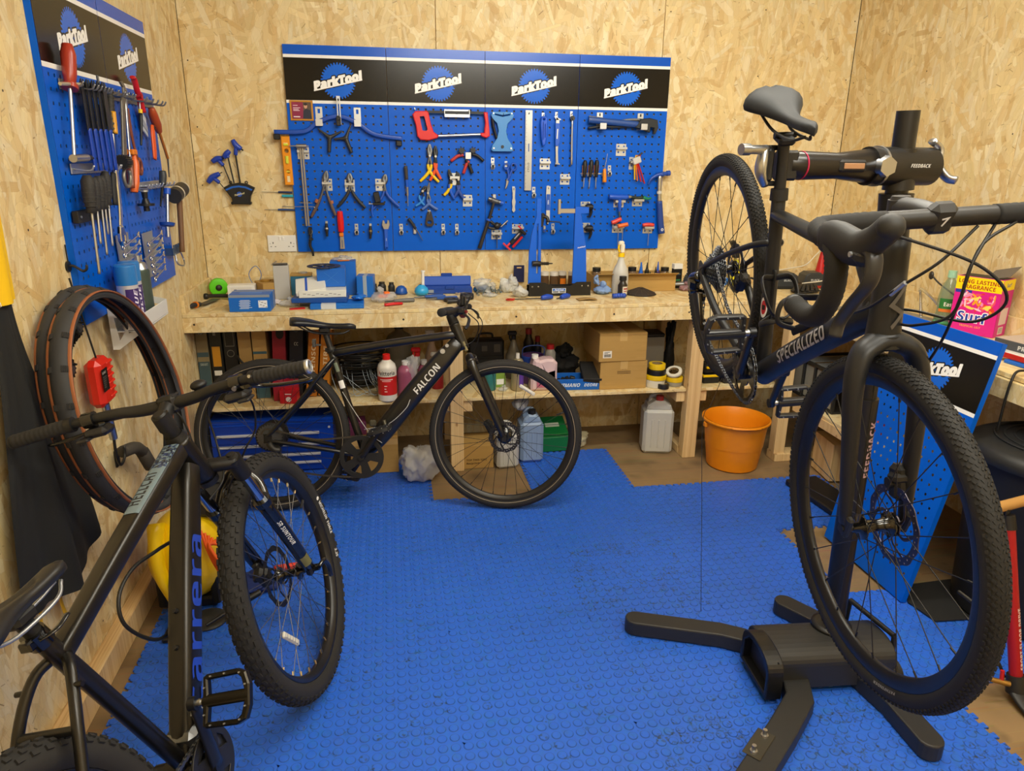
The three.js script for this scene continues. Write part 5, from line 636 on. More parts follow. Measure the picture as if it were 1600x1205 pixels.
// --- back wall, board 3
{
let t = tool('B', 'spoke_tension_meter', 'light blue waisted spoke tension meter with black grip', 'gauge', 1.555, 1.7), P = t.q;
M('black_grip', swp([[-0.052, 0.06, 0.012], [-0.046, 0.02, 0.014], [-0.03, -0.03, 0.014], [-0.012, -0.045, 0.014]], 0.011, { rs: 10, sec: [1.1, 0.7] }), mat('#1b1c1e', 0.55), t);
const side = [[0.052, 0.094], [0.06, 0.075], [0.052, 0.06], [0.028, 0.036], [0.02, 0], [0.028, -0.036], [0.052, -0.07], [0.06, -0.094], [0.05, -0.102]]; M('body_plate', ext([...side, ...side.slice().reverse().map(p => [-p[0], p[1]])], 0.01, 0.002, [[[-0.04, 0.078], [0, 0.07], [0.04, 0.078], [0.04, 0.084], [0, 0.077], [-0.04, 0.084]]]).translate(0, 0, 0.022), mat('#3f8ad0', 0.4), t);
for (const [u, v, r] of [[0, -0.078, 0.008], [-0.046, -0.086, 0.005], [0.046, -0.086, 0.005], [0.048, 0.086, 0.004], [-0.048, 0.086, 0.004]]) M('rivet', at(new THREE.CylinderGeometry(r, r, 0.006, 12), u, v, 0.029, PI / 2), r > 0.006 ? mDark : mZinc, t); M('pointer', cyl([0, 0.07, 0.03], [0.006, 0.088, 0.03], 0.002, 0.001, 6), mBlack, t);
t = tool('B', 'steel_ruler', 'long steel ruler hanging upright on the third board', 'ruler', 1.697, 1.79); M('rule', ext([[-0.0185, -0.39], [0.0185, -0.39], [0.0185, 0.015], [-0.0185, 0.015]], 0.0015, 0, [ring(0.004, 10, 0, 0, -0.002)]).translate(0, 0, 0.014), mat('#b9bbb8', 0.35, 0.6), t);
M('rule_print', card(0.036, 0.398, 0, -0.19, 0.0151), decal(48, 512, (x, w, h) => { x.fillStyle = '#3a3c40'; for (let i = 0; i < 100; i++) x.fillRect(0, i * 5.1 + 6, i % 5 ? 6 : 11, 1.6); x.save(); x.translate(26, 360); x.rotate(-PI / 2); x.font = 'bold 20px sans-serif'; x.textAlign = 'center'; x.fillText('CYCLO', 0, 6); x.restore(); x.fillStyle = '#2451a0'; x.fillRect(22, 205, 7, 52); }), t); peg(t, 1.697, 1.787, 0.022);
t = tool('B', 'blue_scraper_tool', 'short blue plastic tool clipped between the ruler and calliper', 'tool', 1.776, 1.7); M('blade_body', ext([[-0.014, 0.075], [0.012, 0.078], [0.02, 0.06], [0.017, -0.03], [0.008, -0.068], [-0.005, -0.07], [-0.012, -0.04], [-0.019, 0.04]], 0.016, 0.004, [ring(0.005, 10, 0, 0, 0.062)]).translate(0, 0, 0.02), mat('#1257d4', 0.35), t); M('rib', [bx(0.005, 0.09, 0.006, -0.004, 0.005, 0.03, 0.002), bx(0.005, 0.07, 0.006, 0.007, 0.005, 0.03, 0.002)], mat('#0e4ab8', 0.4), t); peg(t, 1.775, 1.78, 0.02);
t = tool('B', 'vernier_calliper', 'steel vernier calliper with a blue scale strip', 'calliper', 1.849, 1.7); M('beam', [ext([[-0.006, 0.075], [0.012, 0.06], [0.008, -0.1], [0.012, -0.162], [-0.002, -0.165], [-0.006, -0.08], [-0.009, 0.03]], 0.004, 0.0008).translate(0, 0, 0.018), ext([[-0.018, 0.078], [0.02, 0.064], [0.02, 0.06], [-0.006, 0.06]], 0.004).translate(0, 0, 0.018), ext([[-0.004, -0.154], [0.02, -0.16], [0.02, -0.165], [-0.004, -0.163]], 0.004).translate(0, 0, 0.018)], mSteel, t); M('blue_slide', ext([[-0.013, 0.045], [0.013, 0.042], [0.014, -0.05], [0.004, -0.072], [-0.01, -0.07]], 0.009, 0.002).translate(0.001, 0, 0.022), mat('#1a5cd0', 0.35), t); M('slide_print', card(0.006, 0.05, 0, -0.01, 0.028, 0, 0, -0.05), mWhite, t); peg(t, 1.847, 1.785, 0.02);
t = tool('B', 'ratchet_handle', 'slim chrome ratchet handle hanging near the board joint', 'ratchet', 1.93, 1.76); M('head', [at(new THREE.CylinderGeometry(0.0125, 0.0125, 0.014, 18), 0, 0.01, 0.02, PI / 2), at(new THREE.CylinderGeometry(0.0065, 0.0065, 0.02, 6), 0, 0.01, 0.023, PI / 2)], mDark, t); M('handle', swp([[0.0, -0.002, 0.018], [0.001, -0.1, 0.018], [0.004, -0.225, 0.018]], k => 0.0055 + 0.001 * k, { rs: 10 }), mSteel, t); peg(t, 1.928, 1.79, 0.02);
bracket('B', 'empty zinc bracket under the blue scraper tool', 1.79, 1.537, 0.055, 0.056, 0.024); bracket('B', 'empty hooked zinc bracket below the ratchet handle', 1.903, 1.458, 0.052, 0.055, 0.028);
hook('B', 'empty clip left of the blue scissors', 1.507, 1.536); hook('B', 'empty clip between the ruler and the spoke rule', 1.732, 1.388); hook('B', 'empty clip under the spoke rule', 1.844, 1.194);
t = tool('B', 'scissors', 'small scissors with blue ring handles', 'scissors', 1.592, 1.47); P = t.q; for (const [c, r] of [[[1.579, 1.523], 0.013], [[1.618, 1.521], 0.015]]) M('finger_ring', swp(ring(r, 14).map(p => [...P(c[0] + p[0], c[1] + p[1] * 1.15)]), 0.0042, { closed: true, rs: 8, n: 28 }), mat('#1c4fb8', 0.4), t); M('shank', [swp([P(1.584, 1.51), P(1.59, 1.48), P(1.588, 1.455)], 0.0055, { rs: 8 }), swp([P(1.61, 1.508), P(1.6, 1.485), P(1.588, 1.45)], 0.006, { rs: 8 })], mat('#1c4fb8', 0.4), t); M('blade', [swp([P(1.588, 1.46), P(1.584, 1.43), P(1.575, 1.408)], k => 0.0075 - 0.006 * k, { rs: 6, sec: [1, 0.3], up: [0, 0, 1] }), swp([P(1.586, 1.46), P(1.58, 1.43), P(1.574, 1.41)], k => 0.006 - 0.004 * k, { rs: 6, sec: [1, 0.3], up: [0, 0, 1] })], mSteel, t); peg(t, 1.579, 1.535, 0.022);
t = tool('B', 'chain_wear_gauge', 'pale steel chain wear gauge hanging alone', 'gauge', 1.621, 1.4); M('plate', ext([[-0.008, 0.012], [0.008, 0.012], [0.006, -0.04], [0.01, -0.06], [0.006, -0.085], [0.009, -0.105], [0, -0.116], [-0.009, -0.105], [-0.006, -0.085], [-0.01, -0.06], [-0.006, -0.04]], 0.002, 0, [ring(0.003, 8, 0, 0, 0.004)]).translate(0, 0, 0.014), mat('#c3c2ba', 0.4, 0.5), t); peg(t, 1.621, 1.405, 0.02);
t = tool('B', 'spoke_rule', 'white and blue spoke length rule', 'ruler', 1.811, 1.41); M('rule', ext([[-0.011, 0.012], [0.011, 0.012], [0.012, -0.03], [0.011, -0.12], [0.012, -0.17], [0.002, -0.19], [-0.009, -0.17], [-0.009, -0.12], [-0.012, -0.03]], 0.003, 0.0006, [ring(0.003, 8, 0, 0, 0)]).translate(0, 0, 0.014), mat('#cfccc2', 0.45), t); M('blue_print', card(0.021, 0.085, 0.0, -0.072, 0.0158), label(48, 196, '#1d55b8', [['PARK', 24, 98, 22, '#e8e8e8', 'bold', PI / 2]]), t); peg(t, 1.811, 1.41, 0.02);
t = tool('B', 'ball_hammer', 'ball hammer with dark handle hanging tilted', 'hammer', 1.515, 1.345); P = t.q; M('head', [cyl(P(1.48, 1.358, 0.03), P(1.498, 1.352, 0.03), 0.011, 0.013, 14), swp([P(1.495, 1.353, 0.03), P(1.515, 1.345, 0.03), P(1.535, 1.34, 0.03)], k => 0.016 - 0.004 * k, { rs: 12 }), cyl(P(1.53, 1.342, 0.03), P(1.545, 1.337, 0.03), 0.01, 0.012, 12)], mIron, t); M('blue_tip', cyl(P(1.545, 1.337, 0.03), P(1.56, 1.332, 0.03), 0.013, 0.012, 12), mPBlue, t); M('handle', swp([P(1.512, 1.345, 0.03), P(1.49, 1.27, 0.03), P(1.46, 1.18, 0.028), P(1.432, 1.094, 0.026)], k => 0.009 + 0.005 * k, { rs: 10, sec: [1.1, 0.8] }), mat('#2a2520', 0.6), t); M('handle_band', cyl(P(1.484, 1.252, 0.029), P(1.48, 1.242, 0.029), 0.0135, 0.0135, 12), mPBlue, t); M('hanger', bx(0.02, 0.03, 0.012, ...P(1.515, 1.365, 0.008), 0.003), mZinc, t);
bracket('B', 'zinc bracket carrying the cluster of black star sockets', 1.528, 1.165, 0.055, 0.05, 0.034); t = tool('B', 'bit_cluster', 'cluster of black chain whip bits standing in a zinc bracket', 'tool', 1.528, 1.18); M('grip', [ball(0, 0.035, 0.028, 0.019, 12), swp([[0, 0.03, 0.028], [-0.025, 0.05, 0.03], [-0.04, 0.06, 0.028]], 0.008, { rs: 8 }), swp([[-0.01, 0.02, 0.03], [-0.035, 0.022, 0.032], [-0.048, 0.028, 0.03]], 0.0075, { rs: 8 }), swp([[0, 0.03, 0.028], [0.022, 0.046, 0.03]], 0.008, { rs: 8, n: 2 })], mat('#1d1d1f', 0.45), t); M('steel_arm', cyl([0.022, 0.03, 0.03], [0.058, 0.062, 0.03], 0.005, 0.005, 10), mSteel, t); M('shank', [cyl([0, 0, 0.026], [0, -0.03, 0.026], 0.009, 0.007, 10), cyl([0, -0.03, 0.026], [0.001, -0.086, 0.026], 0.003, 0.002, 8)], mIron, t);
bracket('B', 'zinc bracket with the small red and black clamp hanging from it', 1.645, 1.195, 0.06, 0.05, 0.034); t = tool('B', 'mini_clamp', 'small red and black quick clamp hanging askew', 'clamp', 1.63, 1.165); t.rotation.z = -0.75; M('jaw_body', [bx(0.022, 0.085, 0.018, 0.012, -0.01, 0.03, 0.004), bx(0.045, 0.016, 0.018, 0.018, 0.04, 0.03, 0.004)], mBlack, t); M('red_lever', [bx(0.012, 0.08, 0.014, 0.034, -0.02, 0.03, 0.004), bx(0.03, 0.014, 0.016, -0.008, 0.045, 0.03, 0.004)], mat('#cf1c22', 0.35), t); M('red_tee', [cyl([0.008, -0.05, 0.03], [0.008, -0.075, 0.03], 0.006, 0.006, 8), cyl([-0.02, -0.078, 0.03], [0.036, -0.078, 0.03], 0.0055, 0.0055, 10)], mat('#e23c48', 0.35), t); M('screw', cyl([0.008, -0.02, 0.04], [0.008, 0.02, 0.04], 0.0055, 0.0055, 8), mSteel, t);
t = tool('B', 'crank_puller_clip', 'two small clips with a black freewheel tool below the spoke rule', 'tool', 1.775, 1.2); M('body', [at(bx(0.016, 0.03, 0.014, -0.012, 0, 0, 0.003), 0, 0, 0.016), bx(0.014, 0.034, 0.012, 0.018, -0.004, 0.016, 0.003)], mZinc, t); M('blue_tip', bx(0.012, 0.014, 0.012, 0.018, -0.012, 0.022, 0.003), mPBlue, t);
}
// --- back wall, board 4
{
let t = tool('B', 'bolt_cutter', 'grey bolt cutters lying across two hooks, behind the blue wrench', 'cutter', 2.16, 1.752), P = t.q;
M('upper_handle', swp([P(2.02, 1.778), P(2.09, 1.77), P(2.17, 1.758), P(2.24, 1.768), P(2.31, 1.77)], k => 0.011 - 0.002 * k, { rs: 10, sec: [1, 0.7] }), mat('#85888c', 0.4, 0.4), t); M('lower_handle', swp([P(2.018, 1.722), P(2.08, 1.73), P(2.16, 1.73), P(2.25, 1.735)], 0.0105, { rs: 10, sec: [1, 0.7] }), mat('#22262c', 0.45), t); M('cutter_head', ext([[0.06, -0.026], [0.12, -0.02], [0.14, 0.0], [0.12, 0.024], [0.05, 0.018]], 0.014, 0.003).translate(0, 0, 0.016), mat('#3e4044', 0.4, 0.5), t);
t = tool('B', 'pedal_wrench', 'large blue handled adjustable wrench lying across two hooks', 'spanner', 2.19, 1.748); P = t.q; M('handle', swp([P(2.015, 1.763, 0.036), P(2.1, 1.757, 0.036), P(2.2, 1.75, 0.036), P(2.29, 1.744, 0.036)], 0.0155, { rs: 12, sec: [1.05, 0.6], up: [0, 0, 1] }), mat('#1e4890', 0.4), t); M('wrench_head', ext([[0.08, -0.02], [0.11, 0.024], [0.16, 0.03], [0.205, 0.02], [0.212, -0.02], [0.196, -0.052], [0.184, -0.05], [0.188, -0.022], [0.168, -0.018], [0.166, -0.044], [0.15, -0.042], [0.12, -0.03]], 0.02, 0.004).translate(0, 0, 0.036), mat('#34383c', 0.42, 0.6), t);
for (const [u, k] of [[2.084, 'left'], [2.311, 'right']]) { t = tool('B', 'wide_hook', `wide zinc hook under the ${k} end of the blue wrench`, 'hook', u, 1.755); M('plate', bx(0.034, 0.085, 0.003, 0, 0.005, 0.003, 0.001), mZinc, t); M('hook_lip', [bx(0.034, 0.003, 0.056, 0.004, -0.037, 0.03), bx(0.036, 0.03, 0.003, 0.006, -0.022, 0.058, 0.001)], mZinc, t); M('slot', bx(0.008, 0.014, 0.001, 0, 0.036, 0.005), mBlack, t); }
bracket('B', 'empty zinc bracket in the middle of the right board', 2.212, 1.614, 0.056, 0.062, 0.022);
const og = mat('#e08a18', 0.4);
[[2.007, 1.559, 2.003, 1.416, 'left'], [2.043, 1.561, 2.034, 1.412, 'middle'], [2.073, 1.561, 2.071, 1.413, 'right']].forEach(([u, v, a, b, k]) => { driver('B', `black and orange screwdriver, ${k} one of three in a row`, [u, v], [a, b], 0.09, { r: 0.0125, sr: 0.0028, mc: og, d: 0.026 }); });
t = tool('B', 'screwdriver_rack', 'zinc clips holding the row of orange screwdrivers', 'rack', 2.06, 1.485); M('clip', [2.005, 2.036, 2.071, 2.118].map(u => bx(0.024, 0.022, 0.014, u - 2.06, 0, 0.012, 0.003)), mZinc, t); M('rail', bx(0.14, 0.006, 0.004, 0.0, 0.004, 0.003), mZinc, t);
t = tool('B', 'stubby_screwdriver', 'stubby orange screwdriver hanging upside down', 'screwdriver', 2.119, 1.48); P = t.q; M('handle', swp([P(2.117, 1.515, 0.026), P(2.118, 1.49, 0.028), P(2.12, 1.445, 0.028)], k => 0.0085 + 0.003 * k, { rs: 10 }), og, t); M('shaft', cyl(P(2.118, 1.51, 0.026), P(2.13, 1.594, 0.026), 0.002, 0.0016, 7), mSteel, t);
hook('B', 'empty clip right of the orange screwdrivers', 2.152, 1.503);
bracket('B', 'zinc bracket holding the coloured hex keys', 2.29, 1.545, 0.056, 0.066, 0.03); t = tool('B', 'hex_key_set', 'fan of coloured hex keys in a pale holder', 'hex key', 2.3, 1.54); P = t.q; M('holder_block', at(bx(0.046, 0.034, 0.02, 0, 0, 0, 0.004), -0.006, 0.02, 0.034, 0, 0, 0.35), mat('#c9c9c4', 0.4), t); [['#e2b400', 2.29, 1.46, 0], ['#d86a10', 2.305, 1.455, 1], ['#c41a1e', 2.325, 1.45, 2], ['#b01418', 2.346, 1.44, 3]].forEach(([c, u, v, i]) => M('key', [cyl(P(2.283 + i * 0.006, 1.55, 0.03 + i * 0.002), P(u, v, 0.03 + i * 0.002), 0.0042, 0.0042, 6), cyl(P(2.283 + i * 0.006, 1.55, 0.03 + i * 0.002), P(2.29 + i * 0.008, 1.588, 0.03), 0.004, 0.004, 6)], mat(c, 0.35), t)); M('dark_key', [cyl(P(2.29, 1.575, 0.03), P(2.325, 1.6, 0.03), 0.005, 0.005, 6), cyl(P(2.27, 1.56, 0.03), P(2.252, 1.545, 0.03), 0.004, 0.004, 6)], mat('#1c1e22', 0.4), t);
bracket('B', 'zinc bracket holding the blue tee handle driver', 2.215, 1.335, 0.058, 0.05, 0.034); bracket('B', 'zinc bracket holding the green tip tools', 2.322, 1.341, 0.058, 0.05, 0.034);
t = tool('B', 'tee_driver', 'blue tee handled driver lying over a bracket', 'driver', 2.2, 1.366); P = t.q; M('handle', swp([P(2.148, 1.37, 0.032), P(2.17, 1.368, 0.032), P(2.22, 1.366, 0.032), P(2.258, 1.368, 0.032)], k => 0.013 + 0.003 * Math.sin(PI * k), { rs: 10 }), mat('#1d55c6', 0.35), t); M('steel_bolster', cyl(P(2.258, 1.368, 0.032), P(2.275, 1.368, 0.032), 0.011, 0.008, 10), mSteel, t); M('post', cyl(P(2.21, 1.355, 0.032), P(2.214, 1.29, 0.03), 0.0115, 0.0095, 10), mat('#1d55c6', 0.35), t); M('bit', cyl(P(2.214, 1.29, 0.03), P(2.216, 1.252, 0.03), 0.0055, 0.004, 8), mIron, t);
t = tool('B', 'folding_driver', 'dark folding tool with green ends on the right board', 'tool', 2.33, 1.365); P = t.q; M('body', swp([P(2.275, 1.367, 0.03), P(2.31, 1.362, 0.03), P(2.345, 1.366, 0.03)], 0.009, { rs: 8 }), mat('#1b2a22', 0.45), t); M('green_end', swp([P(2.345, 1.366, 0.03), P(2.37, 1.358, 0.032), P(2.392, 1.362, 0.03)], k => 0.011 - 0.006 * k, { rs: 8 }), mat('#14805a', 0.4), t);
for (const [u, v, k] of [[2.024, 1.315, 'upper'], [2.028, 1.2, 'lower']]) { bracket('B', `zinc bracket carrying the ${k} black hub tool near the truing stand`, u, v, 0.054, 0.052, 0.026); t = tool('B', 'hub_tool', `${k} black hub tool partly behind the truing stand`, 'tool', u + 0.008, v - 0.002); M('body', [at(new THREE.CylinderGeometry(0.019, 0.019, 0.03, 16), 0.006, 0, 0.03, 0, 0, PI / 2), at(new THREE.CylinderGeometry(0.013, 0.013, 0.044, 14), 0.006, 0, 0.03, 0, 0, PI / 2)], mat('#202022', 0.4, 0.4), t); M('tail', swp([[0.015, -0.01, 0.028], [0.02, -0.03, 0.026], [0.012, -0.055, 0.024]], k => 0.011 - 0.005 * k, { rs: 8 }), mBlack, t); }
bracket('B', 'zinc bracket holding the pair of salmon screwdrivers', 2.215, 1.196, 0.06, 0.05, 0.034); const rp = mat('#d9463c', 0.35);
t = tool('B', 'salmon_screwdriver', 'salmon handled screwdriver standing tip down, tilted left', 'screwdriver', 2.21, 1.22); P = t.q; M('handle', swp([P(2.171, 1.228, 0.03), P(2.19, 1.234, 0.03), P(2.225, 1.25, 0.03)], k => 0.0125 - 0.003 * Math.abs(k - 0.5), { rs: 10 }), rp, t); M('shaft', cyl(P(2.212, 1.21, 0.03), P(2.214, 1.098, 0.03), 0.0026, 0.002, 7), mSteel, t);
t = tool('B', 'salmon_screwdriver', 'salmon handled screwdriver with orange end, tilted right', 'screwdriver', 2.235, 1.215); P = t.q; M('handle', swp([P(2.205, 1.21, 0.042), P(2.235, 1.216, 0.042), P(2.262, 1.221, 0.042)], 0.0115, { rs: 10 }), mat('#e06a2c', 0.35), t); M('shaft', cyl(P(2.238, 1.205, 0.03), P(2.238, 1.1, 0.03), 0.0026, 0.002, 7), mSteel, t);
bracket('B', 'zinc bracket holding the flat salmon driver at lower right', 2.393, 1.192, 0.056, 0.05, 0.034); t = tool('B', 'salmon_screwdriver', 'flat lying salmon screwdriver at the lower right corner', 'screwdriver', 2.39, 1.216); P = t.q; M('handle', swp([P(2.352, 1.215, 0.032), P(2.385, 1.218, 0.032), P(2.418, 1.215, 0.032)], k => 0.009 + 0.002 * Math.sin(PI * k), { rs: 10 }), rp, t); M('shaft', cyl(P(2.392, 1.205, 0.03), P(2.391, 1.1, 0.03), 0.0022, 0.0018, 7), mSteel, t);
t = tool('B', 'cone_hammer', 'big blue handled hammer hanging on the right edge of the boards', 'hammer', 2.445, 1.45); P = t.q; M('head', [swp([P(2.372, 1.435, 0.026), P(2.385, 1.463, 0.026), P(2.42, 1.485, 0.026), P(2.455, 1.49, 0.026)], k => 0.005 + 0.009 * k, { rs: 10 }), cyl(P(2.45, 1.49, 0.026), P(2.478, 1.494, 0.026), 0.0125, 0.011, 14), cyl(P(2.474, 1.494, 0.026), P(2.492, 1.496, 0.026), 0.0145, 0.0145, 14)], mat('#1c4aa8', 0.4), t); M('steel_shaft', swp([P(2.436, 1.48, 0.026), P(2.438, 1.42, 0.026), P(2.444, 1.335, 0.026)], 0.0125, { rs: 10, sec: [1, 0.7], up: [0, 0, 1] }), mSteel, t); M('grip', swp([P(2.443, 1.345, 0.026), P(2.452, 1.28, 0.026), P(2.46, 1.22, 0.026), P(2.47, 1.168, 0.026)], k => 0.0165 + 0.003 * k, { rs: 12, sec: [1, 0.8], up: [0, 0, 1] }), mat('#1b3f8e', 0.5), t); M('grip_ring', at(new THREE.TorusGeometry(0.006, 0.002, 8, 14), ...P(2.466, 1.19, 0.041)), mWhite, t); M('white_band', cyl(P(2.438, 1.40, 0.026), P(2.439, 1.385, 0.026), 0.014, 0.014, 12), mat('#c8c8c4', 0.4), t);
}
// --- left wall boards (z from the back wall; U = -z)
{
const L = (n, l, c, z, y, g) => { const t = tool('L', n, l, c, -z, y, g); t.p = (zz, yy, d = 0.03) => t.q(-zz, yy, d); return t; };
let t, p;
const rail = (lab, z1, z2, y, zs, m = mZinc) => { const t = L('hook_rail', lab, 'hook rail', (z1 + z2) / 2, y), w = z1 - z2; M('strip', bx(w, 0.03, 0.004, 0, 0, 0.003, 0.001), m, t); for (const z of zs) M('rail_hook', [swp([[(z1 + z2) / 2 - z, 0, 0.004], [(z1 + z2) / 2 - z, -0.004, 0.03], [(z1 + z2) / 2 - z, -0.004, 0.052], [(z1 + z2) / 2 - z, 0.01, 0.062]], 0.0032, { rs: 7 })], m, t); return t; };
rail('long dark hook rail along the top of the left wall boards', 1.54, 0.66, 1.758, [1.52, 1.43, 1.4, 1.37, 1.34, 1.31, 1.28, 1.22, 1.16, 1.12, 1.08, 1.05, 0.92, 0.84, 0.78, 0.72, 0.68], mat('#8c9094', 0.35, 0.9));
rail('short hook rail above the black grip screwdrivers', 1.56, 1.28, 1.522, [1.54, 1.31, 1.3]); rail('pale hook rail right of the orange pruning saw', 1.07, 0.67, 1.449, [1.04, 1.0, 0.95, 0.9, 0.86, 0.8, 0.76, 0.7]);
t = L('tee_socket_handle', 'long socket handle with a dark red grip and silver drum', 'socket wrench', 1.53, 1.75); p = t.p; M('grip', swp([p(1.508, 1.868), p(1.512, 1.84), p(1.525, 1.785), p(1.535, 1.755)], k => [0.014, 0.021, 0.019, 0.014][Math.round(k * 3)], { rs: 12, lin: true }), mat('#a23320', 0.3), t); M('flange', cyl(p(1.535, 1.756), p(1.54, 1.745), 0.022, 0.022, 14), mat('#a23320', 0.3), t); M('shaft', cyl(p(1.54, 1.745), p(1.59, 1.56), 0.006, 0.006, 10), mSteel, t); M('socket_drum', cyl(p(1.6, 1.552), p(1.5, 1.554), 0.0115, 0.0115, 18), mSteel, t); M('rear_pin', [cyl(p(1.5, 1.554), p(1.47, 1.554), 0.0085, 0.0085, 12), cyl(p(1.47, 1.553), p(1.35, 1.55), 0.0035, 0.0035, 8)], mDark, t); M('rail_pin', cyl(p(1.62, 1.752, 0.036), p(1.46, 1.764, 0.036), 0.005, 0.005, 10), mat('#c9c2ae', 0.35, 0.6), t);
const names = ['first', 'second', 'third', 'fourth', 'fifth'];
for (let i = 0; i < 5; i++) { const z = 1.44 - i * 0.026; t = L('tap_wrench', `black and blue cone spanner, ${names[i]} from left in the fan`, 'spanner', z, 1.75, 'cone spanners on the left wall'); p = t.p; M('black_end', ext([[-0.016, -0.115], [0.016, -0.115], [0.014, -0.01], [0.02, 0.02], [0.008, 0.032], [0.004, 0.014], [-0.004, 0.014], [-0.008, 0.032], [-0.02, 0.02], [-0.014, -0.01]], 0.004, 0.0008).translate(0, 0, 0.03 + i * 0.006), mat('#151617', 0.4), t); M('blue_handle', swp([[0, -0.11, 0.03 + i * 0.006], [0, -0.16, 0.03 + i * 0.006], [0, -0.235, 0.03 + i * 0.006]], 0.0115, { rs: 8, sec: [1, 0.45], up: [0, 0, 1] }), mat('#123ea4', 0.35), t); }
t = L('dark_file', 'flat dark grey file hanging right of the cone spanners', 'file', 1.33, 1.75); M('blade', ext([[-0.018, -0.1], [0.018, -0.1], [0.016, 0.02], [-0.01, 0.03]], 0.004).translate(0, 0, 0.04), mat('#55585c', 0.4, 0.6), t); M('edge', cyl([-0.024, 0.05, 0.046], [-0.006, -0.1, 0.046], 0.004, 0.003, 8), mIron, t);
t = L('blue_spoke_key', 'blue handled chain whip with white lettering', 'chain whip', 1.31, 1.66); M('handle', ext([[-0.014, -0.075], [0.014, -0.075], [0.017, 0.05], [0.01, 0.06], [-0.012, 0.055]], 0.01, 0.003).translate(0, 0, 0.025), mat('#1857d0', 0.35), t); M('white_print', card(0.014, 0.1, 0, -0.015, 0.0306), label(24, 160, '#1857d0', [['PARK TOOL', 12, 80, 20, '#e4ebf6', 'italic bold', PI / 2]]), t);
t = L('lockring_tool', 'yellow and black ribbed handle with a splined black drum', 'lockring tool', 1.235, 1.7); p = t.p; M('ribbed_grip', swp([p(1.215, 1.772), p(1.222, 1.74), p(1.235, 1.69), p(1.245, 1.63)], k => 0.0125 + 0.0012 * Math.sin(k * 70), { rs: 10, n: 40 }), mat('#2b2820', 0.6), t); M('yellow_inlay', swp([p(1.236, 1.7, 0.038), p(1.24, 1.66, 0.038), p(1.246, 1.63, 0.038)], 0.009, { rs: 8 }), mat('#d99a1c', 0.4), t); M('shaft', cyl(p(1.247, 1.63), p(1.262, 1.55), 0.006, 0.006, 8), mSteel, t); M('splined_drum', at(ext(gearShape(0.022, 20, 0.004), 0.05), ...p(1.225, 1.54, 0.045), 0, PI / 2), mat('#1a1b1d', 0.4), t);
t = L('adjustable_jaw', 'grey flat multi wrench with an open top jaw and hooked foot', 'spanner', 1.15, 1.7); p = t.p; const O2 = a => a.map(([z, y]) => [1.15 - z, y - 1.7]); M('body', ext(O2([[1.135, 1.8], [1.112, 1.806], [1.09, 1.79], [1.098, 1.752], [1.118, 1.72], [1.138, 1.67], [1.185, 1.53], [1.208, 1.52], [1.218, 1.54], [1.165, 1.69], [1.15, 1.74], [1.132, 1.76], [1.115, 1.765], [1.113, 1.785]]), 0.007, 0.0015).translate(0, 0, 0.04), mat('#7a7468', 0.4, 0.6), t); M('hooked_foot', swp([p(1.2, 1.53, 0.04), p(1.23, 1.495, 0.04), p(1.22, 1.462, 0.04), p(1.185, 1.462, 0.04), p(1.165, 1.49, 0.04), p(1.17, 1.51, 0.04)], 0.0065, { rs: 8 }), mat('#8d887c', 0.4, 0.6), t);
t = L('steel_spanner', 'slim pale steel spanner next to the grey multi wrench', 'spanner', 1.08, 1.7); p = t.p; M('shank', swp([p(1.062, 1.756), p(1.075, 1.7), p(1.095, 1.6), p(1.105, 1.54)], 0.009, { rs: 8, sec: [1, 0.5], up: [0, 0, 1] }), mSteel, t); M('ring_end', at(new THREE.TorusGeometry(0.014, 0.005, 8, 18), ...p(1.058, 1.768)), mSteel, t);
t = L('long_ring_wrench', 'long brown toothed ring wrench hanging at an angle', 'spanner', 1.05, 1.62); p = t.p; M('shank', swp([p(1.062, 1.72), p(1.06, 1.68), p(1.048, 1.6), p(1.022, 1.545)], k => 0.0125 - 0.005 * k, { rs: 8, sec: [1, 0.45], up: [0, 0, 1] }), mat('#8a4a34', 0.4, 0.3), t); M('ring_end', at(new THREE.TorusGeometry(0.018, 0.006, 8, 18), ...p(1.012, 1.522), 0, 0, 0, [1, 1.4, 1]), mat('#8a4a34', 0.4, 0.3), t);
t = L('folding_saw', 'folding saw with an orange and brown curved handle', 'saw', 1.09, 1.52); p = t.p; M('handle', swp([p(1.078, 1.562), p(1.08, 1.53), p(1.1, 1.47), p(1.112, 1.435)], k => [0.012, 0.019, 0.0185, 0.012][Math.round(k * 3)], { rs: 10, lin: true, sec: [1, 0.7] }), mat('#dd6420', 0.35), t); M('brown_side', swp([p(1.095, 1.545, 0.022), p(1.105, 1.5, 0.022), p(1.118, 1.45, 0.022)], 0.014, { rs: 8, sec: [1, 0.6] }), mat('#7c3a22', 0.4), t); M('orange_cap', bx(0.045, 0.02, 0.03, ...p(1.085, 1.572, 0.03), 0.004), mOrange, t);
t = L('red_tyre_lever', 'bright red lever tool sticking up over the header print', 'lever', 0.91, 1.77); p = t.p; M('upper_arm', swp([p(0.955, 1.832), p(0.94, 1.826), p(0.922, 1.79), p(0.905, 1.77)], 0.011, { rs: 8, sec: [1, 0.6] }), mat('#c41b22', 0.35), t); M('lower_arm', swp([p(0.908, 1.775), p(0.9, 1.745), p(0.888, 1.716)], 0.012, { rs: 8, sec: [1, 0.6] }), mat('#c41b22', 0.35), t); M('hub', at(new THREE.CylinderGeometry(0.012, 0.012, 0.02, 12), ...p(0.906, 1.773), PI / 2), mat('#9c1218', 0.4), t);
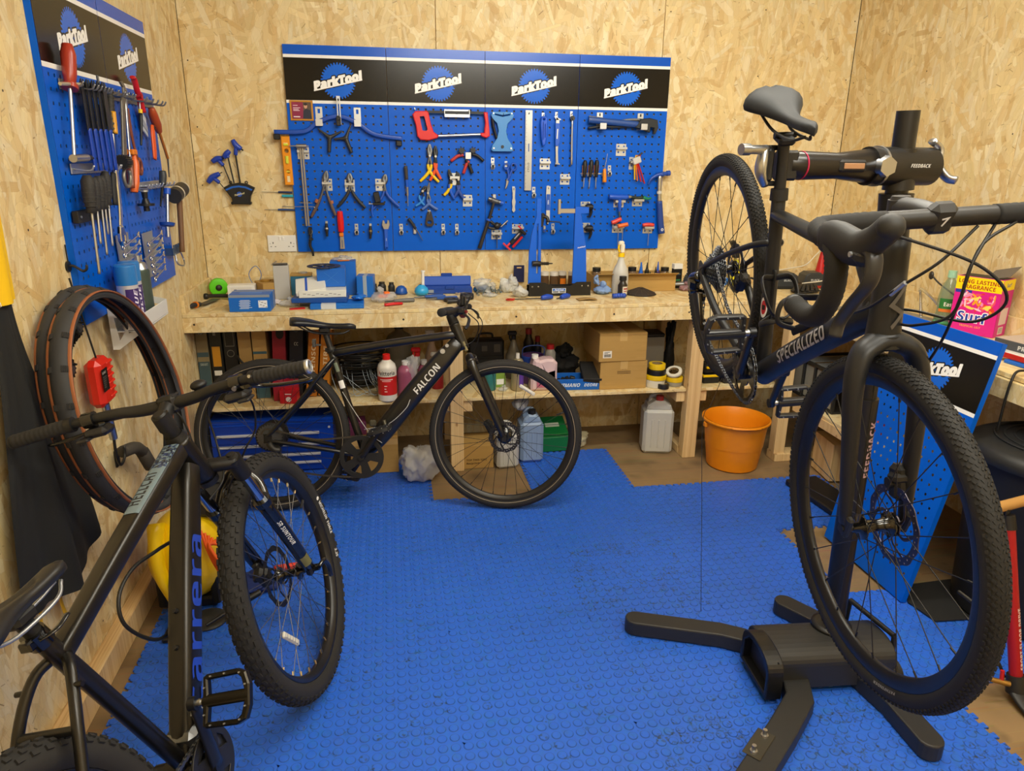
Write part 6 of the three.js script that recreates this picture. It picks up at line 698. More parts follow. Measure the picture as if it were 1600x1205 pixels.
t = L('round_file', 'slim black file with yellow collar behind the red lever', 'file', 0.93, 1.7); p = t.p; M('blade', swp([p(0.92, 1.71), p(0.94, 1.65), p(0.964, 1.597)], k => 0.008 - 0.004 * k, { rs: 8 }), mat('#2d2f31', 0.4, 0.5), t); M('collar', cyl(p(0.917, 1.725), p(0.92, 1.708), 0.008, 0.008, 8), mYellow, t); M('hook_wire', cyl(p(0.91, 1.752), p(0.918, 1.725), 0.003, 0.003, 6), mSteel, t);
t = L('white_bag', 'folded white plastic pouch tucked behind the red lever', 'pouch', 0.86, 1.69); M('sheet', ext([[-0.02, 0.05], [0.05, 0.01], [0.05, -0.06], [-0.015, -0.03]], 0.006, 0.002).translate(0, 0, 0.012), mat('#c4ccd6', 0.5), t); M('label_patch', ext([[-0.012, 0.012], [0.045, -0.02], [0.045, -0.045], [-0.01, -0.015]], 0.002).translate(0, 0, 0.017), mat('#9aa4b4', 0.5), t);
t = L('brown_screwdriver', 'brown handled screwdriver with a thin brown sleeve', 'screwdriver', 0.74, 1.7); p = t.p; M('handle', swp([p(0.775, 1.738), p(0.765, 1.715), p(0.735, 1.68), p(0.712, 1.652)], k => [0.012, 0.018, 0.019, 0.012][Math.round(k * 3)], { rs: 10, lin: true }), mat('#a8451a', 0.3), t); M('sleeve', cyl(p(0.714, 1.655), p(0.64, 1.55), 0.006, 0.006, 8), mat('#a8641c', 0.4), t); M('tip', cyl(p(0.64, 1.55), p(0.655, 1.475), 0.0035, 0.0022, 7), mDark, t);
t = L('orange_lever', 'flat orange plastic lever near the corner end of the board', 'lever', 0.8, 1.61); p = t.p; M('body', swp([p(0.79, 1.672), p(0.8, 1.64), p(0.81, 1.58), p(0.818, 1.546)], k => 0.015 + 0.004 * Math.sin(PI * k), { rs: 10, sec: [1, 0.4], up: [0, 0, 1] }), mat('#e2591a', 0.35), t); M('eyelet', at(new THREE.TorusGeometry(0.006, 0.002, 6, 14), ...p(0.79, 1.664, 0.037)), mDark, t);
const gr = mat('#262524', 0.65);
[['leftmost and longest black grip screwdriver in the lower rack', 1.575, 1.505, 1.6, 1.215, 0.11, 0.0205], ['second black grip screwdriver in the lower rack', 1.52, 1.497, 1.545, 1.3, 0.1, 0.0165], ['third black grip screwdriver in the lower rack', 1.475, 1.5, 1.5, 1.26, 0.1, 0.0165], ['fourth black grip screwdriver in the lower rack', 1.44, 1.5, 1.455, 1.32, 0.1, 0.016], ['rightmost black grip screwdriver in the lower rack', 1.392, 1.512, 1.425, 1.28, 0.105, 0.0165]].forEach(([l, z, y, z2, y2, h, r], i) => { const t = driver('L', l, [-z, y], [-z2, y2], h, { m: gr, r, sr: 0.0045, d: 0.05 - i * 0.003 }); M('ribs', [...Array(6)].map((_, k) => at(new THREE.TorusGeometry(r * 0.9, 0.0014, 6, 16), (z - z2) * -0.0 + (z - (z + (z2 - z) * (0.1 + k * 0.055))) * 0.9, (y2 - y) * (0.08 + k * 0.045), 0.05 - i * 0.003, PI / 2)), mat('#3a3937', 0.7), t); });
t = L('magnet_strip', 'black magnetic strip behind the black grip screwdrivers', 'magnet strip', 1.49, 1.385); M('strip', bx(0.24, 0.036, 0.018, 0, 0, 0.012, 0.002), mBlack, t); M('screw', [-0.1, 0.1].map(x => at(new THREE.CylinderGeometry(0.004, 0.004, 0.003, 8), x, 0, 0.022, PI / 2)), mZinc, t);
t = L('ring_spanner', 'big chrome adjustable spanner with black grip on the lower rail', 'spanner', 1.335, 1.43); p = t.p; M('black_grip', swp([p(1.325, 1.505, 0.04), p(1.338, 1.46, 0.04), p(1.348, 1.405, 0.04)], 0.0145, { rs: 10, sec: [1, 0.55], up: [0, 0, 1] }), gr, t); M('shank', swp([p(1.312, 1.52, 0.045), p(1.318, 1.45, 0.045), p(1.325, 1.38, 0.043), p(1.335, 1.33, 0.04)], 0.0115, { rs: 10, sec: [1, 0.5], up: [0, 0, 1] }), mChrome, t); M('open_jaw', ext([[-0.018, 0.03], [0.012, 0.03], [0.028, 0], [0.024, -0.03], [0.012, -0.022], [0.012, -0.002], [-0.004, 0.002], [-0.012, -0.018], [-0.01, -0.036], [-0.026, -0.018], [-0.026, 0.008]], 0.013, 0.003).translate(...p(1.333, 1.305, 0.04)), mChrome, t); M('ring', at(new THREE.TorusGeometry(0.012, 0.005, 8, 16), ...p(1.305, 1.522, 0.045)), mSteel, t);
t = L('suction_driver', 'black pad driver hanging from the pale rail', 'driver', 1.02, 1.42); M('body', [cyl([0, 0.03, 0.035], [0, -0.01, 0.035], 0.013, 0.01, 12), cyl([0, -0.01, 0.035], [0, -0.03, 0.035], 0.008, 0.016, 12), cyl([0, -0.03, 0.035], [0, -0.038, 0.035], 0.03, 0.03, 20), cyl([0, -0.038, 0.035], [0, -0.058, 0.035], 0.011, 0.011, 8)], mat('#17181a', 0.4), t); M('collar', cyl([0, 0.02, 0.035], [0, 0.012, 0.035], 0.015, 0.015, 12), mZinc, t);
t = L('bottle_screwdriver', 'dark grey screwdriver standing in the pale rail', 'screwdriver', 0.79, 1.46); p = t.p; M('handle', swp([p(0.775, 1.502, 0.04), p(0.78, 1.48, 0.04), p(0.8, 1.448, 0.04)], k => 0.009 + 0.006 * Math.sin(PI * (0.2 + 0.6 * k)), { rs: 10 }), mat('#33383b', 0.45), t); M('shaft', cyl(p(0.8, 1.448, 0.04), p(0.862, 1.37, 0.04), 0.007, 0.003, 8), mDark, t);
t = L('brush_tube', 'blue ended tube brush with steel shaft near the corner', 'brush', 0.78, 1.35); p = t.p; M('shaft', [cyl(p(0.745, 1.425, 0.04), p(0.8, 1.3, 0.04), 0.007, 0.007, 10)], mSteel, t); M('blue_cap', [cyl(p(0.742, 1.432, 0.04), p(0.75, 1.41, 0.04), 0.014, 0.012, 12)], mPBlue, t); M('blue_disc', [cyl(p(0.803, 1.3, 0.04), p(0.806, 1.288, 0.04), 0.03, 0.026, 20)], mat('#1a4596', 0.4), t); M('tip', cyl(p(0.808, 1.285, 0.04), p(0.816, 1.245, 0.04), 0.009, 0.007, 10), mSteel, t);
t = L('wooden_mallet', 'mallet with black and white head and wooden handle near the corner', 'mallet', 0.62, 1.4); M('head', cyl([-0.075, 0.0, 0.05], [0.055, 0.022, 0.05], 0.031, 0.031, 22), mat('#2a2927', 0.5), t); M('white_face', [cyl([-0.032, 0.007, 0.05], [-0.02, 0.009, 0.05], 0.0318, 0.0318, 22), cyl([0.045, 0.02, 0.05], [0.078, 0.026, 0.05], 0.031, 0.028, 22)], mat('#d8cfb8', 0.5), t); M('handle', swp([[0, -0.01, 0.05], [-0.015, -0.1, 0.048], [-0.04, -0.235, 0.045]], k => 0.0125 - 0.0015 * k, { rs: 10 }), mat('#75512f', 0.55), t);
t = L('end_bracket', 'zinc wire bracket at the foot of the mallet handle', 'bracket', 0.68, 1.165); M('plate', [bx(0.13, 0.03, 0.004, 0, 0.01, 0.03, 0.001), bx(0.004, 0.03, 0.03, 0.06, 0.01, 0.016), bx(0.004, 0.03, 0.03, -0.06, 0.01, 0.016), ...[-0.05, -0.015, 0.02, 0.05].map(x => bx(0.02, 0.016, 0.004, x, 0.03, 0.034, 0.001))], mat('#4a6484', 0.4, 0.6), t); M('wire_loop', swp([[-0.04, 0, 0.032], [-0.05, -0.04, 0.04], [0, -0.055, 0.05], [0.05, -0.04, 0.04], [0.04, 0, 0.032]], 0.0035, { rs: 6 }), mSteel, t);
// stepped spanner racks
const place = ['bottom', 'second', 'third', 'fourth', 'fifth', 'top'];
[[1.24, 1.12, 'left rack', 1.3], [0.97, 1.1, 'right rack', 1.32]].forEach(([z, y, k]) => {
t = L('spanner_rack', `zinc saw-tooth spanner holder, ${k} low on the left wall boards`, 'rack', z, y); M('rack_plate', ext([[-0.05, -0.01], [0.05, -0.01], [0.07, 0.16], [-0.055, 0.16]], 0.003).translate(0, 0.02, 0.006), mZinc, t); for (let i = 0; i < 6; i++) M('tooth', bx(0.014, 0.012, 0.03, 0.03 + 0.004 * i, 0.025 + i * 0.025, 0.022, 0.002), mZinc, t);
for (let i = 0; i < 6; i++) { const s = L('combination_spanner', `chrome combination spanner, ${place[i]} one in the ${k}`, 'spanner', z, y + 0.02 + i * 0.027, 'combination spanners on the left wall'); const Ln = 0.05 + i * 0.004; M('shank', swp([[-Ln * 0.8, -0.012, 0.03], [0, 0, 0.036], [Ln * 0.8, 0.014, 0.042]], 0.005, { rs: 6, sec: [1, 0.6], n: 4 }), mChrome, s); M('ring_end', at(new THREE.TorusGeometry(0.0085, 0.0036, 6, 14), -Ln * 0.9 - 0.004, -0.014, 0.03), mChrome, s); M('open_end', ext([[-0.008, -0.005], [0.004, -0.011], [0.014, -0.01], [0.008, -0.003], [0.008, 0.003], [0.014, 0.01], [0.004, 0.011], [-0.008, 0.005]], 0.005, 0.001).translate(Ln * 0.8 + 0.006, 0.016, 0.042), mChrome, s); }
});
t = L('loose_spanner', 'long thin spanner lying across both spanner racks', 'spanner', 1.1, 1.24); M('shank', cyl([-0.13, -0.03, 0.07], [0.09, 0.0, 0.06], 0.0045, 0.0045, 8), mSteel, t); M('open_end', ext([[-0.01, -0.006], [0.006, -0.014], [0.02, -0.01], [0.01, 0], [0.02, 0.01], [0.006, 0.014], [-0.01, 0.006]], 0.006, 0.001).translate(0.1, 0.002, 0.06), mSteel, t);
// hex keys in fan holder on the back wall
t = T('hex_key_holder', 'black fan shaped hex key holder with blue scale on the back wall', 'tool holder', [0.207, 1.32, 0], 0); const fan = [[-0.076, 0.088], [-0.04, 0.106], [0, 0.112], [0.04, 0.106], [0.076, 0.088], [0.052, 0.045], [0.046, 0.006], [-0.036, 0.006], [-0.04, 0.035]]; M('body', ext(fan, 0.03, 0.004).translate(0, 0, 0.017), mat('#171717', 0.5), t); M('blue_scale', ext([[-0.066, 0.08], [-0.034, 0.094], [0, 0.099], [0.034, 0.094], [0.066, 0.08], [0.061, 0.073], [0.03, 0.086], [0, 0.09], [-0.03, 0.086], [-0.061, 0.073]], 0.002).translate(0, 0, 0.0328), mat('#1f62c8', 0.35), t); M('logo', card(0.05, 0.03, 0, 0.056, 0.0326), decal(160, 96, x => { x.fillStyle = '#1c52b8'; x.beginPath(); x.arc(80, 48, 40, 0, 7); x.fill(); x.save(); x.translate(80, 48); x.rotate(-0.23); x.font = 'italic bold 38px sans-serif'; x.textAlign = 'center'; x.textBaseline = 'middle'; x.fillStyle = '#e9dfa8'; x.fillText('ParkTool', 0, 0); x.restore(); }), t); M('foot', [-0.038, 0.045].map(u => cyl([u, 0.012, 0], [u, 0.012, 0.03], 0.008, 0.008, 12)), mBlack, t); M('lug', [-0.04, 0.036].map(u => at(new THREE.TorusGeometry(0.006, 0.0025, 6, 14), u, 0.113, 0.014)), mBlack, t);
[['tallest blue tee hex key, upright in the fan holder', [0.214, 1.43], [0.206, 1.565], [[0.198, 1.638], [0.212, 1.612], [0.236, 1.594]], 0.0045], ['middle blue tee hex key with a rounded end', [0.187, 1.43], [0.171, 1.552], [[0.181, 1.586], [0.165, 1.57], [0.15, 1.552]], 0.004], ['short shafted blue tee hex key leaning left', [0.168, 1.43], [0.142, 1.515], [[0.09, 1.532], [0.115, 1.546], [0.143, 1.55]], 0.0032], ['lowest blue tee hex key, tilted far left', [0.133, 1.41], [0.117, 1.432], [[0.062, 1.432], [0.085, 1.458], [0.122, 1.476]], 0.0025]].forEach(([l, a, b, h, r], i) => { const t = T('tee_hex_key', l, 'hex key', [a[0], a[1], 0]), q = c => [c[0] - a[0], c[1] - a[1], 0.02 + (i % 2) * 0.012]; M('shaft', cyl(q(a), q(b), r, r, 6), mBlack, t); M('handle', [swp(h.map(q), k => 0.0105 + 0.004 * Math.sin(PI * k), { rs: 10 }), swp([q(b), q([(b[0] + h[1][0]) / 2, (b[1] + h[1][1]) / 2]), q(h[1])], 0.0095, { rs: 8 })], mat('#1a3fb0', 0.35), t); M('key_end', cyl(q(h[2]), q([h[2][0] + (h[2][0] - h[1][0]) * 0.35, h[2][1] + (h[2][1] - h[1][1]) * 0.35]), r, r, 6), mBlack, t); });
}
// ---------- workbenches ----------
const HB = 0.872;
{
let t = T('workbench', 'long board workbench with lower shelf along the back wall', 'workbench', [0, 0, 0]);
const ply = (n, w, h, d, x, y, z, m = mOSB) => M(n, uvbox(bx(w, h, d, x, y, z, 0.0015), 1 / 1.1, rnd(), rnd()), m, t), pine = (n, w, h, d, x, y, z) => M(n, uvbox(bx(w, h, d, x, y, z, 0.003), 2.2, rnd(), rnd()), mPine, t);
ply('worktop', 3.53, 0.018, 0.558, 1.767, HB - 0.009, 0.281); ply('fascia', 3.05, 0.07, 0.018, 1.525, HB - 0.054, 0.551, mOSB2); M('fascia_screw', [0.05, 0.55, 1.0, 1.55, 2.05, 2.45].map(x => at(new THREE.CircleGeometry(0.005, 10), x, HB - 0.05, 0.5606)), mat('#2a231c'), t).userData.kind = 'stuff';
ply('upstand', 3.5, 0.081, 0.018, 1.767, HB + 0.0405, 0.009, mOSB2); ply('side_upstand', 0.018, 0.083, 0.53, 0.009, HB + 0.0415, 0.288, mOSB2);
for (const [x, z, w] of [[1.253, 0.508, 0.067], [2.528, 0.508, 0.074], [1.253, 0.06, 0.067], [2.528, 0.06, 0.074]]) pine('leg', w, HB - 0.018 - (z > 0.3 ? 0 : 0), 0.067, x, (HB - 0.018) / 2, z);
ply('shelf', 1.219, 0.017, 0.49, 0.6095, 0.3885, 0.278); ply('shelf', 1.2, 0.017, 0.49, 1.888, 0.3885, 0.278); ply('shelf', 0.46, 0.017, 0.49, 2.797, 0.3885, 0.278);
for (const x of [1.195, 1.312, 2.466, 2.59]) pine('shelf_rail', 0.048, 0.062, 0.44, x, 0.349, 0.29);
pine('sole_plate', 0.06, 0.045, 0.38, 2.52, 0.0225, 0.283); pine('back_rail', 2.4, 0.06, 0.04, 1.24, 0.34, 0.03);
t = T('workbench', 'board workbench along the right wall under the detergent box', 'workbench', [0, 0, 0]);
ply('worktop', 0.482, 0.018, 1.9, 3.293, HB - 0.009, 1.512); ply('fascia', 0.018, 0.07, 1.9, 3.043, HB - 0.054, 1.512, mOSB2); ply('upstand', 0.018, 0.081, 1.9, 3.524, HB + 0.0405, 1.512, mOSB2);
for (const z of [0.62, 2.4]) pine('leg', 0.062, HB - 0.06, 0.062, 3.0, (HB - 0.018) / 2 + 0.02, z); pine('leg', 0.062, HB - 0.06, 0.062, 3.49, (HB - 0.018) / 2 + 0.02, 2.4);
pine('sole_plate', 0.5, 0.045, 0.09, 3.22, 0.0225, 0.62); ply('shelf', 0.48, 0.017, 0.85, 3.285, 0.3515, 1.08); pine('shelf_rail', 0.04, 0.05, 0.85, 3.06, 0.318, 1.08);
}
// ---------- things on the back workbench ----------
const film = (r, sx, sy, sz, sd, m) => { seed = sd; let g = new THREE.IcosahedronGeometry(1, 9); g.deleteAttribute('uv'); g.deleteAttribute('normal'); g = mergeVertices(g, 1e-4); const P = g.attributes.position, v = new V3(), d = [...Array(30)].map(() => [new V3(rnd(-1, 1), rnd(-0.3, 1), rnd(-1, 1)).normalize(), rnd(0.55, 0.92), rnd(0.3, 0.8)]);
for (let i = 0; i < P.count; i++) { v.fromBufferAttribute(P, i); let k = 1; for (const [n, c, s] of d) { const q = v.dot(n); if (q > c) k -= (q - c) * s * 1.6; } d.forEach(([n], j) => { k += 0.034 * Math.abs(Math.sin(v.dot(n) * (4 + j * 0.45) + j)) - 0.02; }); P.setXYZ(i, v.x * k * sx, Math.max(-sy, v.y * k * sy) + sy, v.z * k * sz); } g.computeVertexNormals(); return g; };
const carton = (name, lab, w, h, d, m, pos, rot, extra, grp) => { const t = T(name, lab, 'box', pos, rot, grp); M('box_body', bx(w, h, d, 0, h / 2, 0, 0.002), m, t); if (extra) extra(t); return t; };
const bottle = (name, lab, prof, m, cap, pos, extra, cat = 'bottle') => { const t = T(name, lab, cat, pos); M('body', lat(prof, 20), m, t); if (cap) M('cap', cyl([0, cap[0], 0], [0, cap[1], 0], cap[2], cap[3] ?? cap[2], 16), cap[4], t); if (extra) extra(t); return t; };
{
const Y = HB + 0.0008; let t;
const blueBox = mat('#0d68c8', 0.45), silver = mat('#9aa3ad', 0.4, 0.3);
const shim = label(256, 160, '#0d68c8', [x => { x.fillStyle = '#8d97a3'; x.fillRect(0, 0, 256, 26); x.fillStyle = '#e8eef5'; for (let i = 0; i < 9; i++) x.fillRect(70 - (i * 7) % 12, 50 + i * 10, 60 + (i * 13) % 26, 4); x.fillRect(182, 55, 56, 70); x.fillStyle = '#333'; for (let i = 0; i < 12; i++) x.fillRect(188 + (i * 17) % 44, 62 + (i * 11) % 56, 8, 4); }]);
carton('parts_box', 'blue parts box with white label lying at the front left of the bench', 0.185, 0.08, 0.13, blueBox, [0.3, Y, 0.475], -0.02, t => { M('label_print', card(0.183, 0.078, 0, 0.04, 0.0653), shim, t); M('silver_band', bx(0.186, 0.081, 0.018, 0, 0.0401, -0.03, 0.001), silver, t); M('lid_print', card(0.1, 0.04, 0.0, 0.0806, 0.02, -PI / 2), mat('#2a7fdc', 0.4), t); });
t = T('tape_measure', 'bright green roll standing by the left wall', 'roll', [0.075, Y, 0.12], 0.3); M('reel', at(lat([[0.012, -0.02], [0.042, -0.02], [0.046, -0.014], [0.046, 0.014], [0.042, 0.02], [0.012, 0.02]], 28, 'z'), 0, 0.046, 0), mat('#5fd018', 0.4), t); M('dark_core', at(lat([[0.001, -0.021], [0.016, -0.021], [0.016, 0.021], [0.001, 0.021]], 18, 'z'), 0, 0.046, 0), mat('#38382e'), t);
t = T('pry_bar', 'black flat bar lying below the green roll', 'bar', [0.1, Y, 0.2], -0.02); M('bar', swp([[-0.075, 0.012, 0], [-0.04, 0.016, 0], [0.08, 0.014, 0]], 0.014, { rs: 8, sec: [1, 0.7] }), mat('#1f1d1c', 0.5), t); M('end_ball', ball(-0.072, 0.014, 0, 0.016, 10), mBlack, t);
t = T('putty_knife', 'scraper with dark blade and orange ring by the left end of the bench', 'scraper', [0.045, Y, 0.37], -0.25); M('grip', swp([[-0.012, 0.014, 0.1], [-0.004, 0.015, 0.06], [0, 0.012, 0.02]], 0.0145, { rs: 10, sec: [1, 0.8] }), mat('#26262a', 0.5), t); M('orange_ring', cyl([-0.003, 0.0145, 0.055], [-0.002, 0.014, 0.045], 0.016, 0.016, 12), mOrange, t); M('blade', bx(0.04, 0.003, 0.15, 0.012, 0.01, -0.055, 0.0008), mat('#4a4a4c', 0.45, 0.5), t);
carton('small_white_box', 'small white carton behind the blue parts box', 0.13, 0.075, 0.07, mWhite, [0.21, Y, 0.22], 0.04, t => M('grey_print', card(0.1, 0.05, 0, 0.04, 0.0353), label(128, 64, '#dcdcd8', [x => { x.fillStyle = '#555'; for (let i = 0; i < 8; i++) x.fillRect(20 + (i * 29) % 80, 12 + (i * 17) % 44, 16, 4); }]), t));
carton('brown_open_box', 'brown carton with blue side right of the small white carton', 0.1, 0.085, 0.12, mCard, [0.335, Y, 0.2], 0.5, t => { M('blue_side', card(0.118, 0.083, 0.0503, 0.043, 0, 0, PI / 2), mat('#2a6a98', 0.5), t); M('tin_lid', cyl([-0.01, 0.086, -0.01], [-0.01, 0.094, -0.01], 0.026, 0.026, 18), mat('#b08a3c', 0.4, 0.6), t); });
O('looped_cable', 'thin blue looped cable standing up behind the cartons', 'cable', swp([[-0.08, 0.01, 0], [-0.03, 0.02, 0.02], [0.02, 0.1, 0], [-0.005, 0.15, -0.01], [-0.04, 0.11, 0], [-0.01, 0.05, 0.02], [0.05, 0.03, 0.03], [0.06, 0.004, 0.03]], 0.0022, { rs: 6, n: 60 }), mat('#5d7ab0', 0.5), [0.27, Y, 0.12]);
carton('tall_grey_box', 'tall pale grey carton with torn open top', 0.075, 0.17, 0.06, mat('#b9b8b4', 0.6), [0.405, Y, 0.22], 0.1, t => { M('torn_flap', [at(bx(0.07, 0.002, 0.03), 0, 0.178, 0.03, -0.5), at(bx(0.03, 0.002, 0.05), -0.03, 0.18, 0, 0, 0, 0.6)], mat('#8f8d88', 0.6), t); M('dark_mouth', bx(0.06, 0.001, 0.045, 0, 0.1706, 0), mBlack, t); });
carton('teal_box', 'dull teal square carton behind the tall grey carton', 0.105, 0.1, 0.06, mat('#2f6f8f', 0.5), [0.49, Y, 0.12], 0, t => { M('kraft_lid', bx(0.107, 0.012, 0.062, 0, 0.106, 0, 0.001), mCard, t); M('tin', cyl([0.01, 0.112, 0], [0.01, 0.118, 0], 0.022, 0.022, 18), mZinc, t); });
carton('flat_blue_box', 'flat blue box at the bottom of the stack, sticking out to the right', 0.25, 0.024, 0.13, blueBox, [0.69, Y, 0.46], 0.02, t => M('white_band', bx(0.07, 0.0245, 0.131, -0.04, 0.012, 0, 0.001), mat('#c3cad2', 0.5), t));
carton('flat_navy_box', 'flat dark blue box second from the bottom of the stack', 0.26, 0.022, 0.14, mat('#104a98', 0.45), [0.61, Y + 0.025, 0.42], -0.03);
carton('white_tray', 'white shallow carton lid carrying the blue box in the stack', 0.22, 0.034, 0.16, mat('#d9dcd6', 0.5), [0.62, Y + 0.048, 0.4], 0.05, t => M('side_print', card(0.2, 0.025, 0, 0.017, 0.0803), label(200, 28, '#d9dcd6', [x => { x.fillStyle = '#777'; for (let i = 0; i < 9; i++) x.fillRect(10 + i * 20, 10 + (i % 3) * 4, 14, 3); }]), t));
carton('white_flat_box', 'white carton with blue stripe leaning in the stack', 0.14, 0.022, 0.15, mat('#e2e4df', 0.5), [0.565, Y + 0.083, 0.4], [0.28, 0.1, 0.1], t => M('blue_stripe', bx(0.012, 0.0225, 0.15, -0.02, 0.011, 0, 0.0005), mPBlue, t));
carton('square_blue_box', 'square blue box on top of the stack, under the cable reel', 0.135, 0.09, 0.12, mat('#0c62c4', 0.4), [0.66, Y + 0.083, 0.33], 0.03, t => M('fold_line', [at(bx(0.001, 0.085, 0.001), 0.0, 0.045, 0.0605, 0, 0, 0.9), at(bx(0.001, 0.085, 0.001), 0.0, 0.045, 0.0605, 0, 0, -0.9)], mat('#4a86cf', 0.4), t));
t = T('chainring', 'black and silver toothed ring lying on the square blue box', 'chainring', [0.625, Y + 0.177, 0.33], [-PI / 2, 0, 0.2]); M('ring_plate', ext(gearShape(0.078, 40, 0.005), 0.005, 0.001, [ring(0.055, 30)]), mat('#5b5a5e', 0.35, 0.8), t); M('spider', [0, 1, 2, 3, 4].map(i => swp([[0.012 * Math.cos(i * 1.257), 0.012 * Math.sin(i * 1.257), 0], [0.057 * Math.cos(i * 1.257), 0.057 * Math.sin(i * 1.257), 0]], 0.007, { rs: 6, sec: [1, 0.4], n: 2, up: [0, 0, 1] })), mat('#2a2a2c', 0.35, 0.5), t);
carton('tall_blue_box', 'tall blue box at the back with a clear bag on its lid', 0.13, 0.175, 0.09, mat('#0d66cc', 0.4), [0.705, Y, 0.12], 0); O('clear_bag', 'crumpled clear bag with an orange slip on the tall blue box', 'bag', [at(film(1, 0.075, 0.013, 0.045, 4), 0, 0, 0)], mFilm, [0.705, Y + 0.1765, 0.12]); O('orange_slip', 'small orange slip inside the bag on the tall blue box', 'slip', bx(0.06, 0.003, 0.02, 0, 0, 0), mOrange, [0.71, Y + 0.1795, 0.155], 0.3);
carton('banded_blue_box', 'blue box with grey band right of the square blue box', 0.085, 0.11, 0.09, blueBox, [0.82, Y, 0.2], -0.1, t => M('grey_band', bx(0.02, 0.111, 0.091, 0.0, 0.0555, 0, 0.001), mat('#98a6b4', 0.5), t));
O('blue_sachet', 'torn blue sachet lying over the right end of the stack', 'sachet', at(film(1, 0.05, 0.018, 0.06, 11), 0, 0, 0), mat('#1a72d8', 0.3), [0.79, Y + 0.03, 0.43]);
O('clear_wrapper', 'clear wrapper with small parts in front of the tall grey carton', 'bag', film(1, 0.06, 0.028, 0.05, 21), mFilm, [0.46, Y, 0.42]); O('red_slip', 'small red slip under the corner of the stack', 'slip', bx(0.07, 0.004, 0.03, 0, 0.002, 0), mRed, [0.505, Y, 0.5], 0.2); O('printed_wrapper', 'small white and red wrapper next to the brown carton', 'wrapper', film(1, 0.03, 0.016, 0.03, 23), mat('#d8cfcf', 0.4), [0.385, Y, 0.36]);
O('parts_bag', 'clear crumpled bag of fittings right of the stack', 'bag', film(1, 0.075, 0.042, 0.07, 31), mFilm, [0.905, Y, 0.36]); O('orange_fitting', 'orange fitting showing inside the crumpled bag', 'fitting', [bx(0.05, 0.018, 0.025, 0, 0.02, 0, 0.005), bx(0.03, 0.014, 0.03, 0.02, 0.034, 0.002, 0.004)], mat('#f07018', 0.4), [0.905, Y + 0.008, 0.36], 0.2);
t = T('jam_knife', 'red and grey folding knife lying open at the bench front', 'knife', [0.955, Y, 0.47], 0.35); M('red_scale', swp([[-0.045, 0.007, 0], [0, 0.01, 0.006], [0.045, 0.007, 0]], 0.009, { rs: 8, sec: [1.1, 0.8] }), mRed, t); t = T('wire_stripper', 'grey handled wire stripper beside the red knife', 'pliers', [1.0, Y, 0.4], 0.35); M('grip', swp([[-0.04, 0.01, -0.01], [0, 0.012, 0], [0.06, 0.01, 0.005]], k => 0.009 + 0.004 * k, { rs: 8, sec: [1.1, 0.8] }), mat('#6a6a68', 0.5), t); M('tip', cyl([-0.04, 0.01, -0.01], [-0.085, 0.008, -0.02], 0.004, 0.003, 8), mDark, t);
for (const [x, z, r, l] of [[0.86, 0.16, 0.02, 'leftmost dark pot behind the clear bag'], [0.9, 0.1, 0.022, 'taller dark pot at the back near the tall blue box'], [0.95, 0.12, 0.018, 'small dark pot left of the blue dome']]) bottle('black_pot', l, [[0.001, 0], [r, 0], [r, 0.035], [r * 0.8, 0.042], [r * 0.6, 0.05]], mat('#242424', 0.5), [0.042, 0.056, r * 0.7, r * 0.7, mat('#2e2c28', 0.4)], [x, Y, z], null, 'pot');
t = T('blue_dome_cap', 'small blue dome shaped cap at the back of the bench', 'cap', [1.0, Y, 0.16]); M('dome', lat([[0.03, 0], [0.032, 0.01], [0.028, 0.03], [0.016, 0.042], [0.001, 0.046]], 20), mat('#1550a8', 0.35), t); M('cap_rim', at(new THREE.TorusGeometry(0.03, 0.004, 8, 24), 0, 0.006, 0, PI / 2), mat('#123f86', 0.4), t);
t = T('powder_pump', 'light blue bulb with a white upright nozzle', 'bottle', [1.105, Y, 0.2]); M('bulb', lat([[0.001, 0], [0.03, 0.002], [0.038, 0.018], [0.034, 0.036], [0.018, 0.05], [0.012, 0.055]], 22), mat('#2fa3e0', 0.3), t); M('nozzle', [cyl([0.008, 0.05, 0], [0.01, 0.12, 0], 0.0085, 0.0075, 12), cyl([0.01, 0.12, 0], [0.01, 0.128, 0], 0.011, 0.011, 12)], mWhite, t);
t = T('blue_pliers', 'blue handled pliers lying on the bench, upper pair', 'pliers', [1.13, Y, 0.3], 0.25); for (const s of [-1, 1]) M('handle', swp([[-0.02, 0.01, 0], [0.03, 0.01, s * 0.012], [0.09, 0.01, s * 0.02]], 0.0065, { rs: 8 }), mat('#1f4fa0', 0.45), t); M('jaws', swp([[-0.07, 0.008, 0], [-0.04, 0.01, 0], [-0.015, 0.01, 0]], k => 0.004 + 0.008 * k, { rs: 8, sec: [1, 0.6] }), mIron, t); copy(t, [1.19, Y, 0.355], 0.05, 'blue handled pliers lying on the bench, lower pair');
t = T('torque_tool_case', 'long blue plastic tool case open at the back of the bench', 'tool case', [1.245, Y, 0.13]); M('case_base', bx(0.26, 0.035, 0.07, 0, 0.0175, 0.02, 0.004), mat('#123f98', 0.4), t); M('case_lid', at(bx(0.26, 0.05, 0.022, 0, 0, 0, 0.004), 0, 0.058, -0.02, -0.15), mat('#1a52b8', 0.4), t); M('latch', [bx(0.05, 0.02, 0.012, 0.01, 0.034, 0.056, 0.004), bx(0.06, 0.018, 0.012, 0, 0.09, -0.024, 0.004)], mat('#123f98', 0.4), t); M('case_label', bx(0.05, 0.016, 0.001, -0.1, 0.015, 0.0556), mat('#8a94a0', 0.5), t);
O('blue_film', 'flat translucent blue film next to the blue tool case', 'film', film(1, 0.055, 0.03, 0.04, 41), mat('#3c8fd6', 0.2, 0, { transmission: 0.55 }), [1.415, Y, 0.13]);
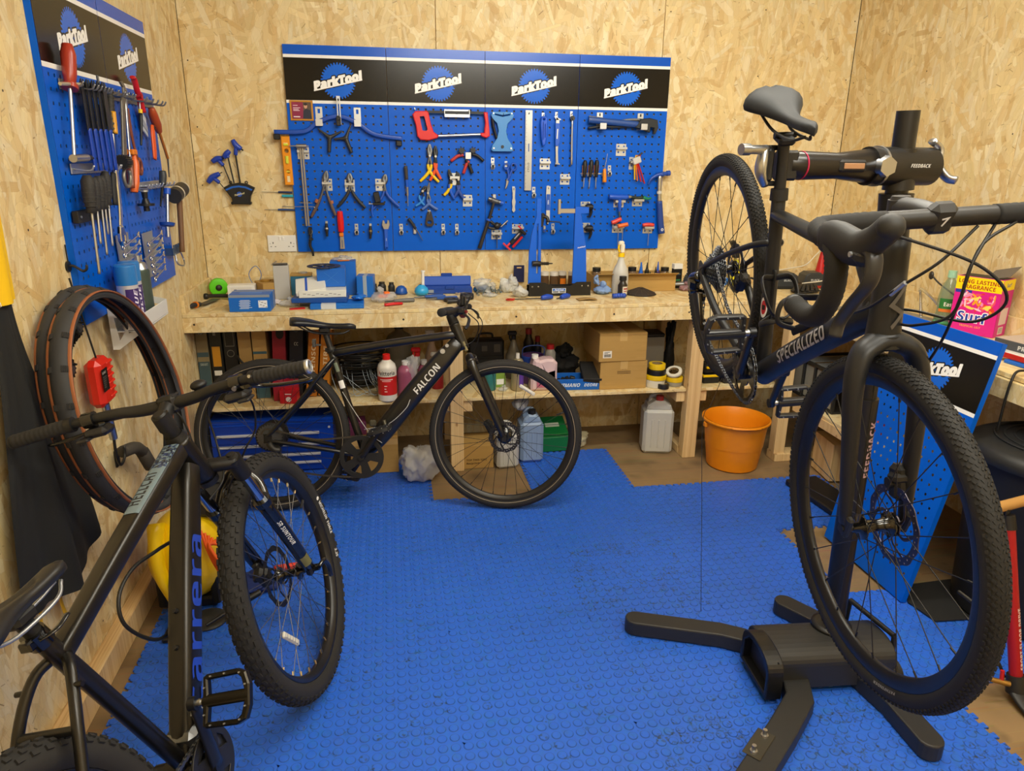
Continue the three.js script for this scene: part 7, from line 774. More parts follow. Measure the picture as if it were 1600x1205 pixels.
[[1.47, 0.16, 0.085, 0.05, 0.06, 51, 'left clear crumpled bag of small parts behind the pliers', mFilm], [1.575, 0.17, 0.06, 0.06, 0.06, 53, 'milky crumpled bag left of the truing stand', mMilk], [1.62, 0.3, 0.05, 0.035, 0.055, 55, 'white crumpled bag in front of the milky bag', mMilk], [1.45, 0.29, 0.055, 0.018, 0.04, 57, 'flat clear bag of grey parts near the bench middle', mFilm]].forEach(([x, z, a, b, c, s, l, m]) => O('crumpled_bag', l, 'bag', film(1, a, b, c, s), m, [x, Y, z]));
t = T('loose_fittings', 'scatter of grey metal fittings inside the clear bags', 'fittings', [1.46, Y, 0.2]); const nuts = []; seed = 77; for (let i = 0; i < 40; i++) nuts.push(at(new THREE.TorusGeometry(0.006, 0.0025, 5, 8), rnd(-0.07, 0.07), rnd(0.004, 0.03), rnd(-0.05, 0.06), rnd(0, 3), rnd(0, 3), 0)); M('fitting_heap', nuts, mat('#7c8a90', 0.4, 0.8), t).userData.kind = 'stuff';
t = T('ring_cutter', 'black lockring resting flat, left one of two', 'ring', [1.245, Y, 0.395]); M('ring', lat([[0.02, 0], [0.036, 0], [0.038, 0.008], [0.036, 0.016], [0.022, 0.016], [0.02, 0]], 26), mat('#232321', 0.5), t); M('hub_core', lat([[0.001, 0], [0.016, 0], [0.016, 0.012], [0.001, 0.012]], 16), mat('#34302a', 0.5), t); t = T('ring_cutter', 'black knurled ring with blue core, right one of two', 'ring', [1.33, Y, 0.34]); M('ring', lat([[0.016, 0], [0.034, 0], [0.036, 0.014], [0.034, 0.028], [0.018, 0.028], [0.016, 0]], 26), mat('#1f1f20', 0.55), t); M('blue_core', lat([[0.001, 0], [0.017, 0], [0.017, 0.024], [0.001, 0.024]], 16), mat('#1b458e', 0.4), t);
t = T('small_torch', 'small black torch lying at the bench front', 'torch', [1.275, Y, 0.45], 0.15); M('barrel', [cyl([-0.04, 0.012, 0], [0.03, 0.012, 0], 0.0085, 0.0085, 12), cyl([0.03, 0.012, 0], [0.05, 0.012, 0], 0.012, 0.0135, 12), cyl([-0.055, 0.012, 0], [-0.035, 0.012, 0], 0.0125, 0.011, 12)], mat('#1d1d1f', 0.4), t); M('lens', cyl([0.05, 0.012, 0], [0.051, 0.012, 0], 0.011, 0.011, 12), mZinc, t);
t = T('ring_keys', 'pair of pale metal rings on the bench', 'rings', [1.3, Y, 0.2]); M('ring', [at(new THREE.TorusGeometry(0.018, 0.003, 6, 18), 0, 0.004, 0, PI / 2), at(new THREE.TorusGeometry(0.012, 0.003, 6, 16), 0.028, 0.006, 0.004, PI / 2)], mat('#b9ae9a', 0.4, 0.6), t);
// wheel truing stand
t = T('truing_stand', 'blue wheel truing stand with black base on the bench', 'truing stand', [1.828, Y, 0.28]);
const p = (x, y) => [x - 1.828, y - Y], bl = mat('#0c5ed2', 0.35);
M('base', [ext([[-0.167, 0.0], [0.167, 0.0], [0.167, 0.072], [0.09, 0.072], [0.055, 0.052], [-0.04, 0.052], [-0.085, 0.072], [-0.167, 0.072]], 0.004, 0.001).translate(0, 0, 0.025), bx(0.334, 0.004, 0.07, 0, 0.002, -0.008, 0.001), bx(0.334, 0.05, 0.004, 0, 0.026, -0.04, 0.001), bx(0.03, 0.02, 0.05, -0.182, 0.01, -0.02, 0.003)], mat('#15130f', 0.42), t);
M('left_arm', ext([p(1.658, 0.935), p(1.727, 0.935), p(1.722, 1.2), p(1.72, 1.372), p(1.697, 1.372), p(1.695, 1.28), p(1.672, 1.19), p(1.66, 1.1)], 0.012, 0.002, [[p(1.7, 0.99), p(1.709, 0.99), p(1.7065, 1.245), p(1.7, 1.245)]]).translate(0, 0, 0.006), bl, t);
M('right_arm', ext([p(1.896, 0.935), p(1.974, 0.935), p(1.965, 1.12), p(1.93, 1.295), p(1.972, 1.297), p(1.972, 1.328), p(1.899, 1.332)], 0.014, 0.002).translate(0, 0, 0.006), bl, t);
M('gauge_bracket', ext([p(1.898, 1.298), p(1.898, 1.321), p(1.822, 1.321), p(1.822, 1.368), p(1.808, 1.368), p(1.808, 1.293), p(1.822, 1.293), p(1.822, 1.298)], 0.02, 0.002).translate(0, 0, 0.006), mat('#b4ab9a', 0.4, 0.7), t);
M('axle_bar', cyl(p(1.703, 0.985).concat(0.004), p(1.704, 1.09).concat(0.004), 0.0045, 0.0045, 8), mZinc, t);
M('thread_knob', [swp([[...p(1.677, 1.043), 0.02], [...p(1.7, 1.045), 0.022], [...p(1.722, 1.042), 0.02]], 0.0135, { rs: 10 }), ...[0, 1, 2, 3, 4].map(i => cyl([...p(1.722 + i * 0.009, 1.043), 0.02], [...p(1.728 + i * 0.009, 1.043), 0.02], 0.0095, 0.0075, 10)), cyl([...p(1.76, 1.043), 0.02], [...p(1.785, 1.043), 0.02], 0.004, 0.003, 8)], mat('#17140f', 0.5), t);
M('feeler_knob', [at(bx(0.02, 0.07, 0.02, 0, 0, 0, 0.005), ...p(1.732, 1.262), -0.02, 0, 0, -0.15), swp([[...p(1.728, 1.28), -0.02], [...p(1.755, 1.275), -0.01], [...p(1.762, 1.25), -0.005]], 0.009, { rs: 8 }), cyl([...p(1.76, 1.257), -0.005], [...p(1.825, 1.252), -0.005], 0.003, 0.003, 8)], mat('#1c1c1c', 0.45), t);
M('base_bolt', [-0.15, -0.118, 0.118, 0.152].map(x => ball(x, 0.05, 0.028, 0.0055, 10, [1, 1, 0.5])), mat('#8a8578', 0.35, 0.9), t);
M('maker_plate', card(0.074, 0.026, -0.006, 0.028, 0.0275), label(256, 90, '#cfd3d6', [x => { x.fillStyle = '#1a5cb8'; x.fillRect(12, 8, 232, 44); x.fillStyle = '#1a1a1a'; x.fillRect(14, 60, 104, 18); x.fillRect(140, 60, 104, 18); }, ['ParkTool', 128, 32, 40, '#f4f4f4', 'italic bold']]), t); M('arm_sticker', card(0.05, 0.02, ...p(1.938, 1.125), 0.0137, 0, 0, 0.2), decal(160, 64, x => { x.strokeStyle = '#0a3f96'; x.lineWidth = 4; x.beginPath(); x.ellipse(80, 32, 44, 28, 0, 0, 7); x.stroke(); x.fillStyle = '#f0f0f0'; x.font = 'italic bold 32px sans-serif'; x.textAlign = 'center'; x.fillText('ParkTool', 80, 43); }), t);
const hk = (lab, x, z, L, ry) => { const t = T('tee_hex_key', lab, 'hex key', [x, Y, z], ry); M('handle', [swp([[-0.03, 0.012, 0.012], [0, 0.016, 0], [0.03, 0.013, -0.012]], k => 0.01 + 0.004 * Math.sin(PI * k), { rs: 10 }), cyl([-0.03, 0.01, 0], [0, 0.012, 0], 0.007, 0.009, 10)], mat('#1e48b8', 0.35), t); M('shaft', cyl([-0.03, 0.008, 0], [-L, 0.005, 0], 0.0028, 0.0028, 6), mBlack, t); }; hk('long blue hex key lying in front of the truing stand', 1.735, 0.41, 0.2, -0.05); hk('short blue hex key right of the long one', 1.835, 0.395, 0.05, 0.25);
O('red_ring', 'small red wire ring on the bench front', 'ring', [at(new THREE.TorusGeometry(0.02, 0.003, 6, 20), 0, 0.004, 0, PI / 2), at(new THREE.TorusGeometry(0.018, 0.0025, 6, 20), 0.006, 0.008, 0.003, PI / 2 - 0.2)], mat('#c8321e', 0.35), [1.545, Y, 0.4]); O('sandpaper', 'brown sheet of sandpaper lying at the bench front', 'sandpaper', swp([[-0.05, 0.003, 0], [0, 0.008, 0], [0.05, 0.003, 0]], 0.03, { rs: 8, sec: [1, 0.06] }), mat('#a08048', 0.9), [1.94, Y, 0.43], 0.05);
O('blue_glove', 'crumpled pale blue glove right of the truing stand', 'glove', [film(1, 0.05, 0.035, 0.05, 61), at(film(1, 0.02, 0.02, 0.02, 63), -0.03, 0.05, -0.02), swp([[-0.02, 0.05, 0], [-0.045, 0.08, 0], [-0.03, 0.1, 0.01]], 0.007, { rs: 6 })], mat('#7f9ccc', 0.6), [2.07, Y, 0.27]);
bottle('spray_bottle', 'clear trigger spray bottle with yellow and white head', [[0.001, 0], [0.041, 0], [0.044, 0.006], [0.044, 0.1], [0.038, 0.13], [0.022, 0.16], [0.015, 0.185], [0.014, 0.2]], mMilk, [0.196, 0.216, 0.018, 0.017, mYellow], [2.17, Y, 0.26], t => { M('spray_head', [bx(0.022, 0.05, 0.026, 0.004, 0.24, 0, 0.006), bx(0.03, 0.022, 0.024, -0.004, 0.268, 0, 0.006)], mat('#e6e0cc', 0.4), t); M('trigger', swp([[-0.014, 0.262, 0], [-0.017, 0.24, 0], [-0.011, 0.22, 0]], 0.006, { rs: 8 }), mYellow, t); });
bottle('nail_bottle', 'small black capped bottle in front of the spray bottle', [[0.001, 0], [0.024, 0], [0.025, 0.005], [0.025, 0.06], [0.016, 0.075], [0.015, 0.085]], mat('#2a2522', 0.3), [0.085, 0.106, 0.019, 0.019, mBlack], [2.155, Y, 0.355], t => M('pale_label', curved(0.0256, 0.012, 0.055, -0.3, 1.2), label(64, 64, '#c8beb0', [x => { x.fillStyle = '#a03028'; x.fillRect(10, 14, 44, 9); x.fillRect(14, 34, 30, 6); }]), t));
O('blue_grip', 'blue rubber grip lying at the bench front', 'grip', swp([[-0.036, 0.013, 0], [0, 0.015, 0], [0.036, 0.013, 0]], k => 0.012 + 0.0015 * Math.sin(k * 30), { rs: 12, n: 20 }), mat('#2048b0', 0.45), [2.12, Y, 0.41], 0.1);
t = T('brush_pad', 'brown fan shaped brush pad on the bench', 'brush', [2.275, Y, 0.3]); M('pad', [lat([[0.07, 0], [0.086, 0.002], [0.07, 0.012], [0.03, 0.028], [0.001, 0.034]], 28)], mat('#2f2620', 0.8), t); M('rib', [...Array(14)].map((_, i) => swp([[0.012 * Math.cos(i * 0.449), 0.034, 0.012 * Math.sin(i * 0.449)], [0.083 * Math.cos(i * 0.449), 0.005, 0.083 * Math.sin(i * 0.449)]], 0.0025, { rs: 5, n: 2 })), mat('#40342a', 0.8), t);
t = T('bottle_tray', 'long open cardboard tray holding small bottles at the back', 'tray', [2.27, Y, 0.13]); M('tray_wall', [bx(0.46, 0.085, 0.003, 0, 0.043, 0.1, 0.001), bx(0.46, 0.085, 0.003, 0, 0.043, -0.1, 0.001), bx(0.003, 0.085, 0.2, -0.229, 0.043, 0, 0.001), bx(0.003, 0.085, 0.2, 0.229, 0.043, 0, 0.001), bx(0.46, 0.003, 0.2, 0, 0.0016, 0, 0.001)], mCard, t); M('tray_flap', at(bx(0.46, 0.003, 0.05, 0, 0, 0, 0.001), 0, 0.095, 0.12, -0.4), mCard, t);
const BY_ = Y + 0.004; const amber = mat('#8a6a4a', 0.15, 0, { transmission: 0.6 }), brn = mat('#a88a6a', 0.15, 0, { transmission: 0.5 });
[[2.095, 0.06, 'leftmost black capped jar in the tray'], [2.245, 0.055, 'second black capped jar, right of the spray bottle'], [2.305, 0.06, 'third black capped jar, beside the blue tipped bottle'], [2.5, 0.06, 'black capped jar at the right end behind the tray']].forEach(([x, z, l], i) => bottle('glass_jar', l, [[0.001, 0], [0.024, 0], [0.025, 0.004], [0.025, 0.075], [0.02, 0.085]], brn, [0.085, 0.106, 0.0235, 0.0235, mBlack], [x, i === 3 ? Y : BY_, z], null, 'jar'));
[[1.79, 'leftmost white lidded tub seen through the truing stand'], [1.84, 'second white lidded tub behind the truing stand'], [1.89, 'third white lidded tub, beside the orange label'], [1.945, 'rightmost white lidded tub, by the right stand arm']].forEach(([x, l], i) => bottle('lidded_tub', l, [[0.001, 0], [0.022, 0], [0.023, 0.004], [0.023, 0.07], [0.02, 0.076]], amber, [0.076, 0.096, 0.0235, 0.0235, mat('#d8d2c6', 0.5)], [x, Y, 0.09 + (i % 2) * 0.012], t => i === 2 && M('orange_label', curved(0.0236, 0.012, 0.06, -0.7, 0.7), mOrange, t), 'tub'));
[[2.35, 0.08, '#5b3f9a', '#1668d0', 'purple bottle with a pointed blue cap', 0.022, 0.075, 0.06], [2.382, 0.09, '#1c1c16', '#161616', 'slim black bottle with a yellow mark', 0.013, 0.1, 0.035], [2.408, 0.075, '#b01822', '#1a1a1a', 'small red bottle between the black ones', 0.014, 0.06, 0.02], [2.434, 0.09, '#20261e', '#141414', 'slim dark green bottle with black tip', 0.012, 0.075, 0.035], [2.458, 0.06, '#3b2a66', '#1258c8', 'dark bottle with a tall blue tip', 0.013, 0.085, 0.05]].forEach(([x, z, c, k, l, r, h, th]) => { const o = x > 2.44; bottle('lube_bottle', l, [[0.001, 0], [r, 0], [r, h * 0.85], [r * 0.6, h]], mat(c, 0.35), [h, h + th, r * 0.55, r * 0.16, mat(k, 0.35)], [x, BY_, z], t => M('paper_label', curved(r * 1.03, h * 0.2, h * 0.6, -0.9, 0.9), mat(o ? '#c8b86a' : '#b9b0d0', 0.5), t)); });
carton('black_carton', 'black carton with white header standing among the bottles', 0.05, 0.135, 0.035, mat('#161615', 0.4), [2.545, Y, 0.13], 0.05, t => { M('white_header', bx(0.051, 0.028, 0.036, 0, 0.122, 0, 0.001), mWhite, t); M('print', card(0.044, 0.06, 0, 0.06, 0.018), label(64, 90, '#161615', [['PADS', 32, 16, 16, '#6a8a9c'], x => { x.fillStyle = '#3a7a4a'; x.fillRect(8, 60, 48, 14); }]), t); });
O('tray_wrapper', 'crumpled clear and pink wrapper right of the tray', 'wrapper', film(1, 0.05, 0.03, 0.045, 71), mat('#c9a0a4', 0.25, 0, { transmission: 0.6 }), [2.56, Y, 0.22]); carton('blister_card', 'dark blue hanging card behind the milky bag', 0.06, 0.095, 0.004, mat('#1c2450', 0.4), [1.655, Y + 0.03, 0.035], 0, t => M('hang_hole', bx(0.026, 0.007, 0.001, 0, 0.082, 0.0025), mat('#d8b888', 0.6), t));
t = T('crankset', 'silver grey crank set lying on the bench behind the bike wheel', 'crank', [2.62, Y + 0.014, 0.22], -0.25); M('arm', swp([[-0.16, 0.018, 0.02], [-0.08, 0.022, 0.01], [0, 0.03, 0]], k => 0.014 + 0.006 * k, { rs: 10, sec: [1.1, 0.7] }), mat('#8f9296', 0.35, 0.9), t); M('chainring', at(ext(gearShape(0.075, 38, 0.005), 0.004, 0, [0, 1, 2, 3, 4].map(i => ring(0.018, 10, 0, 0.044 * Math.cos(i * 1.257), 0.044 * Math.sin(i * 1.257)))), 0, 0.06, 0, 0.5, 0.4, 0), mat('#4b5a70', 0.35, 0.8), t); M('pedal_eye', at(new THREE.TorusGeometry(0.011, 0.005, 8, 16), -0.165, 0.018, 0.02, PI / 2), mat('#8f9296', 0.35, 0.9), t);
// corner clutter beyond the raised bike
O('padded_glove', 'yellow and green padded glove by the corner behind the bike wheel', 'glove', [film(1, 0.055, 0.1, 0.05, 81)], mat('#d8d020', 0.5), [2.92, Y, 0.12]); O('black_cuff', 'black cuff of the yellow glove standing up', 'cuff', [swp([[0, 0, 0], [-0.01, 0.05, 0], [-0.03, 0.09, 0]], 0.03, { rs: 10, sec: [1, 0.5] })], mBlack, [2.9, Y + 0.165, 0.115]); O('blue_bundle', 'bundle of blue straps behind the bike wheel', 'strap', film(1, 0.05, 0.05, 0.05, 83), mat('#1d62b4', 0.4), [2.82, Y, 0.12]);
const charger = (l, x, c) => { const t = T('battery_charger', l, 'charger', [x, Y, 0.2], -0.1); M('shell', at(ext([[-0.06, 0], [0.06, 0], [0.064, 0.03], [0.054, 0.075], [0.03, 0.09], [-0.03, 0.09], [-0.054, 0.075], [-0.064, 0.03]], 0.1, 0.006), 0, 0, 0), mat('#34383c', 0.4), t); M('base_band', bx(0.13, 0.016, 0.104, 0, 0.01, 0, 0.003), mat(c, 0.4), t); M('face_print', card(0.08, 0.025, 0, 0.05, 0.0506), label(96, 32, '#34383c', [['BLACK', 48, 16, 20, '#c8ccd0']]), t); }; charger('dark grey battery charger with black base, left one of the pair', 3.17, '#222426'); charger('dark grey battery charger with red base, right one of the pair', 3.335, '#a8281e');
O('white_cable', 'white mains cable curling over the chargers', 'cable', swp([[-0.16, 0.1, 0.02], [-0.05, 0.11, 0], [0.05, 0.13, 0], [0.11, 0.19, 0], [0.17, 0.2, -0.04], [0.2, 0.1, 0.06], [0.12, 0.06, 0.11], [-0.02, 0.04, 0.1]], 0.0035, { rs: 7, n: 60 }), mat('#d8d2c0', 0.5), [3.24, Y, 0.2]); O('red_cone', 'red pointed object beside the right charger', 'cone', lat([[0.001, 0], [0.035, 0], [0.03, 0.06], [0.012, 0.19], [0.001, 0.2]], 18), mat('#c01c20', 0.4), [3.43, Y, 0.13]);
t = T('shoe_spares', 'heap of black straps and shoe spares near the bench corner', 'spares', [3.2, Y, 0.36]); M('strap_heap', [film(1, 0.1, 0.018, 0.06, 91), ...[0, 1, 2, 3, 4, 5].map(i => swp([[-0.1 + i * 0.03, 0.02, 0.05], [-0.04 + i * 0.02, 0.045, 0], [0.02 + i * 0.016, 0.02, -0.05]], 0.006, { rs: 6, sec: [1.6, 0.6] }))], mat('#242322', 0.6), t).userData.kind = 'stuff';
}
// ---------- things on the lower shelf ----------
{
const Y = 0.3978; let t;
const spine = (lab, x0, x1, h, bg, items, tilt = 0, z = 0.3) => { const w = x1 - x0; const t = T('upright_box', lab, 'box', [(x0 + x1) / 2, Y + Math.abs(tilt) * w / 2, z], [0, 0, tilt]); M('box_body', bx(w, h, 0.2, 0, h / 2, 0, 0.002), mat(bg, 0.6), t); M('spine_print', card(w * 0.98, h * 0.98, 0, h / 2, 0.1005), label(96, 448, bg, items), t); return t; };
const V = (s, x, y, px, c) => [s, x, y, px, c, 'bold', -PI / 2];
spine('beige and grey teal tall box at the left end of the shelf', 0.004, 0.058, 0.42, '#7c6c4c', [x => { x.fillStyle = '#3d5256'; x.fillRect(0, 180, 96, 268); x.fillStyle = '#8c7c58'; x.fillRect(0, 205, 96, 26); x.fillStyle = '#8a8a80'; x.beginPath(); x.arc(48, 50, 34, 0, 7); x.fill(); x.fillStyle = '#2a2a28'; for (let i = 0; i < 40; i++) x.fillRect(18 + (i * 23) % 60, 20 + (i * 17) % 60, 4, 4); }, ['SMART', 48, 245, 20, '#a8b0a4']]);
spine('black tall box with an orange and white label', 0.066, 0.122, 0.42, '#14130f', [x => { x.fillStyle = '#c98a1c'; x.fillRect(14, 150, 66, 110); x.fillStyle = '#d8d2c2'; x.fillRect(14, 282, 62, 28); x.fillStyle = '#888478'; x.fillRect(34, 0, 22, 90); }]);
spine('black tall box with grey bicycle print', 0.13, 0.19, 0.42, '#12110f', [x => { x.strokeStyle = '#6a665c'; x.lineWidth = 4; x.beginPath(); x.ellipse(48, 190, 26, 18, 0, 0, 7); x.stroke(); x.strokeRect(14, 60, 66, 90); x.fillStyle = '#c8c0b0'; x.fillRect(14, 300, 70, 40); }]);
spine('left one of two plain beige tall boxes', 0.198, 0.258, 0.43, '#a5834c', [x => { x.fillStyle = '#6c5430'; x.fillRect(10, 70, 76, 6); x.fillRect(10, 82, 60, 4); }]);
spine('right one of two beige tall boxes, with blue grey foot', 0.264, 0.33, 0.43, '#b08c50', [x => { x.fillStyle = '#3b5a64'; x.fillRect(0, 190, 96, 14); x.fillRect(0, 330, 96, 118); }, ['SHIFT', 48, 240, 26, '#4d5a58']]);
spine('red tall box with black disc print', 0.342, 0.404, 0.42, '#8c1a26', [x => { x.fillStyle = '#120c0c'; x.beginPath(); x.arc(56, 90, 30, 0, 7); x.fill(); }, V('RACE', 50, 300, 44, '#d8c8b8')], -0.06);
spine('black tall box with white label, between red and orange boxes', 0.418, 0.482, 0.42, '#17171b', [x => { x.strokeStyle = '#4c4c50'; x.lineWidth = 5; x.beginPath(); x.arc(46, 60, 22, 0, 7); x.stroke(); x.fillStyle = '#c6bfae'; x.fillRect(10, 262, 72, 46); }, ['CC', 48, 150, 26, '#b8b8b0']], -0.08);
spine('left one of two orange tall boxes with white lettering', 0.5, 0.552, 0.42, '#b36a12', [x => { x.fillStyle = '#1a1410'; x.beginPath(); x.arc(52, 40, 28, 0, 7); x.fill(); x.fillRect(20, 370, 56, 60); }, V('TENSOR', 50, 220, 52, '#e0c8a0')], -0.11);
spine('right one of two orange tall boxes with white lettering', 0.56, 0.612, 0.42, '#b8700f', [x => { x.fillStyle = '#1a1410'; x.beginPath(); x.arc(44, 40, 28, 0, 7); x.fill(); x.fillRect(20, 360, 56, 60); }, V('TIRE', 48, 220, 52, '#e0c8a0')], -0.11);
O('black_hose', 'black hose looped in front of the beige boxes', 'hose', [swp([[-0.07, 0.2, 0], [-0.03, 0.16, 0.03], [0.05, 0.13, 0.035], [0.12, 0.13, 0.03], [0.2, 0.17, 0.02]], 0.004, { rs: 7 }), swp([[-0.07, 0.19, 0], [-0.02, 0.14, 0.03], [0.06, 0.11, 0.035], [0.12, 0.11, 0.03]], 0.004, { rs: 7 })], mBlack, [0.26, Y + 0.04, 0.42]);
carton('red_box', 'small red box with a white round print at the shelf front', 0.085, 0.07, 0.05, mat('#c01424', 0.4), [0.43, Y, 0.47], -0.15, t => M('print', card(0.08, 0.066, 0, 0.035, 0.0255), label(128, 108, '#c01424', [x => { x.fillStyle = '#e8e0e0'; x.fillRect(40, 26, 50, 8); x.beginPath(); x.arc(66, 74, 22, 0, 7); x.fill(); }]), t)); carton('pink_box', 'flat pink and black box behind the small red box', 0.12, 0.1, 0.06, mat('#9c1c30', 0.45), [0.41, Y, 0.4 + 0.015], 0);
t = T('cable_coil', 'big black heap of coiled cables in the middle of the shelf', 'cable coil', [0.77, Y, 0.23]); M('coil_mass', [film(1, 0.13, 0.1, 0.12, 101), ...[...Array(16)].map((_, i) => swp(ring(1, 14).map(([a, b]) => [a * (0.115 + (i % 4) * 0.008), 0.03 + i * 0.012 + b * 0.012 * (i % 3), b * 0.115 + (i % 5) * 0.006]), 0.0045, { closed: true, rs: 6, n: 30 }))], mat('#141414', 0.55), t).userData.kind = 'stuff';
const wires = []; seed = 55; for (let i = 0; i < 16; i++) { const a = rnd(-0.16, 0.1), b = rnd(0.02, 0.2); wires.push(swp([[a, rnd(0.1, 0.2), rnd(0, 0.14)], [a + b * 0.3, rnd(0.03, 0.1), 0.16], [a + b, 0.012, rnd(0.17, 0.22)], [a + b + rnd(0.03, 0.1), rnd(0.006, 0.05), rnd(0.15, 0.22)]], 0.0013, { rs: 5 })); } M('loose_wires', wires, mat('#9aa6ae', 0.4), t).userData.kind = 'stuff';
bottle('sealant_bottle', 'white bottle with red label and red cap on the shelf', [[0.001, 0], [0.044, 0], [0.047, 0.006], [0.047, 0.165], [0.042, 0.185], [0.022, 0.205], [0.017, 0.212]], mat('#e0dcd2', 0.4), [0.21, 0.236, 0.019, 0.018, mat('#d8201c', 0.35)], [0.91, Y, 0.49], t => { M('red_label', curved(0.0476, 0.035, 0.13, -1.5, 1.5), label(256, 128, '#c41d18', [x => { x.fillStyle = '#f0d8d0'; x.fillRect(60, 16, 120, 6); x.fillRect(80, 28, 80, 4); x.fillRect(100, 60, 26, 6); x.fillRect(100, 80, 18, 6); x.fillRect(100, 98, 26, 6); }]), t); M('white_label', curved(0.0477, 0.13, 0.168, -1.5, 1.5), label(256, 52, '#dedad0', [['vittoria', 132, 28, 40, '#26241f'], x => { x.fillStyle = '#b82018'; x.fillRect(52, 14, 8, 22); }]), t); });
const pink = mat('#c06a8a', 0.25, 0, { transmission: 0.35 }); bottle('pink_bottle', 'pink fluid bottle in a clear bag right of the red label bottle', [[0.001, 0], [0.044, 0], [0.046, 0.006], [0.046, 0.13], [0.036, 0.15], [0.018, 0.165]], pink, [0.165, 0.185, 0.02, 0.02, mWhite], [1.005, Y, 0.44]); bottle('pink_bottle', 'second pink fluid bottle half hidden by the bike frame', [[0.001, 0], [0.03, 0], [0.032, 0.006], [0.032, 0.12], [0.02, 0.14]], pink, [0.14, 0.165, 0.016, 0.016, mWhite], [1.1, Y, 0.36]);
O('clear_bag', 'clear plastic bag draped over the pink bottle', 'bag', [at(film(1, 0.075, 0.1, 0.05, 111), 0, 0.0, 0)], mFilm, [1.02, Y + 0.04, 0.43]);
bottle('demijohn', 'large clear bottle with black cap at the back of the shelf', [[0.001, 0], [0.07, 0], [0.075, 0.01], [0.075, 0.22], [0.06, 0.25], [0.025, 0.27], [0.02, 0.285]], mat('#b5ad98', 0.2, 0, { transmission: 0.7 }), [0.285, 0.318, 0.026, 0.026, mBlack], [0.98, Y, 0.14]);
const trig = (l, x, z, h, r, mb, mh) => bottle('trigger_bottle', l, [[0.001, 0], [r, 0], [r, h * 0.6], [r * 0.5, h * 0.85], [0.012, h]], mb, [h, h + 0.02, 0.014, 0.014, mh], [x, Y, z], t => M('trigger_head', [bx(0.05, 0.024, 0.022, -0.008, h + 0.034, 0, 0.006), swp([[-0.02, h + 0.03, 0], [-0.022, h + 0.01, 0], [-0.014, h - 0.01, 0]], 0.005, { rs: 6 })], mh, t));
trig('trigger bottle with a red head behind the pink bottle', 1.07, 0.3, 0.17, 0.03, mat('#c9c4b8', 0.3), mat('#c81e1e', 0.4)); trig('tall trigger bottle with white head near the left bench post', 1.15, 0.2, 0.24, 0.036, mat('#b9a08c', 0.4), mat('#cfc8b8', 0.4)); trig('trigger bottle with a maroon label next to the post', 1.17, 0.33, 0.15, 0.032, mat('#a82230', 0.4), mat('#d8d0c0', 0.4));
t = T('tool_case', 'black plastic tool case standing behind the front wheel', 'tool case', [1.45, Y, 0.16]); M('shell', [bx(0.2, 0.22, 0.07, 0, 0.11, 0, 0.012), bx(0.19, 0.02, 0.075, 0, 0.12, 0, 0.004)], mat('#131211', 0.5), t); M('handle', swp([[-0.04, 0.22, 0], [-0.03, 0.245, 0], [0.03, 0.245, 0], [0.04, 0.22, 0]], 0.006, { rs: 8 }), mBlack, t); M('grey_label', [bx(0.035, 0.045, 0.001, 0.06, 0.17, 0.0355), bx(0.03, 0.03, 0.001, -0.01, 0.17, 0.0355)], mat('#4a443c', 0.5), t);
trig('clear trigger bottle with a dark head right of the tool case', 1.6, 0.2, 0.22, 0.042, mat('#9a9484', 0.2, 0, { transmission: 0.5 }), mat('#14161c', 0.4));
[[1.69, 0.17, 0.03, 0.24, '#191614', 'tall black bottle behind the blue tub'], [1.745, 0.15, 0.024, 0.19, '#1c1f2c', 'dark blue bottle right of the tall black bottle']].forEach(([x, z, r, h, c, l]) => bottle('dark_bottle', l, [[0.001, 0], [r, 0], [r, h * 0.8], [r * 0.6, h * 0.92], [r * 0.55, h]], mat(c, 0.35), [h, h + 0.03, r * 0.6, r * 0.6, mat('#8c1c20', 0.4)], [x, Y, z]));
t = T('wipes_tub', 'blue tub with wire rim on the shelf', 'tub', [1.69, Y, 0.3]); M('tub', lat([[0.001, 0], [0.056, 0], [0.06, 0.01], [0.062, 0.15], [0.058, 0.155], [0.056, 0.15]], 28), mat('#5d3b70', 0.4), t); M('blue_band', lat([[0.0625, 0.1], [0.064, 0.12], [0.064, 0.15], [0.061, 0.156]], 28), mat('#2348a8', 0.4), t); M('wire_handle', swp([[-0.06, 0.15, 0], [-0.055, 0.2, 0.02], [0, 0.215, 0.03], [0.055, 0.2, 0.02], [0.06, 0.15, 0]], 0.003, { rs: 6 }), mat('#3a55a0', 0.4), t);
t = T('jerry_jug', 'milky pink jug with white cap in front of the blue tub', 'jug', [1.72, Y, 0.42]); M('body', at(ext([[-0.065, 0], [0.065, 0], [0.07, 0.01], [0.07, 0.15], [0.05, 0.17], [0.01, 0.172], [-0.02, 0.165], [-0.03, 0.17], [-0.055, 0.17], [-0.062, 0.14], [-0.07, 0.12], [-0.07, 0.01]], 0.09, 0.012, [[[0.0, 0.14], [0.045, 0.14], [0.045, 0.12], [0.01, 0.11]]]), 0, 0, 0), mat('#d3b8bc', 0.4), t); M('cap', cyl([-0.043, 0.17, 0], [-0.043, 0.19, 0], 0.018, 0.018, 16), mWhite, t); M('pink_fluid_label', bx(0.1, 0.045, 0.001, 0.01, 0.045, 0.0505), mat('#b8657c', 0.4), t);
bottle('red_cap_bottle', 'small bottle with red cap behind the pink jug', [[0.001, 0], [0.03, 0], [0.03, 0.16], [0.018, 0.18]], mat('#a8a49a', 0.4), [0.18, 0.205, 0.021, 0.021, mat('#c02428', 0.4)], [1.79, Y, 0.28]);
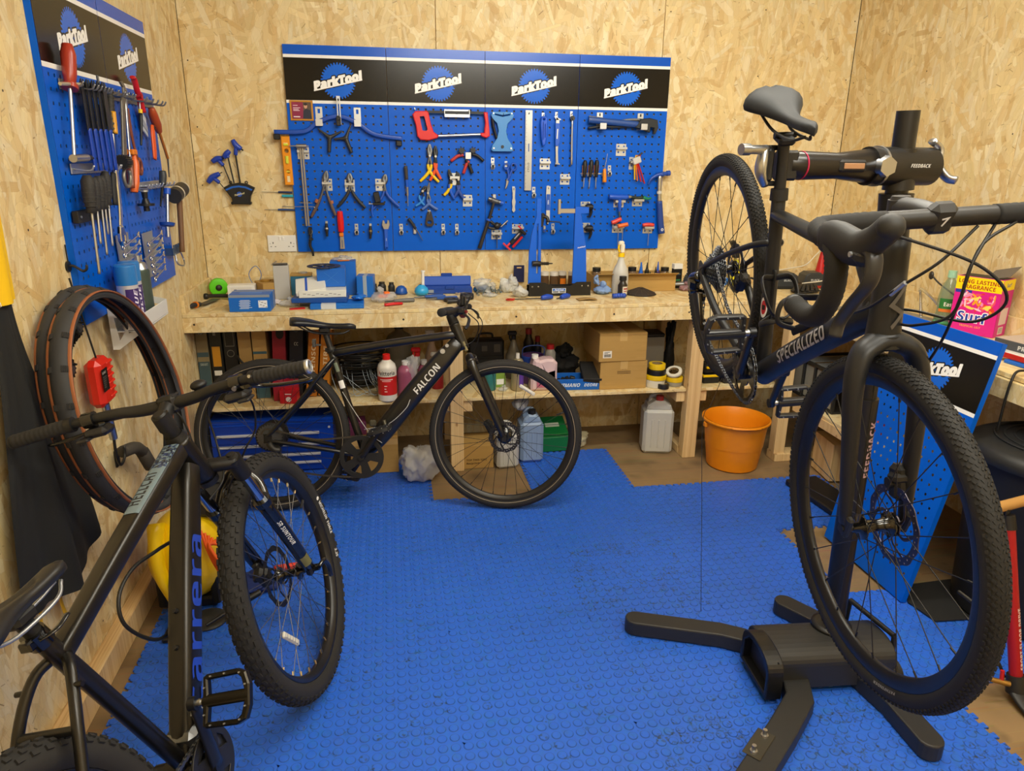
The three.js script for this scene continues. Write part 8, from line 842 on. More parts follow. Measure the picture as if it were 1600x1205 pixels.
bottle('teal_jar', 'teal fluid jar seen through the front wheel', [[0.001, 0], [0.032, 0], [0.034, 0.005], [0.034, 0.1], [0.028, 0.115]], mat('#3f8a88', 0.2, 0, { transmission: 0.4 }), [0.115, 0.15, 0.03, 0.022, mat('#8c8c86', 0.3, 0.6)], [1.44, Y, 0.4]); carton('green_packet', 'green and white packet seen through the front wheel', 0.06, 0.08, 0.02, mat('#7a9a3a', 0.5), [1.5, Y + 0.001, 0.36], 0.1, t => M('white_patch', bx(0.04, 0.03, 0.001, 0, 0.03, 0.0106), mWhite, t)); O('clear_cups', 'clear crumpled packet in front of the green packet', 'bag', film(1, 0.04, 0.02, 0.035, 121), mFilm, [1.51, Y, 0.43]);
bottle('spray_can', 'grey and violet spray can with silver top on the shelf', [[0.001, 0], [0.032, 0], [0.033, 0.004], [0.033, 0.15], [0.024, 0.168], [0.012, 0.172]], mat('#a89c7c', 0.35, 0.5), [0.172, 0.2, 0.011, 0.01, mat('#d6d2c8', 0.4)], [1.585, Y, 0.42], t => M('violet_stripe', curved(0.0337, 0.02, 0.145, 0.1, 1.1), mat('#5a3a98', 0.4), t), 'spray can');
O('black_bag', 'black fabric bag slumped on the shelf', 'bag', [film(1, 0.1, 0.095, 0.1, 131), at(film(1, 0.06, 0.06, 0.06, 133), 0.02, 0.1, -0.02)], mat('#0f0f10', 0.8), [1.87, Y, 0.2]);
t = T('open_blue_box', 'open blue parts box full of black pedals on the shelf', 'box', [1.9, Y, 0.41], -0.06); M('box_wall', [bx(0.27, 0.06, 0.003, 0, 0.03, 0.06, 0.001), bx(0.27, 0.06, 0.003, 0, 0.03, -0.06, 0.001), bx(0.003, 0.06, 0.12, -0.134, 0.03, 0, 0.001), bx(0.003, 0.06, 0.12, 0.134, 0.03, 0, 0.001), bx(0.27, 0.003, 0.12, 0, 0.002, 0, 0.001)], mat('#0c5cb8', 0.45), t); M('front_print', card(0.26, 0.055, 0, 0.03, 0.0618), label(384, 80, '#0c5cb8', [['SHIMANO', 120, 44, 40, '#d5dce6', 'italic bold'], ['DEORE', 300, 44, 34, '#d5dce6', 'italic bold']]), t);
O('dark_parts', 'dark metal parts filling the open blue box', 'parts', [at(film(1, 0.07, 0.02, 0.05, 141), -0.05, 0, 0), ...[0, 1, 2, 3].map(i => at(bx(0.03, 0.016, 0.02, 0, 0, 0, 0.004), -0.1 + i * 0.03, 0.04, 0.02 - i * 0.012, 0.3, i, 0.2))], mat('#2c2c2a', 0.4, 0.5), [1.9, Y + 0.005, 0.41]); carton('black_pad', 'black padded case lying on the right end of the blue box', 0.1, 0.03, 0.16, mat('#191818', 0.7), [1.985, Y + 0.062, 0.4], [0.35, -0.1, 0]);
const brown = (l, w, h, d, p, ry, prints) => carton('cardboard_box', l, w, h, d, mCard, p, ry, t => { M('tape_strip', [bx(0.04, 0.0006, d, 0, h + 0.0004, 0), bx(0.04, h * 0.28, 0.0006, 0, h * 0.86, d / 2 + 0.0004)], mat('#c2a062', 0.35), t); M('print', prints[0], prints[1], t); });
brown('lower cardboard box on the shelf with a small printed symbol', 0.258, 0.153, 0.28, [2.145, Y, 0.345], 0.0, [card(0.16, 0.05, 0.0, 0.1, 0.1406), decal(256, 80, x => { x.fillStyle = '#5c4426'; x.fillRect(112, 8, 14, 18); x.fillRect(134, 8, 12, 18); for (let i = 0; i < 3; i++) x.fillRect(70, 40 + i * 10, 120, 4); })]);
brown('upper cardboard box stacked on the lower one, with white barcode', 0.26, 0.153, 0.3, [2.13, Y + 0.1545, 0.34], 0.02, [card(0.048, 0.038, -0.085, 0.04, 0.1506), label(96, 76, '#e6e2d6', [x => { x.fillStyle = '#222'; for (let i = 0; i < 22; i++) x.fillRect(12 + i * 3.4, 34, 1 + (i % 3), 32); x.fillRect(14, 12, 60, 5); x.fillRect(14, 22, 40, 4); }])]);
carton('grey_box', 'grey box standing right of the cardboard boxes', 0.14, 0.225, 0.12, mat('#7c766a', 0.6), [2.375, Y, 0.22], 0, t => M('black_lid', bx(0.14, 0.02, 0.12, 0, 0.236, 0, 0.006), mat('#15130f', 0.5), t)); O('black_holdall', 'tall black bag at the right end of the shelf', 'bag', [film(1, 0.06, 0.19, 0.07, 151)], mat('#0e0e0f', 0.7), [2.49, Y, 0.25]);
const tape = (l, p, R, h, c, rot = 0) => { const t = T('tape_roll', l, 'tape', p, rot); M('roll', lat([[R * 0.62, 0], [R - 0.002, 0], [R, 0.002], [R, h - 0.002], [R - 0.002, h], [R * 0.62, h]], 30), mat(c, 0.35), t); M('core', lat([[R * 0.6, 0.0005], [R * 0.63, 0.0005], [R * 0.63, h - 0.0005], [R * 0.6, h - 0.0005], [R * 0.6, 0.0005]], 28), mat('#8a7450', 0.7), t); };
tape('white tape roll at the bottom of the tape stack', [2.335, Y, 0.45], 0.055, 0.04, '#d4cebc'); tape('wide yellow tape roll second in the stack', [2.338, Y + 0.041, 0.45], 0.058, 0.025, '#e2bd10'); tape('black tape roll under the top yellow roll', [2.34, Y + 0.067, 0.45], 0.052, 0.028, '#1b1a18'); tape('yellow tape roll on top of the stack', [2.342, Y + 0.096, 0.45], 0.045, 0.03, '#e8c418'); tape('small black tape roll lying in front', [2.365, Y, 0.5], 0.032, 0.026, '#24221f'); tape('silver tape roll lying under the leaning ones', [2.445, Y, 0.45], 0.045, 0.022, '#8f8a7c'); tape('yellow tape roll lying on the silver one', [2.446, Y + 0.023, 0.45], 0.046, 0.026, '#e4bd14'); tape('white tape roll leaning on the yellow roll', [2.44, Y + 0.07, 0.455], 0.044, 0.014, '#dedacb', [0.35, 0, 0.3]);
// right end of the back shelf
t = T('yellow_drill_case', 'black and yellow tool block right of the second bench post', 'tool', [2.66, Y, 0.4]); M('block', bx(0.1, 0.05, 0.12, 0, 0.025, 0, 0.008), mat('#1a1a18', 0.5), t); M('yellow_bands', [bx(0.101, 0.014, 0.121, 0, 0.042, 0, 0.003), bx(0.05, 0.012, 0.125, -0.01, 0.09, 0, 0.003)], mYellow, t); M('upper', bx(0.08, 0.05, 0.1, 0, 0.078, 0, 0.008), mat('#1a1a18', 0.5), t);
t = T('black_case', 'black low case on the shelf under the raised wheel', 'case', [2.82, Y, 0.4]); M('shell', bx(0.2, 0.05, 0.16, 0, 0.025, 0, 0.014), mat('#1f2022', 0.5), t); M('lid_rim', bx(0.19, 0.012, 0.15, 0, 0.056, 0, 0.005), mat('#2a2b2d', 0.5), t);
}
// ---------- repair stand ----------
{
const mS = mat('#141516', 0.42), mSt = mat('#262728', 0.5);
const t = T('repair_stand', 'black bicycle repair stand with flat splayed feet and a clamp arm', 'repair stand', [2.29, 0.008, 2.215]), q = (x, y, z) => [x - 2.29, y - 0.008, z - 2.215];
const rr = (d, w) => { const s = new THREE.Shape(); s.moveTo(-w, 0); s.lineTo(-w, d * 0.6); s.quadraticCurveTo(-w, d, 0, d); s.quadraticCurveTo(w, d, w, d * 0.6); s.lineTo(w, 0); s.closePath(); return s; };
const cover = ext(rr(0.125, 0.092), 0.4, 0.006, [], 2).rotateY(PI / 2); M('base_cover', at(cover, ...q(2.24, 0.03, 2.25), 0, -0.08, 0), mSt, t);
M('end_cap', [at(ext(rr(0.135, 0.098), 0.05, 0.004, [[[-0.082, 0.014], [0.082, 0.014], [0.082, 0.08], [0.05, 0.112], [0, 0.118], [-0.05, 0.112], [-0.082, 0.08]]], 2).rotateY(PI / 2), ...q(2.035, 0.027, 2.266), 0, -0.08, 0)], mS, t); M('end_panel', at(bx(0.004, 0.11, 0.17, 0, 0.06, 0), ...q(2.045, 0.03, 2.266), 0, -0.08, 0), mat('#0c0c0b', 0.8), t);
M('collar', lat([[0.02, 0], [0.062, 0], [0.06, 0.012], [0.045, 0.016], [0.03, 0.017]], 30).translate(...q(2.29, 0.152, 2.22)), mS, t);
const foot = (pts, w) => { const L = [], R = []; pts.forEach((p, i) => { const a = pts[Math.max(0, i - 1)], b = pts[Math.min(pts.length - 1, i + 1)], d = new THREE.Vector2(b[0] - a[0], b[1] - a[1]).normalize(); L.push([p[0] - d.y * w, p[1] + d.x * w]); R.unshift([p[0] + d.y * w, p[1] - d.x * w]); });
const e = pts[pts.length - 1], f = pts[pts.length - 2], an = Math.atan2(e[1] - f[1], e[0] - f[0]), cap = Array.from({ length: 9 }, (_, k) => [e[0] + w * Math.cos(an + PI / 2 - (k + 0.5) / 9 * PI), e[1] + w * Math.sin(an + PI / 2 - (k + 0.5) / 9 * PI)]);
const g = ext([...L, ...cap, ...R].map(p => [p[0] - 2.29, -(p[1] - 2.215)]), 0.052, 0.005, [], 2); return g.rotateX(-PI / 2).translate(0, 0.027, 0); };
M('foot', foot([[2.12, 2.17], [2.06, 2.1], [2.0, 2.062], [1.735, 1.958]], 0.036), mSt, t); M('foot', foot([[2.42, 2.2], [2.38, 2.08], [2.3, 1.945]], 0.036), mSt, t); M('foot', foot([[2.34, 2.28], [2.365, 2.45], [2.36, 2.6]], 0.036), mSt, t);
const ff = M('foot', foot([[2.13, 2.3], [2.09, 2.4], [1.98, 2.5], [1.72, 2.72]], 0.04), mSt, t);
M('bolt_plate', at(bx(0.05, 0.004, 0.11, 0, 0, 0, 0.002), ...q(1.88, 0.063, 2.55), 0, -0.87, 0), mat('#45433c', 0.4, 0.4), ff); for (const [x, z] of [[1.908, 2.527], [1.852, 2.573]]) M('bolt', [cyl(q(x, 0.062, z), q(x, 0.069, z), 0.012, 0.01, 14), cyl(q(x, 0.069, z), q(x, 0.085, z), 0.006, 0.006, 10)], mSteel, ff);
M('post', [cyl(q(2.295, 0.14, 2.218), q(2.236, 1.69, 2.25), 0.0275, 0.0275, 28, true), cyl(q(2.236, 1.66, 2.25), q(2.236, 1.661, 2.25), 0.026, 0.026, 20)], mat('#101011', 0.35), t);
M('lower_sleeve', cyl(q(2.293, 0.2, 2.22), q(2.265, 0.93, 2.235), 0.034, 0.034, 26), mat('#121214', 0.4), t); M('sleeve_print', swp([q(2.2747, 0.68, 2.2297), q(2.266, 0.9, 2.2345)], 0.0346, { rs: 8, lin: true, arc: [0.3, 1.9], up: [0, 0, 1] }), decal(512, 128, x => { x.fillStyle = '#a88a90'; x.font = 'bold 84px sans-serif'; x.textBaseline = 'middle'; x.fillText('FEEDBACK', 20, 64); }), t);
M('upper_collar', [cyl(q(2.249, 1.37, 2.243), q(2.244, 1.49, 2.246), 0.034, 0.042, 24), cyl(q(2.252, 1.29, 2.241), q(2.249, 1.37, 2.243), 0.031, 0.032, 22)], mS, t);
M('clamp_head', [cyl(q(2.135, 1.557, 2.262), q(2.33, 1.557, 2.236), 0.047, 0.047, 30), cyl(q(2.245, 1.5, 2.247), q(2.24, 1.6, 2.25), 0.038, 0.032, 24)], mat('#141312', 0.38), t);
M('head_print', card(0.07, 0.02, ...q(2.262, 1.557, 2.294), 0, 0.13, 0), decal(192, 56, x => { x.fillStyle = '#bdbcb8'; x.font = 'italic bold 34px sans-serif'; x.textAlign = 'center'; x.fillText('FEEDBACK', 96, 34); }), t);
M('head_ring', [cyl(q(2.16, 1.557, 2.259), q(2.167, 1.557, 2.258), 0.0495, 0.0495, 30)], mSteel, t); M('hex_boss', cyl(q(2.155, 1.557, 2.29), q(2.157, 1.557, 2.318), 0.028, 0.024, 6), mSteel, t);
M('clamp_arm', swp([q(1.9, 1.557, 2.29), q(1.95, 1.557, 2.285), q(2.04, 1.557, 2.276), q(2.14, 1.557, 2.263)], k => [0.032, 0.034, 0.031, 0.042][Math.round(k * 3)], { rs: 20, lin: true, sec: [0.95, 1] }), mat('#151210', 0.3), t); M('arm_lever_window', [at(bx(0.075, 0.03, 0.012, 0, 0, 0, 0.006), ...q(2.07, 1.557, 2.303), 0, 0.08, 0)], mBlack, t); M('copper_inlay', at(bx(0.058, 0.014, 0.004, 0, 0, 0, 0.0015), ...q(2.07, 1.557, 2.31), 0, 0.08, 0), mat('#c09a80', 0.35, 0.8), t);
M('red_mark', cyl(q(1.938, 1.557, 2.286), q(1.941, 1.557, 2.2856), 0.0345, 0.0345, 24), mat('#b01848', 0.4), t); M('jaw', [bx(0.04, 0.07, 0.055, ...q(1.9, 1.557, 2.29), 0.006), bx(0.016, 0.075, 0.05, ...q(1.846, 1.557, 2.296), 0.005), bx(0.05, 0.012, 0.02, ...q(1.875, 1.597, 2.29), 0.003), bx(0.05, 0.012, 0.02, ...q(1.875, 1.515, 2.29), 0.003)], mS, t);
M('crank_knob', [swp([q(1.838, 1.6, 2.3), q(1.83, 1.57, 2.305), q(1.83, 1.54, 2.305), q(1.846, 1.51, 2.302)], k => 0.013 + 0.006 * Math.sin(PI * k), { rs: 12, sec: [1, 0.7] }), cyl(q(1.836, 1.592, 2.305), q(1.775, 1.592, 2.315), 0.011, 0.01, 14), cyl(q(1.79, 1.592, 2.312), q(1.768, 1.592, 2.316), 0.0135, 0.0135, 14)], mSteel, t);
M('tilt_lever', [swp([q(2.325, 1.62, 2.24), q(2.35, 1.6, 2.24), q(2.352, 1.56, 2.245), q(2.37, 1.53, 2.26), q(2.39, 1.524, 2.27)], 0.0125, { rs: 10, sec: [1.1, 0.7] }), cyl(q(2.32, 1.557, 2.238), q(2.352, 1.557, 2.234), 0.024, 0.02, 18)], mSteel, t);
M('tool_handle', [cyl(q(2.415, 0.175, 2.13), q(2.445, 0.165, 2.31), 0.0085, 0.0085, 12), cyl(q(2.445, 0.165, 2.31), q(2.445, 0.07, 2.32), 0.008, 0.008, 10), cyl(q(2.415, 0.175, 2.13), q(2.41, 0.06, 2.13), 0.008, 0.008, 10)], mS, t);
M('wheel_caster', [at(new THREE.CylinderGeometry(0.042, 0.042, 0.03, 24), ...q(2.44, 0.05, 2.33), 0, 0, PI / 2 + 0.1), at(bx(0.04, 0.05, 0.05, 0, 0, 0, 0.008), ...q(2.42, 0.07, 2.33))], mBlack, t); M('red_badge', at(bx(0.004, 0.03, 0.03, 0, 0, 0, 0.001), ...q(2.398, 0.055, 2.345)), mat('#a8301c', 0.4), t);
}
// ---------- on the floor ----------
{
let t; const F = 0.0085, milk = mat('#d6d6d0', 0.4, 0, { transmission: 0.3 });
t = T('bucket', 'orange builders bucket with a flared rim under the bench corner', 'bucket', [2.725, 0.001, 0.655]);  t.scale.setScalar(0.95); M('pail', lat([[0.001, 0.002], [0.135, 0.002], [0.14, 0.008], [0.155, 0.13], [0.158, 0.132], [0.168, 0.235], [0.178, 0.27], [0.186, 0.272], [0.186, 0.284], [0.176, 0.286], [0.162, 0.235], [0.148, 0.12], [0.132, 0.012], [0.001, 0.01]], 44), mat('#e58a0c', 0.42), t); M('pour_lip', swp([[-0.1, 0.277, 0.155], [-0.06, 0.279, 0.175], [0, 0.281, 0.19], [0.05, 0.279, 0.18]], 0.008, { rs: 8, sec: [1.2, 0.6] }), mat('#e58a0c', 0.42), t); M('handle_lug', [-1, 1].map(s => bx(0.02, 0.03, 0.03, s * 0.178, 0.25, 0, 0.005)), mat('#e58a0c', 0.42), t);
const can = (l, p, w, h, d, m, ry, cm) => { const t = T('jerrycan', l, 'jerrycan', p, ry); M('body', [bx(w, h * 0.78, d, 0, h * 0.39, 0, 0.016), at(ext([[-w / 2 + 0.012, 0], [w / 2 - 0.012, 0], [w / 2 - 0.02, h * 0.09], [w * 0.16, h * 0.16], [-w * 0.16, h * 0.16], [-w / 2 + 0.02, h * 0.08]], d * 0.85, 0.01), 0, h * 0.765, 0), ...[-1, 0, 1].map(i => bx(0.008, h * 0.5, 0.006, i * w * 0.22, h * 0.36, d / 2, 0.002))], m, t); M('handle', swp([[-w * 0.28, h * 0.84, 0], [-w * 0.22, h * 0.97, 0], [w * 0.05, h * 0.98, 0], [w * 0.12, h * 0.88, 0]], 0.012, { rs: 8 }), m, t); M('cap', cyl([w * 0.02, h * 0.9, d * 0.2], [w * 0.02, h, d * 0.2], 0.022, 0.02, 16), cm, t); };
can('large milky white jerrycan on the bare floor near the right bench post', [2.385, 0.001, 0.4], 0.165, 0.33, 0.14, milk, -0.2, mat('#a83028', 0.4)); can('pale blue jerrycan behind the front wheel of the leaning bike', [1.655, F, 0.44], 0.125, 0.29, 0.13, mat('#9db8dc', 0.35, 0, { transmission: 0.3 }), 0, mBlack); can('smaller milky jerrycan half full, in front of the blue one', [1.515, 0.001, 0.5], 0.12, 0.25, 0.1, milk, 0.1, milk);
O('grey_bag', 'thin grey carrier bag hanging over the pale blue jerrycan', 'bag', film(1, 0.05, 0.05, 0.05, 201), mat('#b9bcc0', 0.4, 0, { transmission: 0.4 }), [1.6, 0.3, 0.46]);
carton('first_aid_box', 'green plastic box with hinged lid under the shelf', 0.16, 0.085, 0.14, mat('#0c6a34', 0.4), [1.815, F, 0.3], 0.05, t => { M('open_lid', at(bx(0.16, 0.01, 0.14, 0, 0, 0, 0.002), 0, 0.115, -0.03, 0.45), mat('#12803f', 0.4), t); M('white_print', at(bx(0.08, 0.001, 0.03, 0, 0, 0), 0, 0.121, -0.03, 0.45), mat('#c8d8c8', 0.5), t); });
O('carrier_bag', 'crumpled cream carrier bag right of the green box', 'bag', [film(1, 0.085, 0.07, 0.08, 211), swp([[-0.04, 0.1, 0], [-0.07, 0.18, 0.01], [-0.05, 0.2, 0], [-0.02, 0.11, 0.02]], 0.012, { rs: 6, sec: [1, 0.3] })], mat('#cfc7a4', 0.5, 0, { transmission: 0.25 }), [1.96, 0.001, 0.28]);
O('white_carrier_bag', 'white crumpled carrier bag on the mat left of the bench post', 'bag', film(1, 0.125, 0.15, 0.1, 221), mat('#e2e2de', 0.35, 0, { transmission: 0.45 }), [1.05, F, 0.62]);
carton('floor_carton', 'low cardboard carton with printed line behind the left bench post', 0.16, 0.13, 0.18, mCard, [1.365, 0.001, 0.43], 0, t => M('print', card(0.14, 0.04, 0.0, 0.04, 0.0906), decal(192, 56, x => { x.fillStyle = '#4a3418'; x.font = 'bold 22px sans-serif'; x.fillText('TOP THIS SIDE', 8, 22); x.fillText('Recycled', 8, 48); }), t)); carton('floor_carton', 'dark cardboard carton standing behind the chainring', 0.24, 0.2, 0.2, mCard, [0.83, F, 0.42], 0, t => M('tape_strip', bx(0.24, 0.03, 0.001, 0, 0.17, 0.1006), mat('#c2a062', 0.35), t)); carton('maroon_box', 'small maroon box on top of the dark carton', 0.1, 0.07, 0.1, mat('#5a1c3c', 0.5), [0.74, F + 0.201, 0.44], 0.1);
t = T('tool_chest', 'blue metal tool chest with silver drawer edges under the bench', 'tool chest', [0.325, F, 0.27]); M('body', bx(0.6, 0.285, 0.32, 0, 0.1425, 0, 0.004), mat('#0a3fb0', 0.35), t); M('lid', [bx(0.604, 0.03, 0.324, 0, 0.28, 0, 0.008), bx(0.6, 0.012, 0.02, 0, 0.262, 0.155, 0.003)], mat('#0d4cc8', 0.3), t); [0.19, 0.13, 0.075, 0.03].forEach((y, i) => { const d = M('drawer', bx(0.5, i ? 0.046 : 0.05, 0.012, -0.02, y, 0.162, 0.003), mat('#0a3aa4', 0.35), t); M('drawer_edge', bx(0.5, 0.013, 0.016, -0.02, y + 0.02, 0.169, 0.003), mat('#d4d6da', 0.4, 0.2), d); }); M('rivet', cyl([0.28, 0.235, 0.16], [0.28, 0.235, 0.164], 0.006, 0.006, 10), mWhite, t);
carton('plank_box', 'pale wooden box standing on end under the right bench', 0.1, 0.2, 0.2, mPine, [3.17, F, 0.86], -0.12); O('flat_case', 'black flat panel with a cable lying under the right bench', 'case', [bx(0.18, 0.03, 0.42, 0, 0.015, 0, 0.006), bx(0.03, 0.004, 0.02, -0.07, 0.032, 0.18)], mat('#121419', 0.5), [2.98, F, 1.15], 0.1);
t = T('folding_crate', 'grey and black folding crate on the shelf under the right bench', 'crate', [3.27, 0.3605, 0.72]); M('crate_frame', [bx(0.36, 0.012, 0.4, 0, 0.006, 0, 0.003), ...[-1, 1].flatMap(s => [bx(0.36, 0.016, 0.016, 0, 0.2, s * 0.19, 0.003), bx(0.016, 0.016, 0.38, s * 0.172, 0.2, 0, 0.003)]), ...[-0.19, -0.09, 0.01, 0.11, 0.19].map(z => bx(0.018, 0.2, 0.014, -0.172, 0.1, z, 0.003)), ...[-0.12, 0, 0.12].map(x => bx(0.014, 0.2, 0.018, x, 0.1, 0.19, 0.003))], mat('#1a1a18', 0.5), t); [-0.14, -0.04, 0.06, 0.15].forEach(z => M('side_panel', bx(0.004, 0.17, 0.08, -0.168, 0.1, z, 0.001), mat('#85857c', 0.5), t)); M('front_panel', [-0.06, 0.06].map(x => bx(0.1, 0.17, 0.004, x, 0.1, 0.186, 0.001)), mat('#85857c', 0.5), t); M('lid_panel', [-0.1, 0.02, 0.12].map((z, i) => bx(0.3, 0.006, 0.09, 0, 0.2, z, 0.002)), mat('#6d7070', 0.5), t);
O('paper_scraps', 'crumpled packets lying on the shelf under the right bench', 'packets', [film(1, 0.07, 0.03, 0.1, 231)], mat('#a8a49a', 0.5), [3.16, 0.3605, 1.08]); bottle('red_ball_valve', 'small red round container with a pale upright bolt on the right shelf', [[0.001, 0], [0.03, 0.004], [0.04, 0.03], [0.034, 0.06], [0.012, 0.075]], mat('#c02824', 0.35), [0.075, 0.15, 0.008, 0.008, mat('#c8b8ac', 0.4)], [3.14, 0.3605, 1.19], t => M('bolt_head', cyl([0, 0.15, 0], [0, 0.162, 0], 0.015, 0.015, 12), mat('#c8b8ac', 0.4), t), 'container');
t = T('waste_bin', 'large black round bin with ridged lid under the right bench', 'bin', [3.16, F, 2.06]); M('bin_body', lat([[0.001, 0.002], [0.2, 0.002], [0.215, 0.02], [0.245, 0.6], [0.24, 0.6], [0.2, 0.02]], 44), mat('#141516', 0.5), t); M('bin_lid', lat([[0.001, 0.665], [0.1, 0.668], [0.104, 0.66], [0.13, 0.664], [0.2, 0.66], [0.235, 0.65], [0.262, 0.635], [0.265, 0.6], [0.25, 0.596]], 48), mat('#1b1d1f', 0.5), t); M('lid_ridges', [0.13, 0.16, 0.19].map(r => at(new THREE.TorusGeometry(r, 0.004, 6, 40), 0, 0.664, 0, PI / 2)), mat('#1b1d1f', 0.5), t); M('lid_slot', bx(0.06, 0.004, 0.012, 0.02, 0.669, 0.03, 0.001), mBlack, t);
t = T('floor_pump', 'red floor pump with a wooden handle in front of the black bin', 'pump', [2.78, 0.001, 2.45], 0); const P = (k, o = [0, 0]) => [-0.03 * k + o[0], 0.04 + 0.53 * k, -0.145 * k + o[1]]; M('barrel', cyl(P(0.06), P(0.9), 0.0185, 0.0185, 24), mat('#a81820', 0.35, 0.2), t); M('barrel_print', swp([P(0.1), P(0.5)], 0.0189, { rs: 8, lin: true, arc: [-0.3, 1.3], up: [-0.6, 0, 0.8] }), decal(512, 64, x => { x.fillStyle = '#e0cfcf'; x.font = 'bold 46px sans-serif'; x.textBaseline = 'middle'; x.fillText('SPORT FLOOR DRIVE', 20, 34); }), t); M('top_collar', cyl(P(0.9), P(0.98), 0.022, 0.02, 20), mBlack, t); M('wooden_handle', cyl(P(1.03, [-0.09, 0.02]), P(1.03, [0.12, -0.03]), 0.0165, 0.0165, 16), mat('#b08448', 0.5), t); M('hose_clip', at(new THREE.TorusGeometry(0.018, 0.005, 8, 18), ...P(1.0), 0, 0.6, 0), mBlack, t); M('base_foot', [cyl(P(-0.02), P(0.08), 0.03, 0.025, 18), swp([[0, 0.035, 0.01], [-0.008, 0.02, 0.06], [-0.012, 0.01, 0.12]], k => 0.028 - 0.006 * k, { rs: 10, sec: [1.2, 0.45] }), swp([[0, 0.03, 0], [0.08, 0.012, -0.02]], 0.02, { rs: 8, n: 2, sec: [1, 0.5] })], mat('#1c1c1b', 0.5), t); M('valve_head', [cyl([-0.03, 0.06, 0.0], [-0.11, 0.075, -0.03], 0.009, 0.007, 10)], mat('#b08a4a', 0.35, 0.8), t); M('red_lever', cyl([-0.05, 0.065, -0.01], [-0.05, 0.1, -0.015], 0.006, 0.006, 8), mat('#b81c20', 0.4), t); M('hose', swp([[-0.02, 0.06, -0.03], [-0.06, 0.2, -0.09], [-0.075, 0.42, -0.13], [-0.05, 0.57, -0.15], [-0.03, 0.56, -0.14]], 0.005, { rs: 8 }), mBlack, t);
O('loose_wire', 'thin loose wire dangling from the raised bike to the mat', 'wire', swp([[0, 0.002, 0], [-0.035, 0.4, 0], [-0.064, 0.733, 0], [-0.04, 0.8, 0], [0, 0.965, 0.02]], 0.0011, { rs: 5, n: 30 }), mat('#4a4640', 0.4, 0.5), [2.0065, 0.0085, 1.893]);
O('bin_bag_edge', 'black rubber mat edge lying by the bin', 'mat', ext([[-0.17, -0.1], [0.17, -0.12], [0.2, 0.05], [0.08, 0.13], [-0.12, 0.12], [-0.19, 0.02]], 0.006, 0.001).rotateX(-PI / 2), mat('#191a1b', 0.7), [2.98, 0.013, 1.98]); O('black_cable', 'black cable hanging down between the leaning board and right bench', 'cable', swp([[0, 0, 0], [-0.07, 0.004, 0.01], [-0.097, -0.03, 0.02], [-0.104, -0.1, 0.02], [-0.106, -0.205, 0.02]], 0.0045, { rs: 7, n: 30 }), mBlack, [3.12, 0.885, 1.93]);
// ---------- right workbench top
const Y = HB + 0.0008;
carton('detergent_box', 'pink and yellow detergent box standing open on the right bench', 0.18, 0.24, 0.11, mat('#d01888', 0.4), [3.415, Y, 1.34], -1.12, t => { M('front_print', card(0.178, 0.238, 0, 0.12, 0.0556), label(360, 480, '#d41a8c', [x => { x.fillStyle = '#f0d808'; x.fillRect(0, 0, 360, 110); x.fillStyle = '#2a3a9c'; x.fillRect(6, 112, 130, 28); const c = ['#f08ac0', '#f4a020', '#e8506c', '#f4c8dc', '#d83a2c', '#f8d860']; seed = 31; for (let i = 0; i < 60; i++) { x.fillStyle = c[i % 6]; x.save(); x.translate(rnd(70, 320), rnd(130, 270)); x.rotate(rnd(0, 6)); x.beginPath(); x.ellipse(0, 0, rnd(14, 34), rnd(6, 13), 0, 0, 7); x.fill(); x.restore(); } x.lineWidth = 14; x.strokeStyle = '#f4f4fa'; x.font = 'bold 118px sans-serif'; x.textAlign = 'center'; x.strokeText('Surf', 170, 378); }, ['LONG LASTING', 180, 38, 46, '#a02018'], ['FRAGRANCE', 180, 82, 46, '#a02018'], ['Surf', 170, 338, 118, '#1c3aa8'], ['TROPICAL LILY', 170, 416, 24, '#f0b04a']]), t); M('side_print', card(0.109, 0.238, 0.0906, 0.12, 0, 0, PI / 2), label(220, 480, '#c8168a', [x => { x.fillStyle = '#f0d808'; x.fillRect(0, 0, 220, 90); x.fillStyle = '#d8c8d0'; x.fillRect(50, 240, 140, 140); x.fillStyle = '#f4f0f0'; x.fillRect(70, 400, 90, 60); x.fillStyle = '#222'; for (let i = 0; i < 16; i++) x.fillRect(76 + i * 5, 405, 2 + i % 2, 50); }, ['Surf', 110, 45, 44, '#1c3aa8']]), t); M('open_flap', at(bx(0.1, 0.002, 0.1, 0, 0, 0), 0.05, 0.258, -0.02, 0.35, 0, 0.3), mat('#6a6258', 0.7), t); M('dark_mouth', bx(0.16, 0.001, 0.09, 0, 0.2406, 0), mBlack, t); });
bottle('washing_up_bottle', 'clear green tinted washing up bottle left of the detergent box', [[0.001, 0.0], [0.036, 0], [0.042, 0.01], [0.042, 0.03], [0.037, 0.06], [0.04, 0.11], [0.032, 0.17], [0.015, 0.205], [0.0145, 0.21]], mat('#cfe0d2', 0.12, 0, { transmission: 0.85 }), [0.21, 0.24, 0.018, 0.017, mat('#9fd0b0', 0.3)], [3.4, Y, 1.17], t => { M('green_label', curved(0.0405, 0.06, 0.12, -1.5, 0.1), label(128, 96, '#2c7a3a', [['Easy', 80, 40, 40, '#f4f8f0'], x => { x.fillStyle = '#e07a30'; x.fillRect(0, 74, 128, 22); }]), t); M('white_label', curved(0.0408, 0.05, 0.13, 0.3, 1.6), mat('#d8dcd4', 0.4), t); M('green_foot', lat([[0.001, 0.002], [0.041, 0.002], [0.0425, 0.012], [0.041, 0.02]], 24), mat('#4fae78', 0.3), t); });
